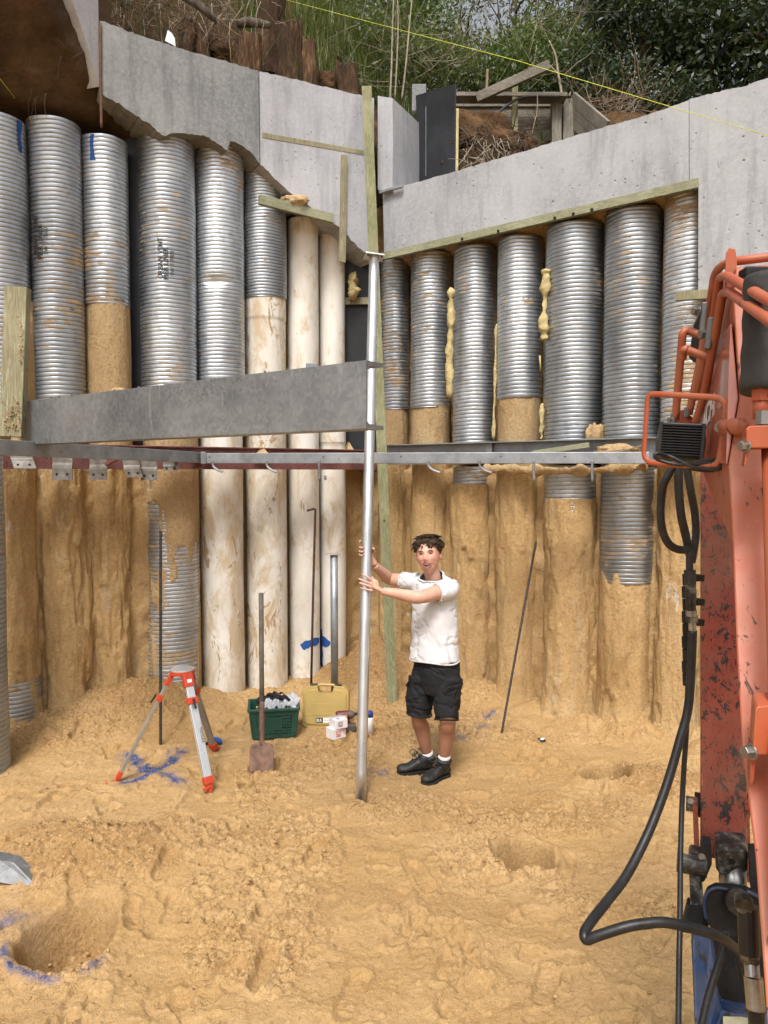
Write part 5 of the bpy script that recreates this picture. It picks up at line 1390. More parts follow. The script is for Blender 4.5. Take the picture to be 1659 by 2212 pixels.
bm = bmesh.new(); poly_slab(bm, [P(1512, 1826, 2.33), P(1520, 1820, 2.33), P(1536, 1822, 2.33), P(1538, 1868, 2.32), P(1522, 1905, 2.3), P(1512, 1908, 2.3)], EFW * 0.05); bmesh_obj('link_plate', bm, M['black_steel'], ex, bevel=0.003)
bm = bmesh.new(); bolt_mesh(bm, P(1462, 1862, 2.34), ELT, 0.030, 0.09, 18); bmesh_obj('link_pin', bm, M['grease_steel'], ex)
bm = bmesh.new(); bolt_mesh(bm, P(1515, 1850, 2.31), (0, -1, 0.1), 0.011, 0.007, 10); bmesh_obj('pin_bolt', bm, M['tool_steel'], ex)
bm = bmesh.new(); poly_slab(bm, [P(1617, 1836, 2.34), P(1634, 1836, 2.34), P(1640, 1930, 2.3), P(1622, 1930, 2.3)], EFW * 0.05); bmesh_obj('link_plate', bm, M['black_steel'], ex, bevel=0.003)
bm = bmesh.new(); poly_slab(bm, [P(1520, 1945, 2.24), P(1528, 1926, 2.24), P(1546, 1917, 2.24), P(1572, 1920, 2.24), P(1612, 1924, 2.24), P(1640, 1938, 2.24), P(1656, 1960, 2.24), P(1660, 2025, 2.22), P(1550, 2025, 2.22), P(1524, 1990, 2.23)], EFW * 0.035); bmesh_obj('hitch_ear', bm, M['black_steel'], ex, bevel=0.004)
tube('ear_edge', [P(*q_) for q_ in ((1525, 1985, 2.225), (1521, 1948, 2.235), (1529, 1927, 2.235), (1547, 1918, 2.235), (1572, 1921, 2.235))], 0.005, M['blue_paint'], ex, 8, 4)
tube('ear_edge', [P(*q_) for q_ in ((1612, 1925, 2.235), (1640, 1939, 2.235), (1656, 1962, 2.235))], 0.006, M['blue_paint'], ex, 8, 4)
bm = bmesh.new(); bolt_mesh(bm, P(1588, 1944, 2.235), (0, -1, 0.25), 0.040, 0.022, 26); bmesh_obj('hitch_pin', bm, M['grease_steel'], ex, bevel=0.004)
bm = bmesh.new(); poly_slab(bm, [P(1493, 2030, 2.2), P(1499, 2019, 2.2), P(1536, 2022, 2.2), P(1545, 2060, 2.18), P(1549, 2150, 2.1), P(1556, 2184, 2.1), P(1590, 2190, 2.08), P(1700, 2196, 2.08), P(1700, 2330, 2.0), P(1505, 2330, 2.0)], EFW * 0.05); bmesh_obj('hitch_body', bm, M['blue_paint'], ex, bevel=0.005)
bm = bmesh.new(); poly_slab(bm, [P(1536, 2000, 2.3), P(1700, 2000, 2.3), P(1700, 2260, 2.2), P(1540, 2260, 2.2)], EFW * 0.06); bmesh_obj('cavity_shade', bm, M['black_steel'], ex, bevel=0.004)  # black slab standing in for the shade inside the hitch cavity
bm = bmesh.new(); poly_slab(bm, [P(1484, 1955, 2.3), P(1532, 1960, 2.3), P(1530, 2022, 2.26), P(1470, 2015, 2.26)], EFW * 0.05); bmesh_obj('link_plate', bm, M['black_steel'], ex, bevel=0.004)
bm = bmesh.new(); poly_slab(bm, [P(1562, 2196, 2.075), P(1600, 2197, 2.075), P(1616, 2200, 2.075), P(1616, 2240, 2.04), P(1562, 2240, 2.04)], EFW * 0.002); bmesh_obj('torn_sticker', bm, M['sticker'], ex)
for (y0, y1, x0, x1, r, mt) in ((1944, 1958, 1606, 1607, .020, 'grease_steel'), (1957, 2060, 1616, 1619, .0235, 'black_plastic'), (2056, 2074, 1619, 1620, .0205, 'grease_steel'), (2072, 2112, 1623, 1626, .0165, 'fitting_steel'), (2110, 2180, 1627, 1633, .0205, 'fitting_steel'), (2178, 2290, 1633, 1640, .0185, 'rubber')):
    tube('hose_coupling', [P(x0, y0, 1.66), P(x1, y1, 1.64)], r, M[mt], ex, 18, smooth=False)
# ------------------------------------------------------------------ tripod
tri = thing('survey_tripod', 'small aluminium survey tripod with red fittings standing over the blue cross', 'tripod', G(395, 1660))
hd = P(394, 1452, 5.6)
f1 = P(250, 1690, 5.40); f2 = P(453, 1703, 5.28); f3 = P(464, 1622, 6.0)
def disc(name, c, r, h, mat, parent, n=24, bev=0.0015):
    bm = bmesh.new(); bolt_mesh(bm, Vector(c) - Vector((0, 0, h / 2)), (0, 0, 1), r, h, n); return bmesh_obj(name, bm, M[mat], parent, bevel=bev)
disc('head_plate', hd + Vector((0, 0, 0.024)), 0.092, 0.010, 'aluminium', tri)
disc('head', hd + Vector((0, 0, 0.004)), 0.095, 0.028, 'tripod_red', tri)
for k, (ft, w, t_, mt) in enumerate(((f1, 0.030, 0.024, 'aluminium_dull'), (f2, 0.062, 0.030, 'aluminium'), (f3, 0.055, 0.026, 'aluminium_dull'))):
    d = (Vector((ft.x, ft.y, hd.z)) - hd).normalized()
    top = hd + d * 0.080 + Vector((0, 0, -0.012)); ax = (ft - top).normalized()
    side = Vector((-d.y, d.x, 0))
    leg = bar('leg', top + ax * 0.07, top + ax * ((ft - top).length - 0.075), w, t_, M[mt], tri, up=ax.cross(side), bevel=0.004)
    if k == 1:
        for s in (-0.75, -0.3, 0.3, 0.75):
            bar('leg_rib', top + ax * 0.14 + side * s * w * 0.5 - Vector((0, 0.0168, 0)), ft - ax * 0.085 + side * s * w * 0.5 - Vector((0, 0.0168, 0)), 0.004, 0.004, M['aluminium_dull'], leg, up=(0, 1, 0), bevel=0)
    bar('hinge', top - ax * 0.02, top + ax * 0.085, w * 1.25, t_ * 1.5, M['tripod_red'], tri, up=ax.cross(side), bevel=0.005)
    bar('clamp_collar', top + ax * 0.165, top + ax * 0.215, w * 1.35, t_ * 1.6, M['tripod_red'], tri, up=ax.cross(side), bevel=0.004)
    nrm = ax.cross(side).normalized()
    if nrm.y > 0: nrm = -nrm
    bar('clamp_lever', top + ax * 0.18 + nrm * 0.03 - (side * 0.03 if k == 0 else Vector()), top + ax * 0.255 + nrm * 0.036 - (side * 0.035 if k == 0 else Vector()), 0.018, 0.012, M['black_plastic'], tri, up=nrm, bevel=0.003)
    bar('shoe', ft - ax * 0.085, ft - ax * 0.03, w * 1.2, t_ * 1.5, M['tripod_red'], tri, up=ax.cross(side), bevel=0.004)
    bar('spike', ft - ax * 0.035, ft + ax * 0.045, w * 0.9, t_ * 1.1, M['tripod_red'], tri, up=ax.cross(side), w1=0.01, h1=0.01, bevel=0.001)
    bar('foot_step', ft - ax * 0.015 - d * 0.0, ft - ax * 0.005 + (d * 0.075 if k != 1 else side * -0.05 + d * 0.01), 0.035, 0.010, M['tripod_red'], tri, bevel=0.002)
    if k == 1:
        ms = (f2 - top); o_ = top + ms * 0.47 + nrm * 0.0175 + side * 0.0
        me = text_mesh('TOOLEX', 0.030, o_ - side * -0.006 + nrm * 0.001, ax, -nrm.cross(ax) if nrm.cross(ax).x < 0 else nrm.cross(ax), 0.0003)
        link('lettering', me, M['black_print'], tri)
        me2 = text_mesh('2405', 0.022, top + ax * 0.045 - side * 0.02 + nrm * 0.026, Vector((1, 0, 0)), (0, 0, 1), 0.0003)
        bm = bmesh.new(); add_bar(bm, top + ax * 0.03 + nrm * 0.0235, top + ax * 0.055 + nrm * 0.0235, 0.036, 0.002, up=nrm); bmesh_obj('name_label', bm, M['white_card'], tri)

# ------------------------------------------------------------------ shovel
sh = thing('shovel', 'square-mouthed shovel with a long dark handle standing in the sand', 'shovel', G(566, 1655))
sT, sM, sB_ = P(564, 1282, 5.95), P(566, 1575, 5.75), P(566, 1655, 5.66)
tube('handle', [sT + (sT - sM).normalized() * 0.006, sT, sT.lerp(sM, 0.5), sM], [0.014, 0.0205, 0.0195, 0.019], M['wood_handle'], sh, 14)
tube('socket', [sT.lerp(sM, 0.80), sM, sM.lerp(sB_, 0.45)], [0.021, 0.022, 0.016], M['spade_rust'], sh, 14, 4)
ax = (sB_ - sM).normalized(); V = []; n = 11; m = 13
for i in range(n):
    f = i / (n - 1)
    for j in range(m):
        g = (j / (m - 1) - 0.5) * 2
        w = 0.094 * (1.0 if f > 0.12 else 0.86 + f) ; lift = 0.010 * g * g + 0.012 * math.exp(-(g / 0.2) ** 2) * (1 - f)
        top = 0.035 * (1 - abs(g) ** 0.6) * (1 - f) if f < 0.5 else 0
        V.append(sB_ - ax * (0.215 * (1 - f) * 1.0 - 0.05) - ax * top + Vector((g * w, -lift - 0.006 * math.sin(g * 5), 0)))
V = np.array([list(v) for v in V]); F = gridfaces(n, m)
me = npmesh('blade', V, F); o = link('blade', me, M['spade_rust'], sh, True)
md = o.modifiers.new('thick', 'SOLIDIFY'); md.thickness = 0.004

# ------------------------------------------------------------------ yellow level case
cc = G(703, 1577); cz = ground_z(cc.x, cc.y); rz = math.radians(-3)
case = thing('instrument_case', 'yellow plastic instrument case with black latches standing in front of the short post', 'case', (cc.x, cc.y, cz))
Rc = Matrix.Rotation(rz, 3, 'Z') @ Matrix.Rotation(math.radians(-7), 3, 'X')
def CP(x, y, z): return Vector((cc.x, cc.y + 0.065, cz - 0.01)) + Rc @ Vector((x, y, z))
W_, H_ = 0.208, 0.375
ol = [(-W_, 0.03), (-W_ + 0.03, 0.0), (W_ - 0.03, 0.0), (W_, 0.03), (W_ * 1.0, H_ - 0.05), (W_ - 0.04, H_ - 0.012), (0.085, H_), (0.075, H_ - 0.005), (0.068, H_ - 0.055), (0.05, H_ - 0.075), (-0.05, H_ - 0.075), (-0.068, H_ - 0.055), (-0.075, H_ - 0.005), (-0.085, H_), (-W_ + 0.04, H_ - 0.012), (-W_, H_ - 0.05)]
bm = bmesh.new(); poly_slab(bm, [CP(x, -0.055, z) for x, z in ol], Rc @ Vector((0, 0.11, 0))); bmesh_obj('shell', bm, M['case_yellow'], case, bevel=0.012, segs=3)
bm = bmesh.new(); poly_slab(bm, [CP(x * 0.90, -0.066, 0.03 + z * 0.84) for x, z in ol], Rc @ Vector((0, 0.03, 0))); bmesh_obj('raised_front', bm, M['case_yellow'], case, bevel=0.012, segs=3)
tube('handle', [CP(-0.085, -0.01, H_ - 0.02), CP(-0.07, -0.01, H_ - 0.004), CP(-0.05, -0.01, H_), CP(0.05, -0.01, H_), CP(0.07, -0.01, H_ - 0.004), CP(0.085, -0.01, H_ - 0.02)], 0.012, M['case_yellow'], case, 12, 5)
for x in (-0.11, 0.11):
    bm = bmesh.new(); rot_box(bm, CP(x, -0.02, H_ + 0.003), 0.062, 0.055, 0.012, M=Rc); bmesh_obj('latch', bm, M['black_plastic'], case, bevel=0.003)
bm = bmesh.new(); rot_box(bm, CP(-0.025, -0.0672, 0.165), 0.15, 0.004, 0.105, M=Rc); bmesh_obj('recessed_panel', bm, M['case_yellow'], case, bevel=0.0015)
bm = bmesh.new(); rot_box(bm, CP(-0.052, -0.0685, 0.072), 0.065, 0.003, 0.042, M=Rc); bmesh_obj('black_label', bm, M['black_print'], case)
bm = bmesh.new(); rot_box(bm, CP(0.009, -0.0685, 0.072), 0.056, 0.003, 0.042, M=Rc); bmesh_obj('white_label', bm, M['white_card'], case)
xa, za = Rc @ Vector((1, 0, 0)), Rc @ Vector((0, 0, 1))
link('lettering', text_mesh('2LS', 0.034, CP(-0.081, -0.0706, 0.061), xa, za, 0.0004, 0.0008), M['white_card'], case)
link('lettering', text_mesh('DIGITALES', 0.0095, CP(-0.015, -0.0706, 0.069), xa, za, 0.0003), M['black_print'], case)
for z in (0.050, 0.115):
    for s in (-1, 1):
        bm = bmesh.new(); rot_box(bm, CP(s * 0.145, -0.066, z), 0.07, 0.004, 0.008, M=Rc); bmesh_obj('rib', bm, M['case_yellow'], case, bevel=0.0015)

# ------------------------------------------------------------------ green basket
bc = G(592, 1590); bz = ground_z(bc.x, bc.y)
bsk = thing('plastic_basket', 'dark green perforated plastic basket holding gloves and rags', 'basket', (bc.x, bc.y, bz))
Rb = Matrix.Rotation(math.radians(9), 3, 'Z')
def BP(x, y, z): return Vector((bc.x, bc.y, bz)) + Rb @ Vector((x, y, z))
BW, BD, BH = 0.205, 0.145, 0.25
def basket_side(name, p00, p10, p11, p01, nx, nz, solid=None):
    """a wall with real holes: cells of a grid, each hole left open"""
    bm = bmesh.new(); p00, p10, p11, p01 = map(Vector, (p00, p10, p11, p01))
    def q(u, v): return p00.lerp(p10, u).lerp(p01.lerp(p11, u), v)
    us, vs = [0.0], [0.0]
    for i in range(nx): us += [0.10 + 0.80 * (i + 0.2) / nx, 0.10 + 0.80 * (i + 0.8) / nx]
    for i in range(nz): vs += [0.10 + 0.72 * (i + 0.2) / nz, 0.10 + 0.72 * (i + 0.8) / nz]
    us.append(1.0); vs.append(1.0)
    g = [[bm.verts.new(q(u, v)) for u in us] for v in vs]
    for i in range(len(vs) - 1):
        for j in range(len(us) - 1):
            hole = (i % 2 == 1) and (j % 2 == 1)
            if hole and solid and solid((us[j] + us[j + 1]) / 2, (vs[i] + vs[i + 1]) / 2): hole = False
            if not hole: bm.faces.new([g[i][j], g[i][j + 1], g[i + 1][j + 1], g[i + 1][j]])
    o = bmesh_obj(name, bm, M['crate_green'], bsk); md = o.modifiers.new('thick', 'SOLIDIFY'); md.thickness = 0.005
    return o
k = 0.86
sol = lambda u, v: (abs(u - 0.5) < 0.16 and abs(v - 0.48) < 0.2)
b4 = [BP(-BW * k, -BD * k, 0), BP(BW * k, -BD * k, 0), BP(BW * k, BD * k, 0), BP(-BW * k, BD * k, 0)]
t4 = [BP(-BW, -BD, BH), BP(BW, -BD, BH), BP(BW, BD, BH), BP(-BW, BD, BH)]
for i in range(4):
    basket_side('basket_wall', b4[i], b4[(i + 1) % 4], t4[(i + 1) % 4], t4[i], 14 if i % 2 == 0 else 9, 7, sol)
bm = bmesh.new(); poly_slab(bm, [p_ + Vector((0, 0, 0.004)) for p_ in b4], (0, 0, 0.006)); bmesh_obj('basket_floor', bm, M['crate_green'], bsk)
rim = [BP(-BW - .008, -BD - .008, BH), BP(BW + .008, -BD - .008, BH), BP(BW + .008, BD + .008, BH), BP(-BW - .008, BD + .008, BH)]
for i in range(4):
    bar('basket_rim', rim[i], rim[(i + 1) % 4], 0.022, 0.026, M['crate_green'], bsk, bevel=0.006)
for i in range(4): bar('basket_corner', b4[i], t4[i], 0.018, 0.018, M['crate_green'], bsk, bevel=0.005)
# rags and gloves
def cloth(name, c, sx, sy, h, mat, label, cat, seed, curl=1.0, sag=0.5):
    n = 34; V = []
    for i in range(n):
        for j in range(n):
            u, v = (i / (n - 1) - 0.5) * 2, (j / (n - 1) - 0.5) * 2
            a = np.array([u * 1.7 + seed]); b = np.array([v * 1.7])
            z = h * (1 - sag * (u * u + v * v)) + 0.5 * h * curl * float(fbm2(a, b, 3, seed)[0])
            x = u * sx * (0.8 + 0.3 * float(vn2(b * 1.5, a, seed + 3)[0])); y = v * sy * (0.8 + 0.3 * float(vn2(a * 1.5, b, seed + 5)[0]))
            V.append(Vector(c) + Rb @ Vector((x + 0.25 * h * float(vn2(a * 2, b * 2, seed + 9)[0]), y, z)))
    o = link(name, npmesh(name, V, gridfaces(n, n)), M[mat], None, True)
    md = o.modifiers.new('thick', 'SOLIDIFY'); md.thickness = 0.006
    return tag(o, label, cat)
cloth('grey_rag', BP(0.115, -0.02, 0.205), 0.11, 0.085, 0.085, 'grey_cloth', 'pale grey rag hanging over the right rim of the green basket', 'rag', 3, 1.5, 0.35)
cloth('grey_rag', BP(-0.02, -0.045, 0.19), 0.075, 0.07, 0.075, 'grey_cloth', 'crumpled grey rag in the middle of the green basket', 'rag', 17, 1.6)
def glove(c, a, label, seed):
    c = Vector(c); Ra = Matrix.Rotation(a, 3, 'Z'); rr = random.Random(seed)
    o = thing('work_glove', label, 'glove', c, 'work gloves in the green basket')
    tube('palm', [c + Ra @ Vector((-0.10, 0, -0.02)), c + Ra @ Vector((-0.05, 0.005, 0.012)), c, c + Ra @ Vector((0.05, 0, 0.012))], [0.036, 0.040, 0.044, 0.036], M['black_cotton'], o, 12, 3, True, (1, 0.55))
    for i in range(4):
        y = -0.033 + 0.022 * i
        tube('finger', [c + Ra @ Vector((0.045, y, 0.012)), c + Ra @ Vector((0.08, y * 1.3, 0.022 + rr.uniform(-.01, .012))), c + Ra @ Vector((0.118 - 0.006 * abs(i - 1.5), y * 1.6, 0.004 + rr.uniform(-.015, .015)))], [0.013, 0.012, 0.010], M['black_cotton'], o, 8, 4)
    tube('thumb', [c + Ra @ Vector((-0.01, -0.04, 0.01)), c + Ra @ Vector((0.03, -0.066, 0.018)), c + Ra @ Vector((0.055, -0.075, 0.01))], [0.014, 0.012, 0.010], M['black_cotton'], o, 8, 4)
    tube('red_piping', [c + Ra @ Vector((-0.09, 0.0, 0.012)), c + Ra @ Vector((-0.02, 0.01, 0.028)), c + Ra @ Vector((0.05, 0.0, 0.028))], 0.004, M['drill_red'], o, 6, 4)
glove(BP(-0.05, 0.05, 0.285), 0.25, 'black work glove with red piping on top of the rags', 3)
glove(BP(0.05, 0.03, 0.30), 2.6, 'black work glove lying across the grey rags, nearer the case', 8)

# ------------------------------------------------------------------ screw boxes
def print_box(name, c, w, d, h, rz, label, mat, dots_top):
    c = Vector(c); R = Matrix.Rotation(rz, 3, 'Z')
    o = thing(name, label, 'box', c, 'screw boxes')
    bm = bmesh.new(); rot_box(bm, c + Vector((0, 0, h / 2)), w, d, h, rz); bmesh_obj('carton', bm, M['white_card'], o, bevel=0.0015)
    def Q(x, y, z): return c + R @ Vector((x, y, z))
    def logo(org, xd, zd, s):
        xd, zd = Vector(xd).normalized(), Vector(zd).normalized(); nn = xd.cross(zd)
        bm = bmesh.new()
        for a, b, ww, hh in ((-.5, 0, .1, 1), (.5, 0, .1, 1), (0, .5, 1, .1), (0, -.5, 1, .1), (-.2, .1, .13, .5), (.2, .15, .13, .4), (0, -.18, .5, .12), (0, -.34, .5, .08)):
            q = org + xd * a * s + zd * b * s
            add_bar(bm, q - xd * ww * s / 2, q + xd * ww * s / 2, 0.0012, hh * s, up=zd)
        bmesh_obj('printed_logo', bm, M[mat], o)
    logo(Q(-0.01, -d / 2 - 0.0006, h * 0.5), R @ Vector((1, 0, 0)), (0, 0, 1), h * 0.5)
    logo(Q(w / 2 + 0.0006, 0.0, h * 0.5), R @ Vector((0, 1, 0)), (0, 0, 1), h * 0.42)
    bm = bmesh.new(); st = 0.0115
    if dots_top:
        logo(Q(-0.015, -d * 0.2, h + 0.0006), R @ Vector((1, 0, 0)), R @ Vector((0, 1, 0)), h * 0.33)
        for i in range(int(w / st)):
            for j in range(int(d / st * 0.55)):
                q = Q(-w / 2 + (i + .5) * st, d / 2 - (j + .5) * st, h + 0.0002)
                bolt_mesh(bm, q, (0, 0, 1), st * 0.42, 0.0008, 4)
    else:
        for i in range(7):
            for j in range(7 - i):
                q = Q(w / 2 - (i + .5) * st * 0.9, -d / 2 - 0.0002, h - (j + .5) * st * 0.9); bolt_mesh(bm, q, R @ Vector((0, -1, 0)), st * 0.38, 0.0008, 4)
                q = Q(w / 2 + 0.0002, d / 2 - (i + .5) * st * 0.9, h - (j + .5) * st * 0.9); bolt_mesh(bm, q, R @ Vector((1, 0, 0)), st * 0.38, 0.0008, 4)
    tag(bmesh_obj('printed_dots', bm, M[mat], o), kind='stuff')
xc = G(726, 1604); xz = ground_z(xc.x, xc.y) - 0.004
rzb = math.radians(38)
print_box('screw_box', (xc.x, xc.y, xz), 0.135, 0.105, 0.088, rzb, 'white screw box with orange print, the lower of two', 'red_print', False)
print_box('screw_box', (xc.x + 0.018, xc.y + 0.012, xz + 0.0885), 0.115, 0.125, 0.075, math.radians(30), 'white screw box with purple dots on top of the orange one', 'purple_print', True)
# ------------------------------------------------------------------ impact driver
dc = P(748, 1545, 6.38); dr = thing('impact_driver', 'dirty dark red cordless impact driver behind the screw boxes', 'power tool', (dc.x, dc.y, ground_z(dc.x, dc.y)))
tube('motor_body', [dc + Vector((-0.082, 0, -0.002)), dc + Vector((-0.07, 0, 0)), dc + Vector((0.0, 0, 0.004)), dc + Vector((0.03, 0, 0.006))], [0.030, 0.038, 0.037, 0.036], M['drill_red'], dr, 16, 4)
tube('gear_nose', [dc + Vector((0.028, 0, 0.006)), dc + Vector((0.05, 0, 0.008)), dc + Vector((0.072, 0, 0.010))], [0.037, 0.032, 0.018], M['drill_grey'], dr, 16, 4)
tube('socket', [dc + Vector((0.07, 0, 0.010)), dc + Vector((0.105, 0, 0.012))], 0.0125, M['black_steel'], dr, 12)
bm = bmesh.new(); rot_box(bm, dc + Vector((-0.02, -0.0375, 0.002)), 0.058, 0.003, 0.022); bmesh_obj('worn_label', bm, M['sticker'], dr)
gz = ground_z(dc.x, dc.y)
tube('grip', [dc + Vector((-0.03, 0, -0.025)), dc + Vector((-0.022, 0, -0.07)), dc + Vector((0.0, 0, -0.12)), Vector((dc.x + 0.015, dc.y, gz + 0.06))], [0.028, 0.023, 0.024, 0.030], M['black_plastic'], dr, 14, 4, True, (0.8, 1.0))
tube('trigger_guard', [dc + Vector((0.0, 0, -0.03)), dc + Vector((0.02, 0, -0.05)), dc + Vector((0.012, 0, -0.075))], 0.012, M['drill_red'], dr, 10, 4)
bm = bmesh.new(); rot_box(bm, (dc.x + 0.02, dc.y, gz + 0.03), 0.125, 0.075, 0.062); bmesh_obj('battery', bm, M['drill_grey'], dr, bevel=0.010)
# ------------------------------------------------------------------ spray can, blue reel, bits
q = G(797.5, 1594); q.x += 0.005; cz = ground_z(q.x, q.y)
can = thing('spray_can', 'white spray can with a blue cap half hidden behind the steel pole', 'spray can', (q.x, q.y, cz))
tube('can_body', [Vector((q.x, q.y, cz - 0.01)), Vector((q.x, q.y, cz + 0.135)), Vector((q.x, q.y, cz + 0.15))], [0.032, 0.032, 0.024], M['white_card'], can, 18)
tube('can_cap', [Vector((q.x, q.y, cz + 0.145)), Vector((q.x, q.y, cz + 0.19)), Vector((q.x, q.y, cz + 0.195))], [0.029, 0.028, 0.022], M['can_blue'], can, 18)
q = P(464, 1612, 6.12); reel = thing('chalk_reel', 'blue and black tape reel lying behind the rear tripod leg', 'reel', q)
bm = bmesh.new(); bolt_mesh(bm, q + Vector((0, 0.03, 0.01)), (0.15, -1, 0.2), 0.06, 0.03, 20); bmesh_obj('reel_body', bm, M['blue_plastic'], reel, bevel=0.006)
tube('reel_frame', [q + Vector((-0.07, 0, -0.035)), q + Vector((-0.075, -0.005, 0.0)), q + Vector((-0.05, -0.01, 0.035)), q + Vector((0.04, -0.01, 0.03)), q + Vector((0.07, -0.005, -0.01)), q + Vector((0.06, 0, -0.045))], 0.012, M['black_plastic'], reel, 8, 4)
# scoop tip at the left edge
ys_ = np.linspace(3.3, 4.3, 60); Yt = next((y_ for y_ in ys_ if P(70, 1916, y_).z <= ground_z(P(70, 1916, y_).x, y_) - 0.02), 3.9)
tipp = [P(-60, 1845, Yt + .08), P(0, 1858, Yt + .06), P(30, 1864, Yt + .05), P(77, 1912, Yt), P(50, 1918, Yt - .01), P(0, 1906, Yt), P(-60, 1900, Yt + .02)]
bm = bmesh.new(); poly_slab(bm, tipp, (0.0, 0.08, 0.0)); tag(bmesh_obj('scoop_tip', bm, M['steel_beam'], None, bevel=0.006), 'worn steel scoop tip poking in at the left edge above the hole', 'scoop')
q = G(1167, 1600); lump('litter_scrap', (q.x, q.y, ground_z(q.x, q.y) + 0.008), 0.05, 0.03, 0.012, 'rubber_dull', 'dark scrap of litter on the sand near the right wall', 'litter', 5, 0.5, 2)
lump('litter_scrap', (q.x + 0.015, q.y - 0.02, ground_z(q.x, q.y) + 0.02), 0.02, 0.012, 0.010, 'white_card', 'tiny white paper scrap on the dark litter near the right wall', 'litter', 7, 0.5, 2)
# ------------------------------------------------------------------ the man holding the pole
def C(cx, cy, Y): return P(730 + 0.3 * cx, 1095 + 0.3 * cy, Y)
def ellipse_loft(secs, n=28):
    """secs: (centre, a-axis vector, b-axis vector); returns verts, faces with closed ends"""
    V, F = [], []
    for c, a, b in secs:
        for i in range(n):
            t_ = 2 * math.pi * i / n
            V.append(Vector(c) + Vector(a) * math.cos(t_) + Vector(b) * math.sin(t_))
    m = len(secs)
    for i in range(m - 1):
        for j in range(n): F.append([i * n + j, i * n + (j + 1) % n, (i + 1) * n + (j + 1) % n, (i + 1) * n + j])
    F.append(list(range(n))[::-1]); F.append([(m - 1) * n + j for j in range(n)])
    return V, F
def limb(pts, rads, n=20, flat=None, sm=5):
    path = smooth_path(pts, sm)
    rl = list(rads)
    V, F, c0, c1, sg, m = tube_arrays(path, lambda f: float(np.interp(f * (len(rl) - 1), range(len(rl)), rl)), n, flat)
    F = F.tolist()
    for j in range(sg):
        F.append([(j + 1) % sg, j, c0]); b = (m - 1) * sg; F.append([b + j, b + (j + 1) % sg, c1])
    return [Vector(v) for v in V], F
def ball(c, r, s=(1, 1, 1), M3=None):
    bm = bmesh.new(); bmesh.ops.create_uvsphere(bm, u_segments=20, v_segments=14, radius=1)
    V = [Vector(c) + (M3 or Matrix.Identity(3)) @ Vector((v.co.x * r * s[0], v.co.y * r * s[1], v.co.z * r * s[2])) for v in bm.verts]
    bm.verts.index_update(); F = [[v.index for v in f.verts] for f in bm.faces]; bm.free()
    return V, F
def fuse(name, pieces, voxel, mat, parent, smooth_it=6, post=None):
    """one continuous surface grown from overlapping pieces"""
    V, F = [], []
    for v, f in pieces:
        k = len(V); V += v; F += [[i + k for i in q] for q in f]
    me = bpy.data.meshes.new(name); me.from_pydata([tuple(v) for v in V], [], F); me.update()
    bm = bmesh.new(); bm.from_mesh(me); bmesh.ops.recalc_face_normals(bm, faces=bm.faces[:]); bm.to_mesh(me); bm.free()
    ob = bpy.data.objects.new(name, me); COL.objects.link(ob)
    r = ob.modifiers.new('r', 'REMESH'); r.mode = 'VOXEL'; r.voxel_size = voxel; r.adaptivity = 0
    if smooth_it:
        s = ob.modifiers.new('s', 'SMOOTH'); s.factor = 0.5; s.iterations = smooth_it
    dg = bpy.context.evaluated_depsgraph_get(); dg.update()
    out = bpy.data.meshes.new_from_object(ob.evaluated_get(dg)); bpy.data.objects.remove(ob, do_unlink=True)
    out.name = name
    n = len(out.vertices); a = np.empty(n * 3, 'f'); out.vertices.foreach_get('co', a); a = a.reshape(-1, 3).astype(float)
    if post is not None:
        nr = np.empty(n * 3, 'f'); out.vertices.foreach_get('normal', nr); nr = nr.reshape(-1, 3)
        a = a + post(a, nr); out.vertices.foreach_set('co', a.astype('f').ravel())
    out.materials.clear()
    return out, a
man = thing('person', 'young man in white t-shirt, black cargo shorts and black boots gripping the steel pole', 'person', C(690, 1960, 5.45))

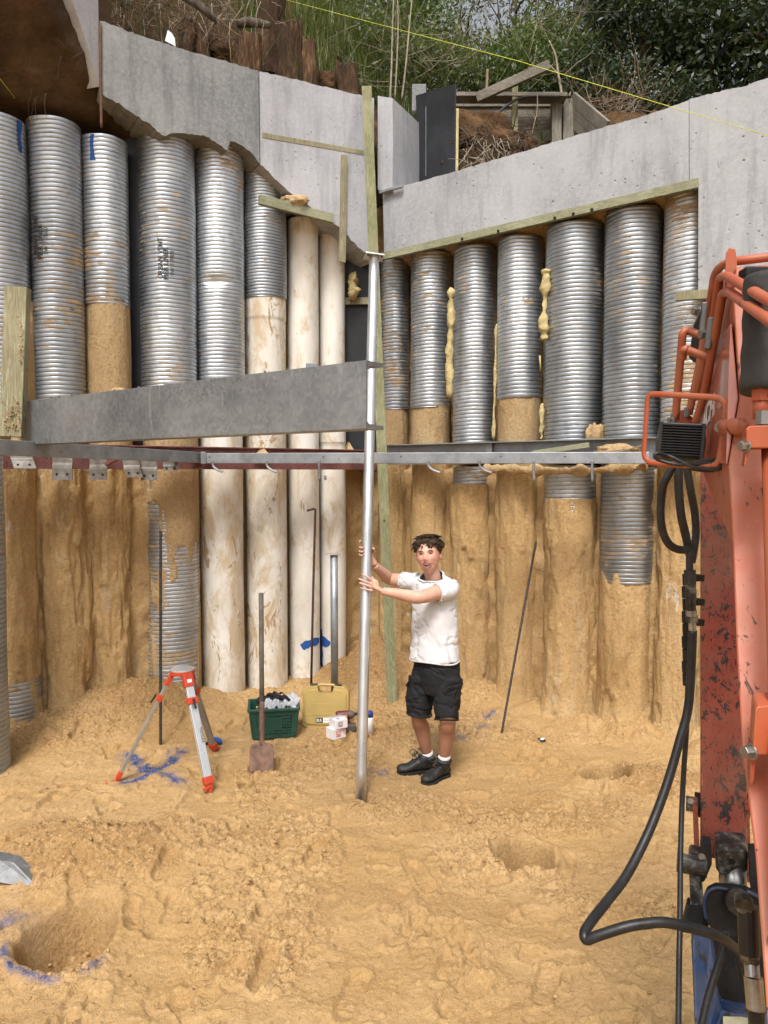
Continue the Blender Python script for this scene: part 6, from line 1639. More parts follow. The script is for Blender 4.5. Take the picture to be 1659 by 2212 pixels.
# --- head (local axes: X to the viewer's right, Y backwards, Z up), turned and tilted
hc = C(652, 348, 5.50)
Rh = Matrix.Rotation(math.radians(-6), 3, 'Y') @ Matrix.Rotation(math.radians(-14), 3, 'Z') @ Matrix.Rotation(math.radians(-9), 3, 'X')
HS = 1.13
def HP(x, y, z): return hc + Rh @ (Vector((x, y, z)) * HS)
def head_piece():
    nu, nv = 72, 60; V = []; F = []
    for i in range(nv):
        ph = math.pi * i / (nv - 1)
        for j in range(nu):
            th = 2 * math.pi * j / nu
            x, y, z = math.sin(ph) * math.sin(th), -math.sin(ph) * math.cos(th), math.cos(ph)     # y<0: the face
            zz = z
            w = 0.077; d = 0.096; hgt = 0.118
            jaw = max(0.0, -zz)
            wx = w * (1 - 0.27 * jaw ** 1.8); dy = d * (1 - 0.10 * jaw)
            X_, Y_, Z_ = x * wx, y * dy - (0.018 * jaw if y < 0 else -0.0) + (0.0 if y < 0 else -0.045 * jaw), zz * hgt * (1.06 if zz < 0 else 1.0)
            if y < 0:
                f = min(1.0, -y * 1.6)
                g = lambda cx, cz, sx, sz: math.exp(-((X_ - cx) / sx) ** 2 - ((Z_ - cz) / sz) ** 2) * f
                Y_ -= 0.026 * g(0, -0.030, 0.012, 0.017) + 0.012 * g(0, -0.006, 0.009, 0.024)      # nose
                Y_ -= 0.006 * (g(-0.013, -0.034, 0.008, 0.008) + g(0.013, -0.034, 0.008, 0.008))
                Y_ -= 0.008 * (g(-0.03, 0.026, 0.022, 0.008) + g(0.03, 0.026, 0.022, 0.008))        # brows
                Y_ += 0.012 * (g(-0.031, 0.006, 0.015, 0.011) + g(0.031, 0.006, 0.015, 0.011))      # eye sockets
                Y_ -= 0.007 * (g(-0.040, -0.028, 0.018, 0.016) + g(0.040, -0.028, 0.018, 0.016))    # cheeks
                Y_ -= 0.010 * g(0, -0.052, 0.030, 0.006) + 0.010 * g(0, -0.088, 0.022, 0.007)       # lips
                Y_ += 0.020 * g(0.003, -0.068, 0.025, 0.010)                                        # open mouth
                Y_ -= 0.012 * g(0, -0.112, 0.022, 0.014)                                            # chin
            V.append(HP(X_, Y_, Z_))
    for i in range(nv - 1):
        for j in range(nu): F.append([i * nu + j, i * nu + (j + 1) % nu, (i + 1) * nu + (j + 1) % nu, (i + 1) * nu + j])
    return V, F
pieces = [head_piece()]
nb = C(690, 545, 5.535)
pieces.append(limb([HP(0.004, 0.020, -0.03), HP(0.006, 0.026, -0.10), nb, nb + Vector((0.005, 0.01, -0.12))], [0.056, 0.057, 0.062, 0.09], 22))
for s in (-1, 1):
    pieces.append(ball(HP(s * 0.078, 0.012, -0.008), 0.030, (0.34, 0.62, 1.05), Rh @ Matrix.Rotation(s * 0.35, 3, 'Z')))
# --- arms
Lsh, Lel, Lwr = C(828, 590, 5.43), C(592, 652, 5.28), C(322, 607, 5.355)
Rsh, Rel, Rwr = C(525, 540, 5.62), C(372, 520, 5.74), C(262, 420, 5.545)
pieces.append(limb([Lsh, Lsh.lerp(Lel, 0.5) + Vector((0, 0, 0.004)), Lel, Lel.lerp(Lwr, 0.28) + Vector((0, 0, -0.004)), Lel.lerp(Lwr, 0.7), Lwr], [0.060, 0.055, 0.046, 0.047, 0.036, 0.029], 20))
pieces.append(limb([Rsh, Rsh.lerp(Rel, 0.5), Rel, Rel.lerp(Rwr, 0.3), Rel.lerp(Rwr, 0.72), Rwr], [0.058, 0.054, 0.047, 0.047, 0.036, 0.029], 20))
# --- left hand: back of the hand to the camera, fingers laid across the pole
def pole_at(cy):
    y = 1095 + 0.3 * cy
    f = (1735 - y) / (1735 - 556.0)
    for _ in range(6):
        q = PB.lerp(PT, f); d = q.y * _c - (q.z - CAMH) * _s; v = (q.y * _s + (q.z - CAMH) * _c) / d; f += ((1106 - v * FPX) - y) / (1735 - 556.0)
    return PB.lerp(PT, f)
pl = pole_at(560)
yf = pl.y - 0.0385
pk = C(262, 572, yf - 0.022)
pieces.append(limb([Lwr, Lwr.lerp(pk, 0.5) + Vector((0, -0.004, 0)), pk], [0.027, 0.033, 0.036], 18, lambda f: (1.0, 1.0) if f < 0.15 else (1.0, 0.55)))
pieces.append(ball(C(265, 560, yf - 0.020), 0.036, (0.95, 0.42, 1.05)))
for (k0, k1, k2, r) in (((258, 540), (215, 505), (172, 484), 0.0088), ((248, 560), (196, 535), (148, 517), 0.0092), ((250, 582), (200, 562), (152, 545), 0.0088), ((258, 604), (205, 594), (162, 583), 0.0078)):
    a, b, c_ = C(*k0, yf - 0.018), C(*k1, yf - 0.020), C(*k2, yf - 0.004)
    pieces.append(limb([a, a.lerp(b, 0.6) + Vector((0, -0.004, 0)), b, b.lerp(c_, 0.6) + Vector((0, -0.001, 0)), c_], [r * 1.1, r * 1.1, r, r * 0.95, r * 0.8], 12))
pieces.append(limb([C(290, 560, yf - 0.008), C(262, 530, yf + 0.02), C(240, 505, yf + 0.05)], [0.014, 0.012, 0.010], 12))
# --- right hand: behind the pole, fingers curling round its left side
p2 = pole_at(325)
ph_ = Vector((p2.x + 0.004, p2.y + 0.062, C(0, 340, p2.y).z))
pieces.append(limb([Rwr, Rwr.lerp(ph_, 0.55), ph_], [0.028, 0.032, 0.034], 18))
pieces.append(ball(ph_ + Vector((-0.008, -0.004, 0.01)), 0.040, (0.9, 0.5, 1.1)))
for (cy, tipx, r, ex_) in ((262, 172, 0.0088, 0.0), (291, 197, 0.0092, 0.004), (320, 202, 0.0090, 0.004), (345, 194, 0.0082, 0.002)):
    pz = pole_at(cy); z = C(0, cy, pz.y).z; R_ = 0.0385 + 0.0105
    ang = [100, 140, 178, 210, 240] if cy > 270 else [100, 135, 165, 185]
    pth = [Vector((pz.x + R_ * 1.08 * math.cos(math.radians(g)), pz.y + R_ * math.sin(math.radians(g)), z + (0.012 if cy < 270 and g > 150 else 0))) for g in ang]
    pieces.append(limb([ph_ + Vector((-0.012, 0.0, (z - ph_.z) * 0.75))] + pth, [r * 1.2, r * 1.15, r * 1.05, r, r * 0.95, r * 0.85][:len(pth) + 1], 12))
pieces.append(limb([ph_ + Vector((0.02, -0.005, 0.0)), Vector((p2.x + 0.050, p2.y + 0.028, ph_.z + 0.022)), Vector((p2.x + 0.050, p2.y + 0.002, ph_.z + 0.044))], [0.016, 0.0125, 0.0100], 12))
# --- trunk (under the shirt), thighs and shins
def hz(cx, cy, Y, hw, hd, turn=-30):
    c_ = C(cx, cy, Y); a = math.radians(turn); return (c_, Vector((math.cos(a), math.sin(a), 0)) * hw, Vector((-math.sin(a), math.cos(a), 0)) * hd)
pieces.append(ellipse_loft([hz(695, 560, 5.53, 0.15, 0.085), hz(695, 700, 5.53, 0.155, 0.10), hz(695, 900, 5.52, 0.14, 0.095), hz(700, 1080, 5.50, 0.145, 0.10), hz(705, 1230, 5.50, 0.155, 0.105)]))
Rhip, Rkn, Ran = C(610, 1240, 5.55), C(582, 1520, 5.53), C(648, 1800, 5.60)
Lhip, Lkn, Lan = C(795, 1240, 5.45), C(790, 1545, 5.37), C(763, 1825, 5.44)
pieces.append(limb([Rhip, Rhip.lerp(Rkn, 0.5), Rkn, Rkn.lerp(Ran, 0.30) + Vector((0.004, 0.018, 0)), Rkn.lerp(Ran, 0.72), Ran], [0.085, 0.078, 0.058, 0.061, 0.044, 0.038], 22))
pieces.append(limb([Lhip, Lhip.lerp(Lkn, 0.5), Lkn, Lkn.lerp(Lan, 0.30) + Vector((0.004, 0.018, 0)), Lkn.lerp(Lan, 0.72), Lan], [0.085, 0.078, 0.059, 0.062, 0.045, 0.038], 22))
me, co = fuse('body', pieces, 0.0042, 'skin', man, 4)
# flush on cheeks, nose and knuckles; tanned legs
loc = (np.array(Rh.transposed()) @ (co - np.array(hc)).T).T
red = np.exp(-((np.abs(loc[:, 0]) - 0.045) / 0.020) ** 2 - ((loc[:, 2] + 0.032) / 0.024) ** 2) + 0.6 * np.exp(-(loc[:, 0] / 0.012) ** 2 - ((loc[:, 2] + 0.03) / 0.014) ** 2)
red = red * (loc[:, 1] < -0.02) * (np.linalg.norm(loc, axis=1) < 0.16)
tan = sstep(1.0, 0.8, co[:, 2]) * 1.0
ears = np.exp(-((np.abs(loc[:, 0]) - 0.082) / 0.012) ** 2) * (np.abs(loc[:, 2]) < 0.05) * 0.5
ca = me.color_attributes.new('tint', 'FLOAT_COLOR', 'POINT')
ca.data.foreach_set('color', np.stack([np.clip(red * 0.45 + ears, 0, 1), tan, 0 * tan, 1 + 0 * tan], -1).astype('f').ravel())
link('body', me, M['skin'], man, True)
# --- face details
for s in (-1, 1):
    v, f = ball(HP(s * 0.0305, -0.0735, 0.006), 0.0115, (1, 0.8, 0.42), Rh)
    m_ = bpy.data.meshes.new('eye'); m_.from_pydata([tuple(q) for q in v], [], f); e = link('eye', m_, M['eye_white'], man, True)
    v, f = ball(HP(s * 0.0305 - 0.001, -0.0818, 0.006), 0.0044, (1, 0.5, 0.9), Rh)
    m_ = bpy.data.meshes.new('iris'); m_.from_pydata([tuple(q) for q in v], [], f); link('iris', m_, M['eye_iris'], e, True)
    tube('eyelid', [HP(s * 0.0165, -0.0835, 0.0075), HP(s * 0.030, -0.0865, 0.0105), HP(s * 0.045, -0.078, 0.0065)], [0.0012, 0.002, 0.0012], M['hair'], man, 8, 4)
    tube('eyebrow', [HP(s * 0.013, -0.093, 0.0225), HP(s * 0.030, -0.0935, 0.0285), HP(s * 0.049, -0.079, 0.0235)], [0.0028, 0.0042, 0.002], M['hair'], man, 8, 4, True, (1, 0.7))
def patch(name, pts, mat, parent):
    bm = bmesh.new(); vs = [bm.verts.new(HP(*q)) for q in pts]; bm.faces.new(vs); return bmesh_obj(name, bm, M[mat], parent)
mo = []
for i in range(20):
    a = 2 * math.pi * i / 20; x = 0.0265 * math.cos(a); z = (0.006 if math.sin(a) > 0 else 0.017) * math.sin(a) + 0.004 * (x / 0.0265) ** 2
    mo.append((x + 0.002, -0.0905 + 9.0 * x * x, -0.062 + z))
patch('mouth', mo, 'mouth_dark', man)
tt = []
for i in range(11):
    x = -0.021 + 0.042 * i / 10; tt.append((x + 0.002, -0.0918 + 9.0 * x * x, -0.0575 + 0.003 * (x / 0.02) ** 2))
for i in range(10, -1, -1):
    x = -0.021 + 0.042 * i / 10; tt.append((x + 0.002, -0.0918 + 9.0 * x * x, -0.0635 + 0.004 * (x / 0.02) ** 2))
patch('teeth', tt, 'teeth', man)
tube('upper_lip', [HP(-0.027, -0.083, -0.0575), HP(-0.012, -0.0925, -0.0545), HP(0.003, -0.0945, -0.0555), HP(0.017, -0.0925, -0.0545), HP(0.031, -0.083, -0.0575)], [0.002, 0.0034, 0.0034, 0.0034, 0.002], M['lips'], man, 8, 4)
tube('lower_lip', [HP(-0.026, -0.083, -0.0595), HP(-0.014, -0.0925, -0.0755), HP(0.003, -0.0960, -0.0815), HP(0.019, -0.0925, -0.0755), HP(0.030, -0.083, -0.0595)], [0.002, 0.0040, 0.0050, 0.0040, 0.002], M['lips'], man, 8, 4)
# --- hair: a cap and wavy locks
hv = [ball(HP(0.0, 0.018, 0.046), 0.088, (1.02, 1.04, 1.02), Rh), ball(HP(0, 0.058, 0.005), 0.064, (1.12, 0.8, 1.1), Rh)]
for s in (-1, 1):
    hv.append(ball(HP(s * 0.068, 0.004, 0.050), 0.040, (0.85, 1.25, 1.0), Rh)); hv.append(ball(HP(s * 0.045, -0.050, 0.082), 0.034, (1.0, 0.8, 0.72), Rh)); hv.append(ball(HP(s * 0.074, 0.004, 0.012), 0.020, (0.55, 0.8, 1.3), Rh))
hv.append(ball(HP(0.0, -0.058, 0.092), 0.034, (1.2, 0.75, 0.62), Rh))
me, _a = fuse('hair', hv, 0.006, 'hair', man, 4, lambda a, n: n * (0.006 * fbm(a[:, 0] * 55, a[:, 1] * 55, a[:, 2] * 55, 2, 3))[:, None])
hair = link('hair', me, M['hair'], man, True)
rr = random.Random(21); specs = []
for i in range(520):
    th = rr.uniform(-math.pi, math.pi); el = rr.uniform(0.05, 1.0) ** 0.8
    cx_, cy_, cz_ = math.sin(th) * math.cos(el * 1.5), -math.cos(th) * math.cos(el * 1.5), math.sin(el * 1.5)
    b = Vector((0.097 * cx_, 0.018 + 0.096 * cy_, 0.046 + 0.088 * cz_))
    front = cy_ < -0.3
    L = rr.uniform(0.030, 0.050) * (1.0 if cz_ > 0.5 else (0.75 if front else 0.6))
    out = Vector((cx_, cy_, cz_)); down = Vector((rr.uniform(-.7, .7), -0.45 if front else 0.1, -0.7)) if cz_ < 0.75 else Vector((rr.uniform(-1, 1), rr.uniform(-1.2, .6), -0.15))
    w = out.cross(down); w = w.normalized() if w.length > 1e-3 else Vector((1, 0, 0)); phs = rr.uniform(0, 6)
    pth = []
    for k in range(7):
        f = k / 6; q = b + out * (0.0 + 0.008 * math.sin(f * 2.6)) + down.normalized() * L * f + w * 0.006 * math.sin(f * 7 + phs)
        pth.append(HP(*q))
    specs.append((pth, [0.0036, 0.0042, 0.0042, 0.0038, 0.0032, 0.0024, 0.0012], 5))
tag(multi_tube('hair_locks', specs, M['hair'], hair), kind='stuff')
# --- t-shirt
sp_ = [ellipse_loft([hz(686, 462, 5.54, 0.066, 0.062), hz(687, 486, 5.54, 0.084, 0.074), hz(689, 515, 5.537, 0.135, 0.088, -24), hz(690, 545, 5.535, 0.172, 0.098, -24), hz(692, 590, 5.535, 0.186, 0.108, -26), hz(694, 700, 5.53, 0.183, 0.125, -28), hz(694, 850, 5.52, 0.180, 0.128, -28), hz(692, 980, 5.51, 0.186, 0.130, -28), hz(690, 1070, 5.50, 0.196, 0.135, -28), hz(692, 1098, 5.50, 0.199, 0.137, -28)], 36)]
sp_.append(limb([C(800, 565, 5.45), Lsh.lerp(Lel, 0.12), Lsh.lerp(Lel, 0.48) + Vector((0, 0, 0.003))], [0.074, 0.073, 0.068], 22))
sp_.append(limb([C(575, 540, 5.60), Rsh.lerp(Rel, 0.10), Rsh.lerp(Rel, 0.36)], [0.076, 0.074, 0.069], 22))
ctr = np.array(C(692, 800, 5.52))
def wrinkle(a, n):
    z = a[:, 2]; f = fbm(a[:, 0] * 9 + z * 3.0, a[:, 1] * 9, z * 5.0, 3, 5)
    lowf = np.sin((a[:, 0] * 0.8 + a[:, 1] * 0.5) * 42 + 2.5 * f) * sstep(1.45, 0.95, z) * 0.0055
    cross = np.abs(fbm(a[:, 0] * 5 - z * 7, a[:, 1] * 5, z * 6 + a[:, 0] * 6, 3, 9))
    d = 0.0035 * f + 1.1 * lowf - 0.006 * sstep(0.22, 0.0, cross)
    return n * d[:, None]
me, co = fuse('t_shirt', sp_, 0.006, 'white_cotton', man, 14, wrinkle)
q0 = C(687, 500, 5.53); fd = Vector((-0.42, -0.9, 0)).normalized(); sdv = Vector((0.9, -0.42, 0)).normalized()
def neck_h(v): return q0.z + 0.012 - 0.52 * (v - q0).dot(fd)
bm = bmesh.new(); bm.from_mesh(me)
kill = [v for v in bm.verts if v.co.z > neck_h(v.co) and (Vector((v.co.x, v.co.y, 0)) - Vector((q0.x, q0.y, 0))).length < 0.11]
bmesh.ops.delete(bm, geom=kill, context='VERTS'); rim_e = [v.co.copy() for v in bm.verts if v.is_boundary]
bm.to_mesh(me); bm.free()
shirt = link('t_shirt', me, M['white_cotton'], man, True)
rim_e.sort(key=lambda p_: math.atan2((p_ - q0).dot(sdv), (p_ - q0).dot(fd)))
if len(rim_e) > 12:
    k = 28; ringp = []
    for i in range(k + 1):
        ang = -math.pi + 2 * math.pi * i / k
        ne = min(rim_e, key=lambda p_: abs((math.atan2((p_ - q0).dot(sdv), (p_ - q0).dot(fd)) - ang + math.pi) % (2 * math.pi) - math.pi)); ringp.append(ne)
    tube('neckband', smooth_path(ringp, 3), 0.0075, M['white_cotton'], shirt, 8)
def cuff(a, b, f, r, nm='cuff'):
    c_ = a.lerp(b, f); ax = (b - a).normalized(); u = ax.orthogonal().normalized(); w = ax.cross(u)
    tube(nm, [c_ + (u * math.cos(t_) + w * math.sin(t_)) * r for t_ in np.linspace(0, 2 * math.pi, 25)], 0.005, M['white_cotton'], shirt, 6)
cuff(Lsh, Lel, 0.48, 0.066); cuff(Rsh, Rel, 0.355, 0.067)
hem = [Vector(C(692, 1098, 5.50)) + hz(0, 0, 1, 1, 1, -28)[1].normalized() * 0.194 * math.cos(t_) + hz(0, 0, 1, 1, 1, -28)[2].normalized() * 0.133 * math.sin(t_) + Vector((0, 0, 0.006 * math.sin(3 * t_))) for t_ in np.linspace(0, 2 * math.pi, 49)]
tube('hem', hem, 0.0065, M['white_cotton'], shirt, 6)
# small printed mark on the chest
q = C(572, 572, 5.375); xd, zd = Vector((0.9, -0.42, 0)), Vector((0, 0.1, 1))
def chest(x, z): return q + xd.normalized() * x + zd * z + Vector((0, -0.012, 0))
specs = [([chest(*a), chest(*b)], 0.0016, 5) for a, b in (((-.010, -.016), (-.010, .010)), ((-.010, .010), (-.002, .022)), ((-.002, .022), (.006, .008)), ((.006, .008), (.006, -.018)), ((.006, -.018), (-.010, -.016)), ((-.012, .026), (-.004, .024)), ((-.022, .030), (-.014, .028)))]
multi_tube('printed_mark', specs, M['black_print'], shirt)
# --- shorts
Rhem, Lhem = Rhip.lerp(Rkn, 0.90), Lhip.lerp(Lkn, 0.955)
sp_ = [ellipse_loft([hz(712, 1075, 5.50, 0.172, 0.118, -28), hz(712, 1150, 5.50, 0.185, 0.125, -28), hz(708, 1240, 5.50, 0.196, 0.130, -28), hz(702, 1330, 5.50, 0.185, 0.120, -28)], 32)]
sp_.append(limb([C(610, 1230, 5.55), C(590, 1370, 5.53), Rhem], [0.112, 0.106, 0.098], 24))
sp_.append(limb([C(792, 1230, 5.46), C(783, 1390, 5.43), Lhem + Vector((-0.008, 0, 0))], [0.112, 0.106, 0.090], 24))
def wr2(a, n):
    f = fbm(a[:, 0] * 8, a[:, 1] * 8, a[:, 2] * 10, 3, 15); g = np.abs(fbm(a[:, 0] * 6, a[:, 1] * 6, a[:, 2] * 13 + a[:, 0] * 5, 3, 25))
    return n * (0.010 * f - 0.010 * sstep(0.25, 0, g))[:, None]
me, co = fuse('cargo_shorts', sp_, 0.008, 'black_cotton', man, 6, wr2)
shorts = link('cargo_shorts', me, M['black_cotton'], man, True)
for (a, b, f, r) in ((Rhip, Rkn, 0.895, 0.095), (Lhip, Lkn, 0.95, 0.087)):
    c_ = a.lerp(b, f) + (Vector((-0.008, 0, 0)) if a is Lhip else Vector()); ax = (b - a).normalized(); u = ax.orthogonal().normalized(); w = ax.cross(u)
    tube('leg_hem', [c_ + (u * math.cos(t_) + w * math.sin(t_)) * r for t_ in np.linspace(0, 2 * math.pi, 33)], 0.007, M['black_cotton'], shorts, 6)
def flap(pts, depth, nm):
    bm = bmesh.new(); poly_slab(bm, [C(*p_) for p_ in pts], depth); bmesh_obj(nm, bm, M['black_cotton'], shorts, bevel=0.004)
flap([(752, 1325, 5.325), (800, 1300, 5.315), (868, 1285, 5.36), (862, 1310, 5.36), (845, 1345, 5.34), (768, 1358, 5.325)], (0.01, 0.05, 0), 'pocket_flap')
flap([(768, 1345, 5.335), (838, 1335, 5.335), (846, 1465, 5.335), (782, 1480, 5.325)], (0.01, 0.05, 0), 'cargo_pocket')
flap([(482, 1290, 5.50), (500, 1262, 5.48), (500, 1300, 5.48)], (0.02, 0.06, 0), 'pocket_flap')
# --- socks and boots
for an, kn in ((Ran, Rkn), (Lan, Lkn)):
    up = (kn - an).normalized()
    tube('sock', [an - up * 0.03, an + up * 0.035, an + up * 0.05], [0.048, 0.047, 0.044], M['sock_white'], man, 20)
    c_ = an + up * 0.022; u = up.orthogonal().normalized(); w = up.cross(u)
    tube('sock_stripe', [c_ + (u * math.cos(t_) + w * math.sin(t_)) * 0.0475 for t_ in np.linspace(0, 2 * math.pi, 21)], 0.0035, M['black_cotton'], man, 6)
def boot(an, heel, toe, zsole, nm='boot'):
    d = Vector((toe.x - heel.x, toe.y - heel.y, 0)); L = d.length; d.normalize(); s = Vector((-d.y, d.x, 0))
    def Bp(f, w, z): return Vector((heel.x, heel.y, 0)) + d * L * f + s * w + Vector((0, 0, zsole + z))
    secs = []
    for (f, hw, h) in ((0.02, 0.030, 0.06), (0.08, 0.041, 0.085), (0.22, 0.043, 0.105), (0.38, 0.041, 0.105), (0.52, 0.044, 0.088), (0.66, 0.050, 0.068), (0.80, 0.052, 0.060), (0.91, 0.046, 0.052), (0.98, 0.028, 0.036)):
        secs.append((Bp(f, 0, 0.018 + h / 2), s * hw, Vector((0, 0, h / 2))))
    pcs = [ellipse_loft(secs, 20)]
    top = Vector((an.x, an.y, an.z)); pcs.append(limb([Bp(0.28, 0, 0.05), Bp(0.25, 0, 0.10), top + Vector((0, 0, -0.02)), top + Vector((0, 0, 0.004))], [0.046, 0.052, 0.053, 0.052], 20))
    pcs.append(ball(Bp(0.84, 0, 0.045), 0.05, (0.95, 0.95, 0.62)))
    b = bpy.data.objects.new(nm, None); COL.objects.link(b); b.parent = man; ORG[b.name] = ORG[man.name]
    me, _ = fuse('boot_upper', pcs, 0.005, 'boot_leather', b, 5, lambda a, n: n * (0.003 * fbm(a[:, 0] * 30, a[:, 1] * 30, a[:, 2] * 30, 2, 4))[:, None])
    link('boot_upper', me, M['boot_leather'], b, True)
    ol = [(0.0, 0.0), (0.03, 0.036), (0.15, 0.044), (0.40, 0.040), (0.66, 0.053), (0.84, 0.052), (0.96, 0.034), (1.01, 0.0)]
    pts = [Bp(f, w, -0.012) for f, w in ol] + [Bp(f, -w, -0.012) for f, w in ol[::-1][1:-1]]
    bm = bmesh.new(); poly_slab(bm, pts, (0, 0, 0.036)); bmesh_obj('sole', bm, M['boot_sole'], b, bevel=0.004)
    tube('collar', [top + (Vector((math.cos(t_), 0, 0)) + Vector((0, math.sin(t_), 0))) * 0.051 + Vector((0, 0, -0.004)) for t_ in np.linspace(0, 2 * math.pi, 25)], 0.010, M['boot_leather'], b, 8)
    for k in range(5):
        f = 0.60 - 0.062 * k; z = 0.075 + 0.026 * k
        tube('lace', [Bp(f, -0.030, z - 0.012), Bp(f + 0.03, 0.0, z + 0.014), Bp(f - 0.02, 0.030, z - 0.010)], 0.0035, M['rubber'], b, 6, 4)
    q = Bp(0.42, 0.0, 0.155)
    for sg in (-1, 1):
        tube('lace_loop', [q, q + d * 0.03 + s * 0.03 * sg + Vector((0, 0, 0.02)), q + d * 0.055 + s * 0.035 * sg + Vector((0, 0, -0.005)), q + d * 0.03 + s * 0.012 * sg + Vector((0, 0, -0.012)), q], 0.003, M['rubber'], b, 6, 5)
h1, t1 = C(680, 1925, 5.60), C(425, 1915, 5.53)
h2, t2 = C(795, 1960, 5.50), C(610, 2015, 5.30)
boot(Ran, h1, t1, max(ground_z(h1.x, h1.y), ground_z(t1.x, t1.y)) - 0.014)
boot(Lan, h2, t2, max(ground_z(h2.x, h2.y), ground_z(t2.x, t2.y)) - 0.014)
# ------------------------------------------------------------------ timber retaining wall and black board above the right beam
ret = thing('timber_retaining_wall', 'weathered timber retaining wall with posts behind the right concrete beam', 'retaining wall', P(1100, 300, 9.0))
for (yt, yb) in ((232, 256), (257.5, 281), (282.5, 306), (307.5, 332)):
    bar('board', P(960, (yt + yb) / 2, 9.08), P(1200, (yt + yb) / 2 - 1, 9.02), 0.045, (yb - yt) / FPX * 9.05, M['grey_timber'], ret, bevel=0.004)
bar('top_rail', P(965, 211, 8.85), P(1222, 212, 8.8), 0.19, 0.045, M['grey_timber'], ret, bevel=0.004)
bar('shade_board', P(960, 226, 9.05), P(1200, 226, 9.0), 0.045, 0.06, M['grey_timber'], ret)
for x0, x1, Y in ((1191, 1211, 8.9), (1215, 1238, 8.95)):
    bar('post', P((x0 + x1) / 2, 320, Y), P((x0 + x1) / 2, 217, Y), (x1 - x0) / FPX * Y, 0.09, M['grey_timber_post'], ret, up=(0, 1, 0), bevel=0.004)
bar('short_post', P(1112, 300, 8.78), P(1112, 184, 8.75), 0.068, 0.045, M['green_timber'], ret, up=(0, 1, 0))
bar('sloping_beam', P(1030, 212, 8.7), P(1188, 140, 8.45), 0.05, 0.105, M['grey_timber'], ret)
for i, (a, b) in enumerate((((1238, 212), (1312, 276)), ((1238, 236), (1312, 300)), ((1238, 262), (1312, 324)))):
    bar('return_board', P(*a, 8.95), P(b[0], b[1], 8.1), 0.04, 0.13, M['grey_timber'], ret)
tag(tube('irrigation_pipe', [P(1062, 262, 8.6), P(1085, 236, 8.65), P(1118, 214, 8.68), P(1150, 208, 8.7), P(1210, 208, 8.72)], 0.014, M['rubber_dull'], seg=8, sm=5), 'black plastic pipe bending over the weathered retaining wall', 'pipe')
tag(tube('loose_wire', [P(1161, 205, 8.62), P(1160, 240, 8.6), P(1152, 275, 8.6), P(1148, 300, 8.6)], 0.006, M['twig'], seg=6, sm=4), 'thin dark wire hanging in front of the retaining boards', 'wire')
brd = thing('formwork_board', 'black formwork board standing on edge between the pier and the retaining wall', 'board', P(950, 390, 8.2))
A_, B_ = P(898, 206, 8.55), P(983, 181, 7.95); A2, B2 = P(905, 405, 8.5), P(981, 385, 7.95)
nrm = (B_ - A_).cross(Vector((0, 0, 1))).normalized()
if nrm.y < 0: nrm = -nrm
bm = bmesh.new(); poly_slab(bm, [A2, B2, B_, A_], nrm * 0.018); bmesh_obj('board_face', bm, M['black_ply'], brd, bevel=0.0015)
bar('edge_stud', P(986, 385, 8.0), P(987.5, 238, 8.0), 0.028, 0.09, M['raw_timber'], brd, up=(0, 1, 0))
bm = bmesh.new(); a, b = P(920, 230, 8.36), P(920, 380, 8.36); add_bar(bm, a, b, 0.003, 0.003); bmesh_obj('seam', bm, M['zinc_rail'], brd)
bm = bmesh.new(); rot_box(bm, P(905, 215, 8.62), 0.16, 0.1, 0.3); tag(bmesh_obj('concrete_stub', bm, M['concrete_weathered'], None, bevel=0.01), 'small rough concrete stub left of the black board', 'concrete')
# soil heap with roots behind the right beam
def heap(name, label, c, sx, sy, sz, mat, seed, cat='soil'):
    return lump(name, c, sx, sy, sz, mat, label, cat, seed, 0.28, 5)
heap('soil_heap', 'brown soil bank with torn roots right of the black board', P(1045, 325, 8.5), 0.60, 0.35, 0.36, 'dark_soil', 4)
heap('soil_heap', 'sandy brown soil below the torn roots beside the black board', P(1030, 385, 8.3), 0.46, 0.24, 0.28, 'brown_earth', 8)

def root_mass(name, label, n, xr, yr, Yr, Lr, r0, mat, seed, hang=-0.6, kind='stuff', bend=0.5, parent=None):
    rr = random.Random(seed); specs = []
    for i in range(n):
        q = P(rr.uniform(*xr), rr.uniform(*yr), rr.uniform(*Yr)); d = Vector((rr.uniform(-1, 1), rr.uniform(-0.8, 0.2), rr.uniform(-1, 0.6) + hang)).normalized()
        L = rr.uniform(*Lr); pth = [q]
        for k in range(6):
            d = (d + Vector((rr.uniform(-1, 1), rr.uniform(-1, 1), rr.uniform(-1, 1))) * bend * 0.5 + Vector((0, 0, hang * 0.1))).normalized(); q = q + d * L / 6; pth.append(q)
        r = r0 * rr.uniform(0.5, 1.3)
        specs.append((pth, [r, r, r * 0.9, r * 0.8, r * 0.7, r * 0.55, r * 0.3], 4))
    o = multi_tube(name, specs, M[mat])
    return tag(o, label, 'roots', kind=kind)
root_mass('torn_roots', 'torn roots and straw on the soil bank beside the black board', 170, (990, 1140), (270, 335), (7.95, 8.3), (0.1, 0.4), 0.005, 'root', 3, -0.2)
root_mass('torn_roots', 'pale thin roots hanging from the soil beside the black board', 60, (1000, 1130), (290, 350), (7.85, 8.0), (0.08, 0.35), 0.004, 'pale_twig', 4, -0.5)
root_mass('hanging_roots', 'tangle of thin roots hanging from the bank over the mottled concrete', 150, (225, 520), (-20, 90), (7.3, 8.0), (0.12, 0.45), 0.0055, 'root', 5, -0.5)
root_mass('hanging_roots', 'pale dry stalks hanging over the mottled concrete', 60, (225, 600), (-30, 60), (7.3, 7.9), (0.15, 0.45), 0.0032, 'pale_twig', 6, -0.6)
root_mass('overhang_roots', 'few fine roots hanging under the soil overhang at top left', 10, (20, 210), (80, 240), (6.0, 6.3), (0.1, 0.3), 0.002, 'root', 7, -0.9)

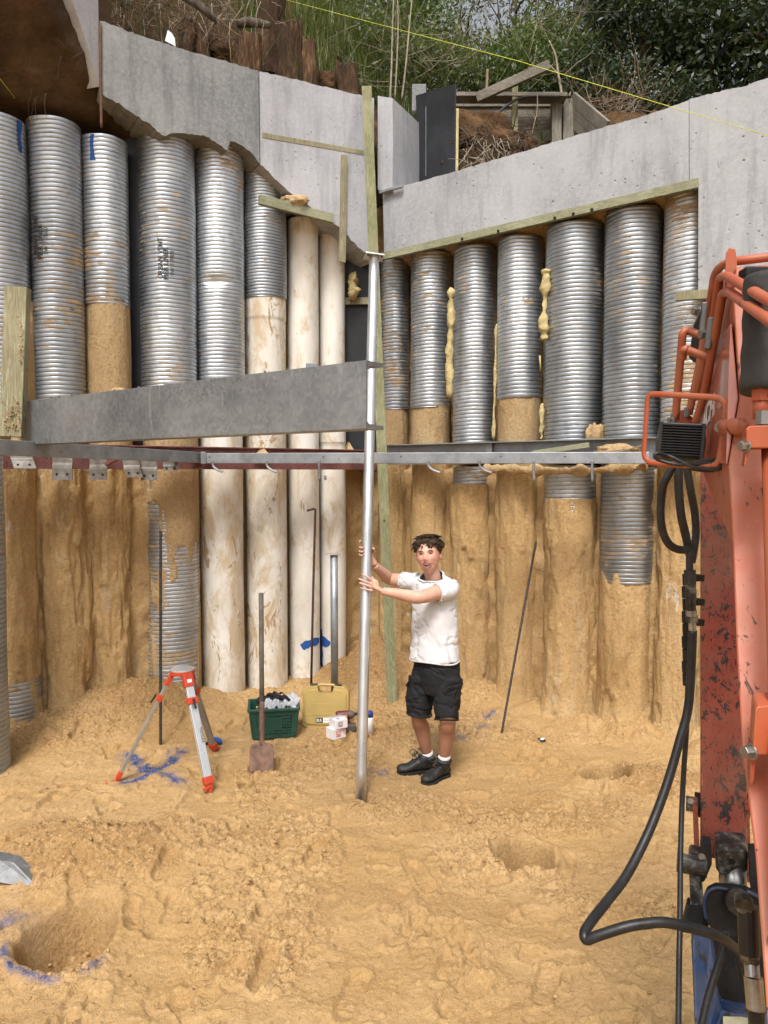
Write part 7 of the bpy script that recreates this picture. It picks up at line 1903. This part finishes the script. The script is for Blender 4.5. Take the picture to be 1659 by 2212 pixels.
# ------------------------------------------------------------------ stumps and broken wood in the bank
def stump(xl, xr, yt, yb, Y, seed, label, lean=0.0, jag=0.12, flat=0.7):
    c = P((xl + xr) / 2, yb, Y); w = (xr - xl) / 2 / FPX * Y; h = P(0, yt, Y).z - c.z
    nth, nz = 40, 40; th = np.linspace(-math.pi, math.pi, nth, endpoint=False); zz = np.linspace(0, 1, nz)
    TH, Z = np.meshgrid(th, zz)
    a, b = np.sin(TH), np.cos(TH)
    R = w * (0.88 + 0.20 * fbm(a * 1.3 + seed, b * 1.3, Z * 1.2, 3, seed) + 0.14 * np.abs(fbm(a * 4 + seed, b * 4, Z * 1.5, 3, seed + 9)) + 0.22 * (1 - Z) ** 3)
    hz_ = h * Z * (1 + jag * fbm(a * 2.2 + seed, b * 2.2, 0 * Z, 3, seed + 5))
    V = np.stack([c.x + a * R + lean * hz_, c.y - b * R * flat, c.z + hz_], -1).reshape(-1, 3)
    top = V.reshape(nz, nth, 3)[-1].mean(0) - np.array([0, 0, 0.05 * h])
    F = gridfaces(nz, nth, True).tolist(); V = np.concatenate([V, [top]]); k = len(V) - 1
    for j in range(nth): F.append([(nz - 1) * nth + j, (nz - 1) * nth + (j + 1) % nth, k])
    me = bpy.data.meshes.new('tree_stump'); me.from_pydata(V.tolist(), [], F); me.update()
    return tag(link('tree_stump', me, M['rotten_stump'], None, True), label, 'stump', 'rotten stumps on the bank')
stump(503, 562, 78, 178, 7.95, 3, 'squat grey-brown stump with a cut top behind the mottled concrete', 0.0, 0.06)
stump(548, 606, -40, 165, 8.35, 5, 'tall dark rotten stump reaching the top of the picture', 0.08, 0.2)
stump(595, 652, 62, 190, 8.3, 8, 'reddish crumbling stump between the tall stump and the split post', 0.05, 0.3)
stump(654, 686, 92, 212, 8.0, 11, 'split upright piece of stump with a pale side', 0.0, 0.12)
stump(732, 782, 146, 222, 8.1, 14, 'small stump beside the top of the leaning green timber', -0.1, 0.25)
stump(424, 462, 62, 150, 7.7, 17, 'narrow orange-brown shard of wood over the mottled concrete', -0.25, 0.25)
stump(385, 418, 45, 120, 7.6, 21, 'thin dark stump left of the orange-brown shard', 0.1, 0.2)
heap('soil_clod', 'reddish clod of torn soil between the split stump and the small stump', P(706, 190, 8.3), 0.20, 0.14, 0.16, 'dark_soil', 31)
heap('soil_clod', 'dark clod of soil under the hanging roots left of the squat stump', P(480, 120, 8.0), 0.22, 0.16, 0.16, 'dark_soil', 33)
tag(tube('fallen_branch', [P(395, -8, 7.3), P(430, 12, 7.25), P(455, 34, 7.25), P(468, 48, 7.3)], [0.035, 0.04, 0.035, 0.02], M['bark'], seg=10, sm=4), 'grey broken branch lying over the bank at top left centre', 'branch')
tag(tube('fallen_branch', [P(585, 55, 8.0), P(540, 48, 7.95), P(512, 52, 7.9)], [0.03, 0.05, 0.04], M['bark'], seg=10, sm=4), 'short thick branch lying above the squat stump', 'branch')
bm = bmesh.new(); poly_slab(bm, [P(356, 88, 7.15), P(362, 64, 7.2), P(369, 76, 7.2), P(371, 95, 7.12)], (0.03, 0.03, -0.01)); tag(bmesh_obj('plastic_scrap', bm, M['plastic_film'], None, bevel=0.004), 'scrap of white plastic on top of the mottled concrete', 'litter')

# ------------------------------------------------------------------ plants
def leaf_cloud(name, cen, size, mat, parent, shade, slim=0.42, droop=0.3, seed=0):
    """many separate leaves: a bent diamond each"""
    r = np.random.default_rng(seed); n = len(cen)
    d = r.normal(size=(n, 3)); d[:, 2] -= droop; d /= np.linalg.norm(d, axis=1)[:, None]
    u = r.normal(size=(n, 3)); u -= d * (u * d).sum(1)[:, None]; u /= np.linalg.norm(u, axis=1)[:, None]
    w = np.cross(d, u); L = size * r.uniform(0.6, 1.4, n)[:, None]
    V = np.stack([cen - d * L * 0.5, cen + u * L * slim * 0.5 + w * L * 0.06, cen + d * L * 0.5, cen - u * L * slim * 0.5 + w * L * 0.06], 1).reshape(-1, 3)
    F = np.arange(n * 4).reshape(-1, 4)
    me = npmesh(name, V, F)
    ca = me.color_attributes.new('leaf', 'FLOAT_COLOR', 'POINT')
    col = np.repeat(np.clip(shade, 0, 1), 4); ca.data.foreach_set('color', np.stack([col, col, col, np.ones_like(col)], -1).astype('f').ravel())
    o = link(name, me, M[mat], parent)
    return tag(o, kind='stuff') if parent is not None else o
def clumps(c, rx, ry, rz, n, per, cr, seed, hollow=0.35):
    r = np.random.default_rng(seed); q = r.normal(size=(n, 3)); q /= np.linalg.norm(q, axis=1)[:, None]
    q *= (r.uniform(hollow ** 3, 1, n) ** (1 / 3))[:, None]
    cc_ = np.array(c) + q * np.array([rx, ry, rz])
    pts = np.repeat(cc_, per, 0) + r.normal(size=(n * per, 3)) * cr * np.array([1, 1, 0.75])
    sh = np.repeat(r.uniform(0.05, 0.75, n), per) + r.normal(size=n * per) * 0.16
    return pts, sh, cc_
def tree(name, label, base, crown, rx, ry, rz, n, per, cr, leaf_size, mat, seed, trunk_r=0.06, cat='tree', group=None, slim=0.42, limbs=9, droop=0.3):
    base = Vector(base); crown = Vector(crown)
    o = thing(name, label, cat, base, group)
    pts, sh, cc_ = clumps(crown, rx, ry, rz, n, per, cr, seed)
    leaf_cloud('crown', pts, leaf_size, mat, o, sh, slim, droop, seed)
    rr = random.Random(seed); top = crown + Vector((0, 0, rz * 0.3)); specs = []
    mid = base.lerp(top, 0.5) + Vector((rr.uniform(-.1, .1), 0, 0))
    tp = smooth_path([base - Vector((0, 0, 0.2)), mid, top], 6)
    specs.append((tp, [trunk_r * (1 - 0.7 * i / (len(tp) - 1)) for i in range(len(tp))], 8))
    for k in range(limbs):
        e = Vector(cc_[rr.randrange(len(cc_))]); s = base.lerp(top, rr.uniform(0.35, 0.9)); m_ = s.lerp(e, 0.5) + Vector((rr.uniform(-.15, .15), rr.uniform(-.1, .1), rr.uniform(0, .2)))
        pth = smooth_path([s, m_, e], 4); specs.append((pth, [trunk_r * 0.4 * (1 - 0.75 * i / (len(pth) - 1)) for i in range(len(pth))], 5))
    multi_tube('trunk', specs, M['bark'], o)
    return o
def hz0(x, y): return float(hill_z(np.array([x]), np.array([y]))[0][0])
GB = 'bushes on the slope'
for i, (px, py, Y, rx, rz, mat, lab, n) in enumerate((
    (655, 60, 10.6, 0.7, 0.75, 'leaf_green', 'bright green grassy bush right of the tall stump', 46),
    (735, 20, 11.4, 0.75, 0.8, 'leaf_olive', 'olive bush at the top behind the string, left of the pale saplings', 55),
    (800, 110, 10.7, 0.6, 0.6, 'leaf_olive', 'low olive bush above the leaning green timber', 46),
    (900, 80, 11.6, 0.62, 0.62, 'leaf_green', 'green bush right of the pale saplings', 60),
    (930, 150, 10.4, 0.55, 0.45, 'leaf_olive', 'low bush behind the black board', 42),
    (1030, 150, 11.0, 0.7, 0.42, 'leaf_olive', 'wide olive bush above the retaining wall', 56),
    (1120, 150, 10.6, 0.6, 0.42, 'leaf_green', 'low green bush right of the sloping beam', 46),
    (1185, 105, 11.6, 0.55, 0.5, 'leaf_olive', 'tall olive bush left of the thick trunk', 52),
    (1250, 170, 10.8, 0.55, 0.4, 'leaf_dark', 'dark low bush under the thick trunk', 44),
    (1330, 210, 10.2, 0.45, 0.3, 'leaf_dark', 'dark bush at the end of the retaining wall', 36),
    (1455, 225, 10.6, 0.5, 0.22, 'leaf_dark', 'dark bush just above the right concrete beam', 34))):
    c = P(px, py, Y); tree('shrub', lab, (c.x, Y + 0.1, hz0(c.x, Y)), c, rx, 0.5, rz, n, 62, 0.17, 0.085, mat, 40 + i, 0.03, 'bush', GB, 0.34)
GT = 'trees behind the bushes'
for i, (px, py, Y, rx, rz, mat, lab, n, ls, cr) in enumerate((
    (700, -60, 15.0, 1.8, 1.5, 'leaf_olive', 'far olive tree at the top left of the green bushes', 48, 0.13, 0.36),
    (870, -60, 15.5, 1.0, 1.3, 'leaf_olive', 'far olive tree behind the pale saplings', 40, 0.13, 0.36),
    (1010, 60, 16.5, 1.2, 0.7, 'leaf_grey', 'thin grey-green tree with white sky showing through', 12, 0.10, 0.30),
    (1115, 0, 15.5, 0.8, 1.3, 'leaf_grey', 'slender grey-green tree left of the thick trunk', 14, 0.12, 0.30),
    (1220, 60, 15.0, 0.9, 1.0, 'leaf_olive', 'far olive tree right behind the thick trunk', 42, 0.12, 0.34),
    )):
    c = P(px, py, Y); tree('far_tree', lab, (c.x, Y + 0.2, hz0(c.x, Y)), c, rx, 1.0, rz, n, 55, cr, ls, mat, 80 + i, 0.07, 'tree', GT, 0.34, 14)
for i, (px, py, Y, rx, rz, lab, n) in enumerate((
    (1400, 0, 11.6, 0.9, 0.75, 'large dark broad-leaved tree right of the thick trunk', 66),
    (1560, 60, 11.0, 0.95, 0.85, 'large dark broad-leaved tree near the right frame edge', 84),
    (1500, 130, 11.3, 0.62, 0.5, 'dark drooping tree above the right concrete beam', 40),
    (1680, 120, 10.4, 0.8, 0.75, 'dark tree cut by the right frame edge', 70),
    (1325, 40, 12.4, 0.45, 0.6, 'dark slender tree close to the right of the thick trunk', 36))):
    c = P(px, py, Y); tree('dark_tree', lab, (c.x, Y + 0.2, hz0(c.x, Y)), c, rx, 0.8, rz, n, 62, 0.20, 0.10, 'leaf_dark', 120 + i, 0.08, 'tree', 'dark trees on the right', 0.42, 14)
tk = thing('thick_trunk', 'thick dark tree trunk at the top right of centre', 'tree', (P(1262, 150, 13).x, 13.0, hz0(P(1262, 150, 13).x, 13.0)))
b0 = ORG[tk.name]; pth = smooth_path([b0 - Vector((0, 0, 0.5)), P(1261, 140, 13), P(1262, 40, 13), P(1272, -120, 13.1)], 8)
tube('trunk', pth, lambda f: 0.235 - 0.04 * f + 0.012 * math.sin(f * 40), M['bark'], tk, 18)
pts, sh, cc_ = clumps(P(1300, -150, 12.8), 1.4, 1.0, 0.6, 40, 60, 0.25, 77); leaf_cloud('crown', pts, 0.12, 'leaf_dark', tk, sh, 0.4, 0.3, 77)
def sapling(pts, r, label, mat='pale_twig', cat='sapling'):
    return tag(tube('sapling', [P(*q) for q in pts], [r, r * 0.9, r * 0.75, r * 0.6][:len(pts)], M[mat], seg=7, sm=5), label, cat, 'bare saplings')
sapling([(842, 225, 9.6), (846, 140, 9.6), (848, 60, 9.6), (851, -20, 9.6)], 0.014, 'pale bare sapling, left one of three above the concrete pier')
sapling([(853, 215, 9.7), (858, 120, 9.7), (860, 50, 9.7), (858, -20, 9.7)], 0.012, 'pale bare sapling, middle one of three above the concrete pier')
sapling([(868, 215, 9.6), (878, 130, 9.6), (884, 60, 9.6), (892, -20, 9.6)], 0.013, 'pale bare sapling, right one of three above the concrete pier')
sapling([(1214, 206, 8.9), (1206, 160, 8.9), (1200, 120, 8.9), (1186, 88, 8.9)], 0.014, 'pale forked branch rising beside the sloping beam end')
sapling([(1206, 160, 8.9), (1196, 150, 8.9), (1189, 142, 8.9)], 0.009, 'short side shoot of the pale forked branch')
sapling([(1050, 205, 9.4), (1052, 180, 9.4), (1053, 150, 9.4)], 0.02, 'broken grey stake standing behind the retaining wall rail', 'twig', 'stake')
root_mass('dry_thicket', 'thicket of bare dry twigs at the right end of the retaining wall', 150, (1235, 1400), (205, 275), (8.8, 9.8), (0.25, 0.8), 0.004, 'twig', 12, 0.15)
root_mass('dry_thicket', 'bare dry stalks among the green bushes', 170, (600, 1260), (20, 210), (9.2, 10.2), (0.3, 0.9), 0.0035, 'pale_twig', 13, 0.5, 'stuff', 0.25)
# grass
def grass(name, label, n, area, hl, mat, seed, droop=0.8, width=0.006):
    r = np.random.default_rng(seed); x = r.uniform(area[0], area[1], n); y = r.uniform(area[2], area[3], n)
    z, d = hill_z(x, y); keep = d > 0.18; x, y, z = x[keep], y[keep], z[keep]
    cl = fbm2(x * 2.2, y * 2.2, 2, seed); keep = cl > -0.25; x, y, z, cl = x[keep], y[keep], z[keep], cl[keep]; n = len(x)
    a = r.uniform(0, 2 * math.pi, n); L = r.uniform(*hl, n) * (0.8 + 0.5 * cl); lean = r.uniform(0.1, 1.0, n) * droop
    dx, dy = np.cos(a), np.sin(a) - 0.35; base = np.stack([x, y, z - 0.03], -1); w = np.stack([-np.sin(a), np.cos(a), 0 * a], -1) * width
    def at(f):
        return base + np.stack([dx * lean * L * f * f, dy * lean * L * f * f, L * f * (1 - 0.45 * lean * f)], -1)
    V = np.stack([base - w, base + w, at(0.5) + w * 0.8, at(0.5) - w * 0.8, at(1.0) + w * 0.15, at(1.0) - w * 0.15], 1).reshape(-1, 3)
    i = np.arange(n)[:, None] * 6
    F = np.concatenate([i + np.array([[0, 1, 2, 3]]), i + np.array([[3, 2, 4, 5]])])
    me = npmesh(name, V, F); ca = me.color_attributes.new('leaf', 'FLOAT_COLOR', 'POINT')
    c = np.repeat(np.clip(r.uniform(0, 0.9, n) + 0.2 * cl, 0, 1), 6); ca.data.foreach_set('color', np.stack([c, c, c, c * 0 + 1], -1).astype('f').ravel())
    tag(link(name, me, M[mat]), label, 'grass', kind='stuff')
grass('green_grass', 'long green grass on the slope behind the pale concrete', 9000, (-1.6, 1.2, 8.3, 11.5), (0.25, 0.7), 'grass_green', 3)
grass('dry_grass', 'dry grey-green grass hanging over the bank at top left', 4500, (-4.0, -1.3, 6.6, 9.8), (0.2, 0.5), 'grass_dry', 4, 1.3, 0.005)
grass('slope_grass', 'mixed grass on the slope behind the retaining wall', 4000, (0.6, 2.3, 8.9, 12.0), (0.2, 0.6), 'grass_green', 5)
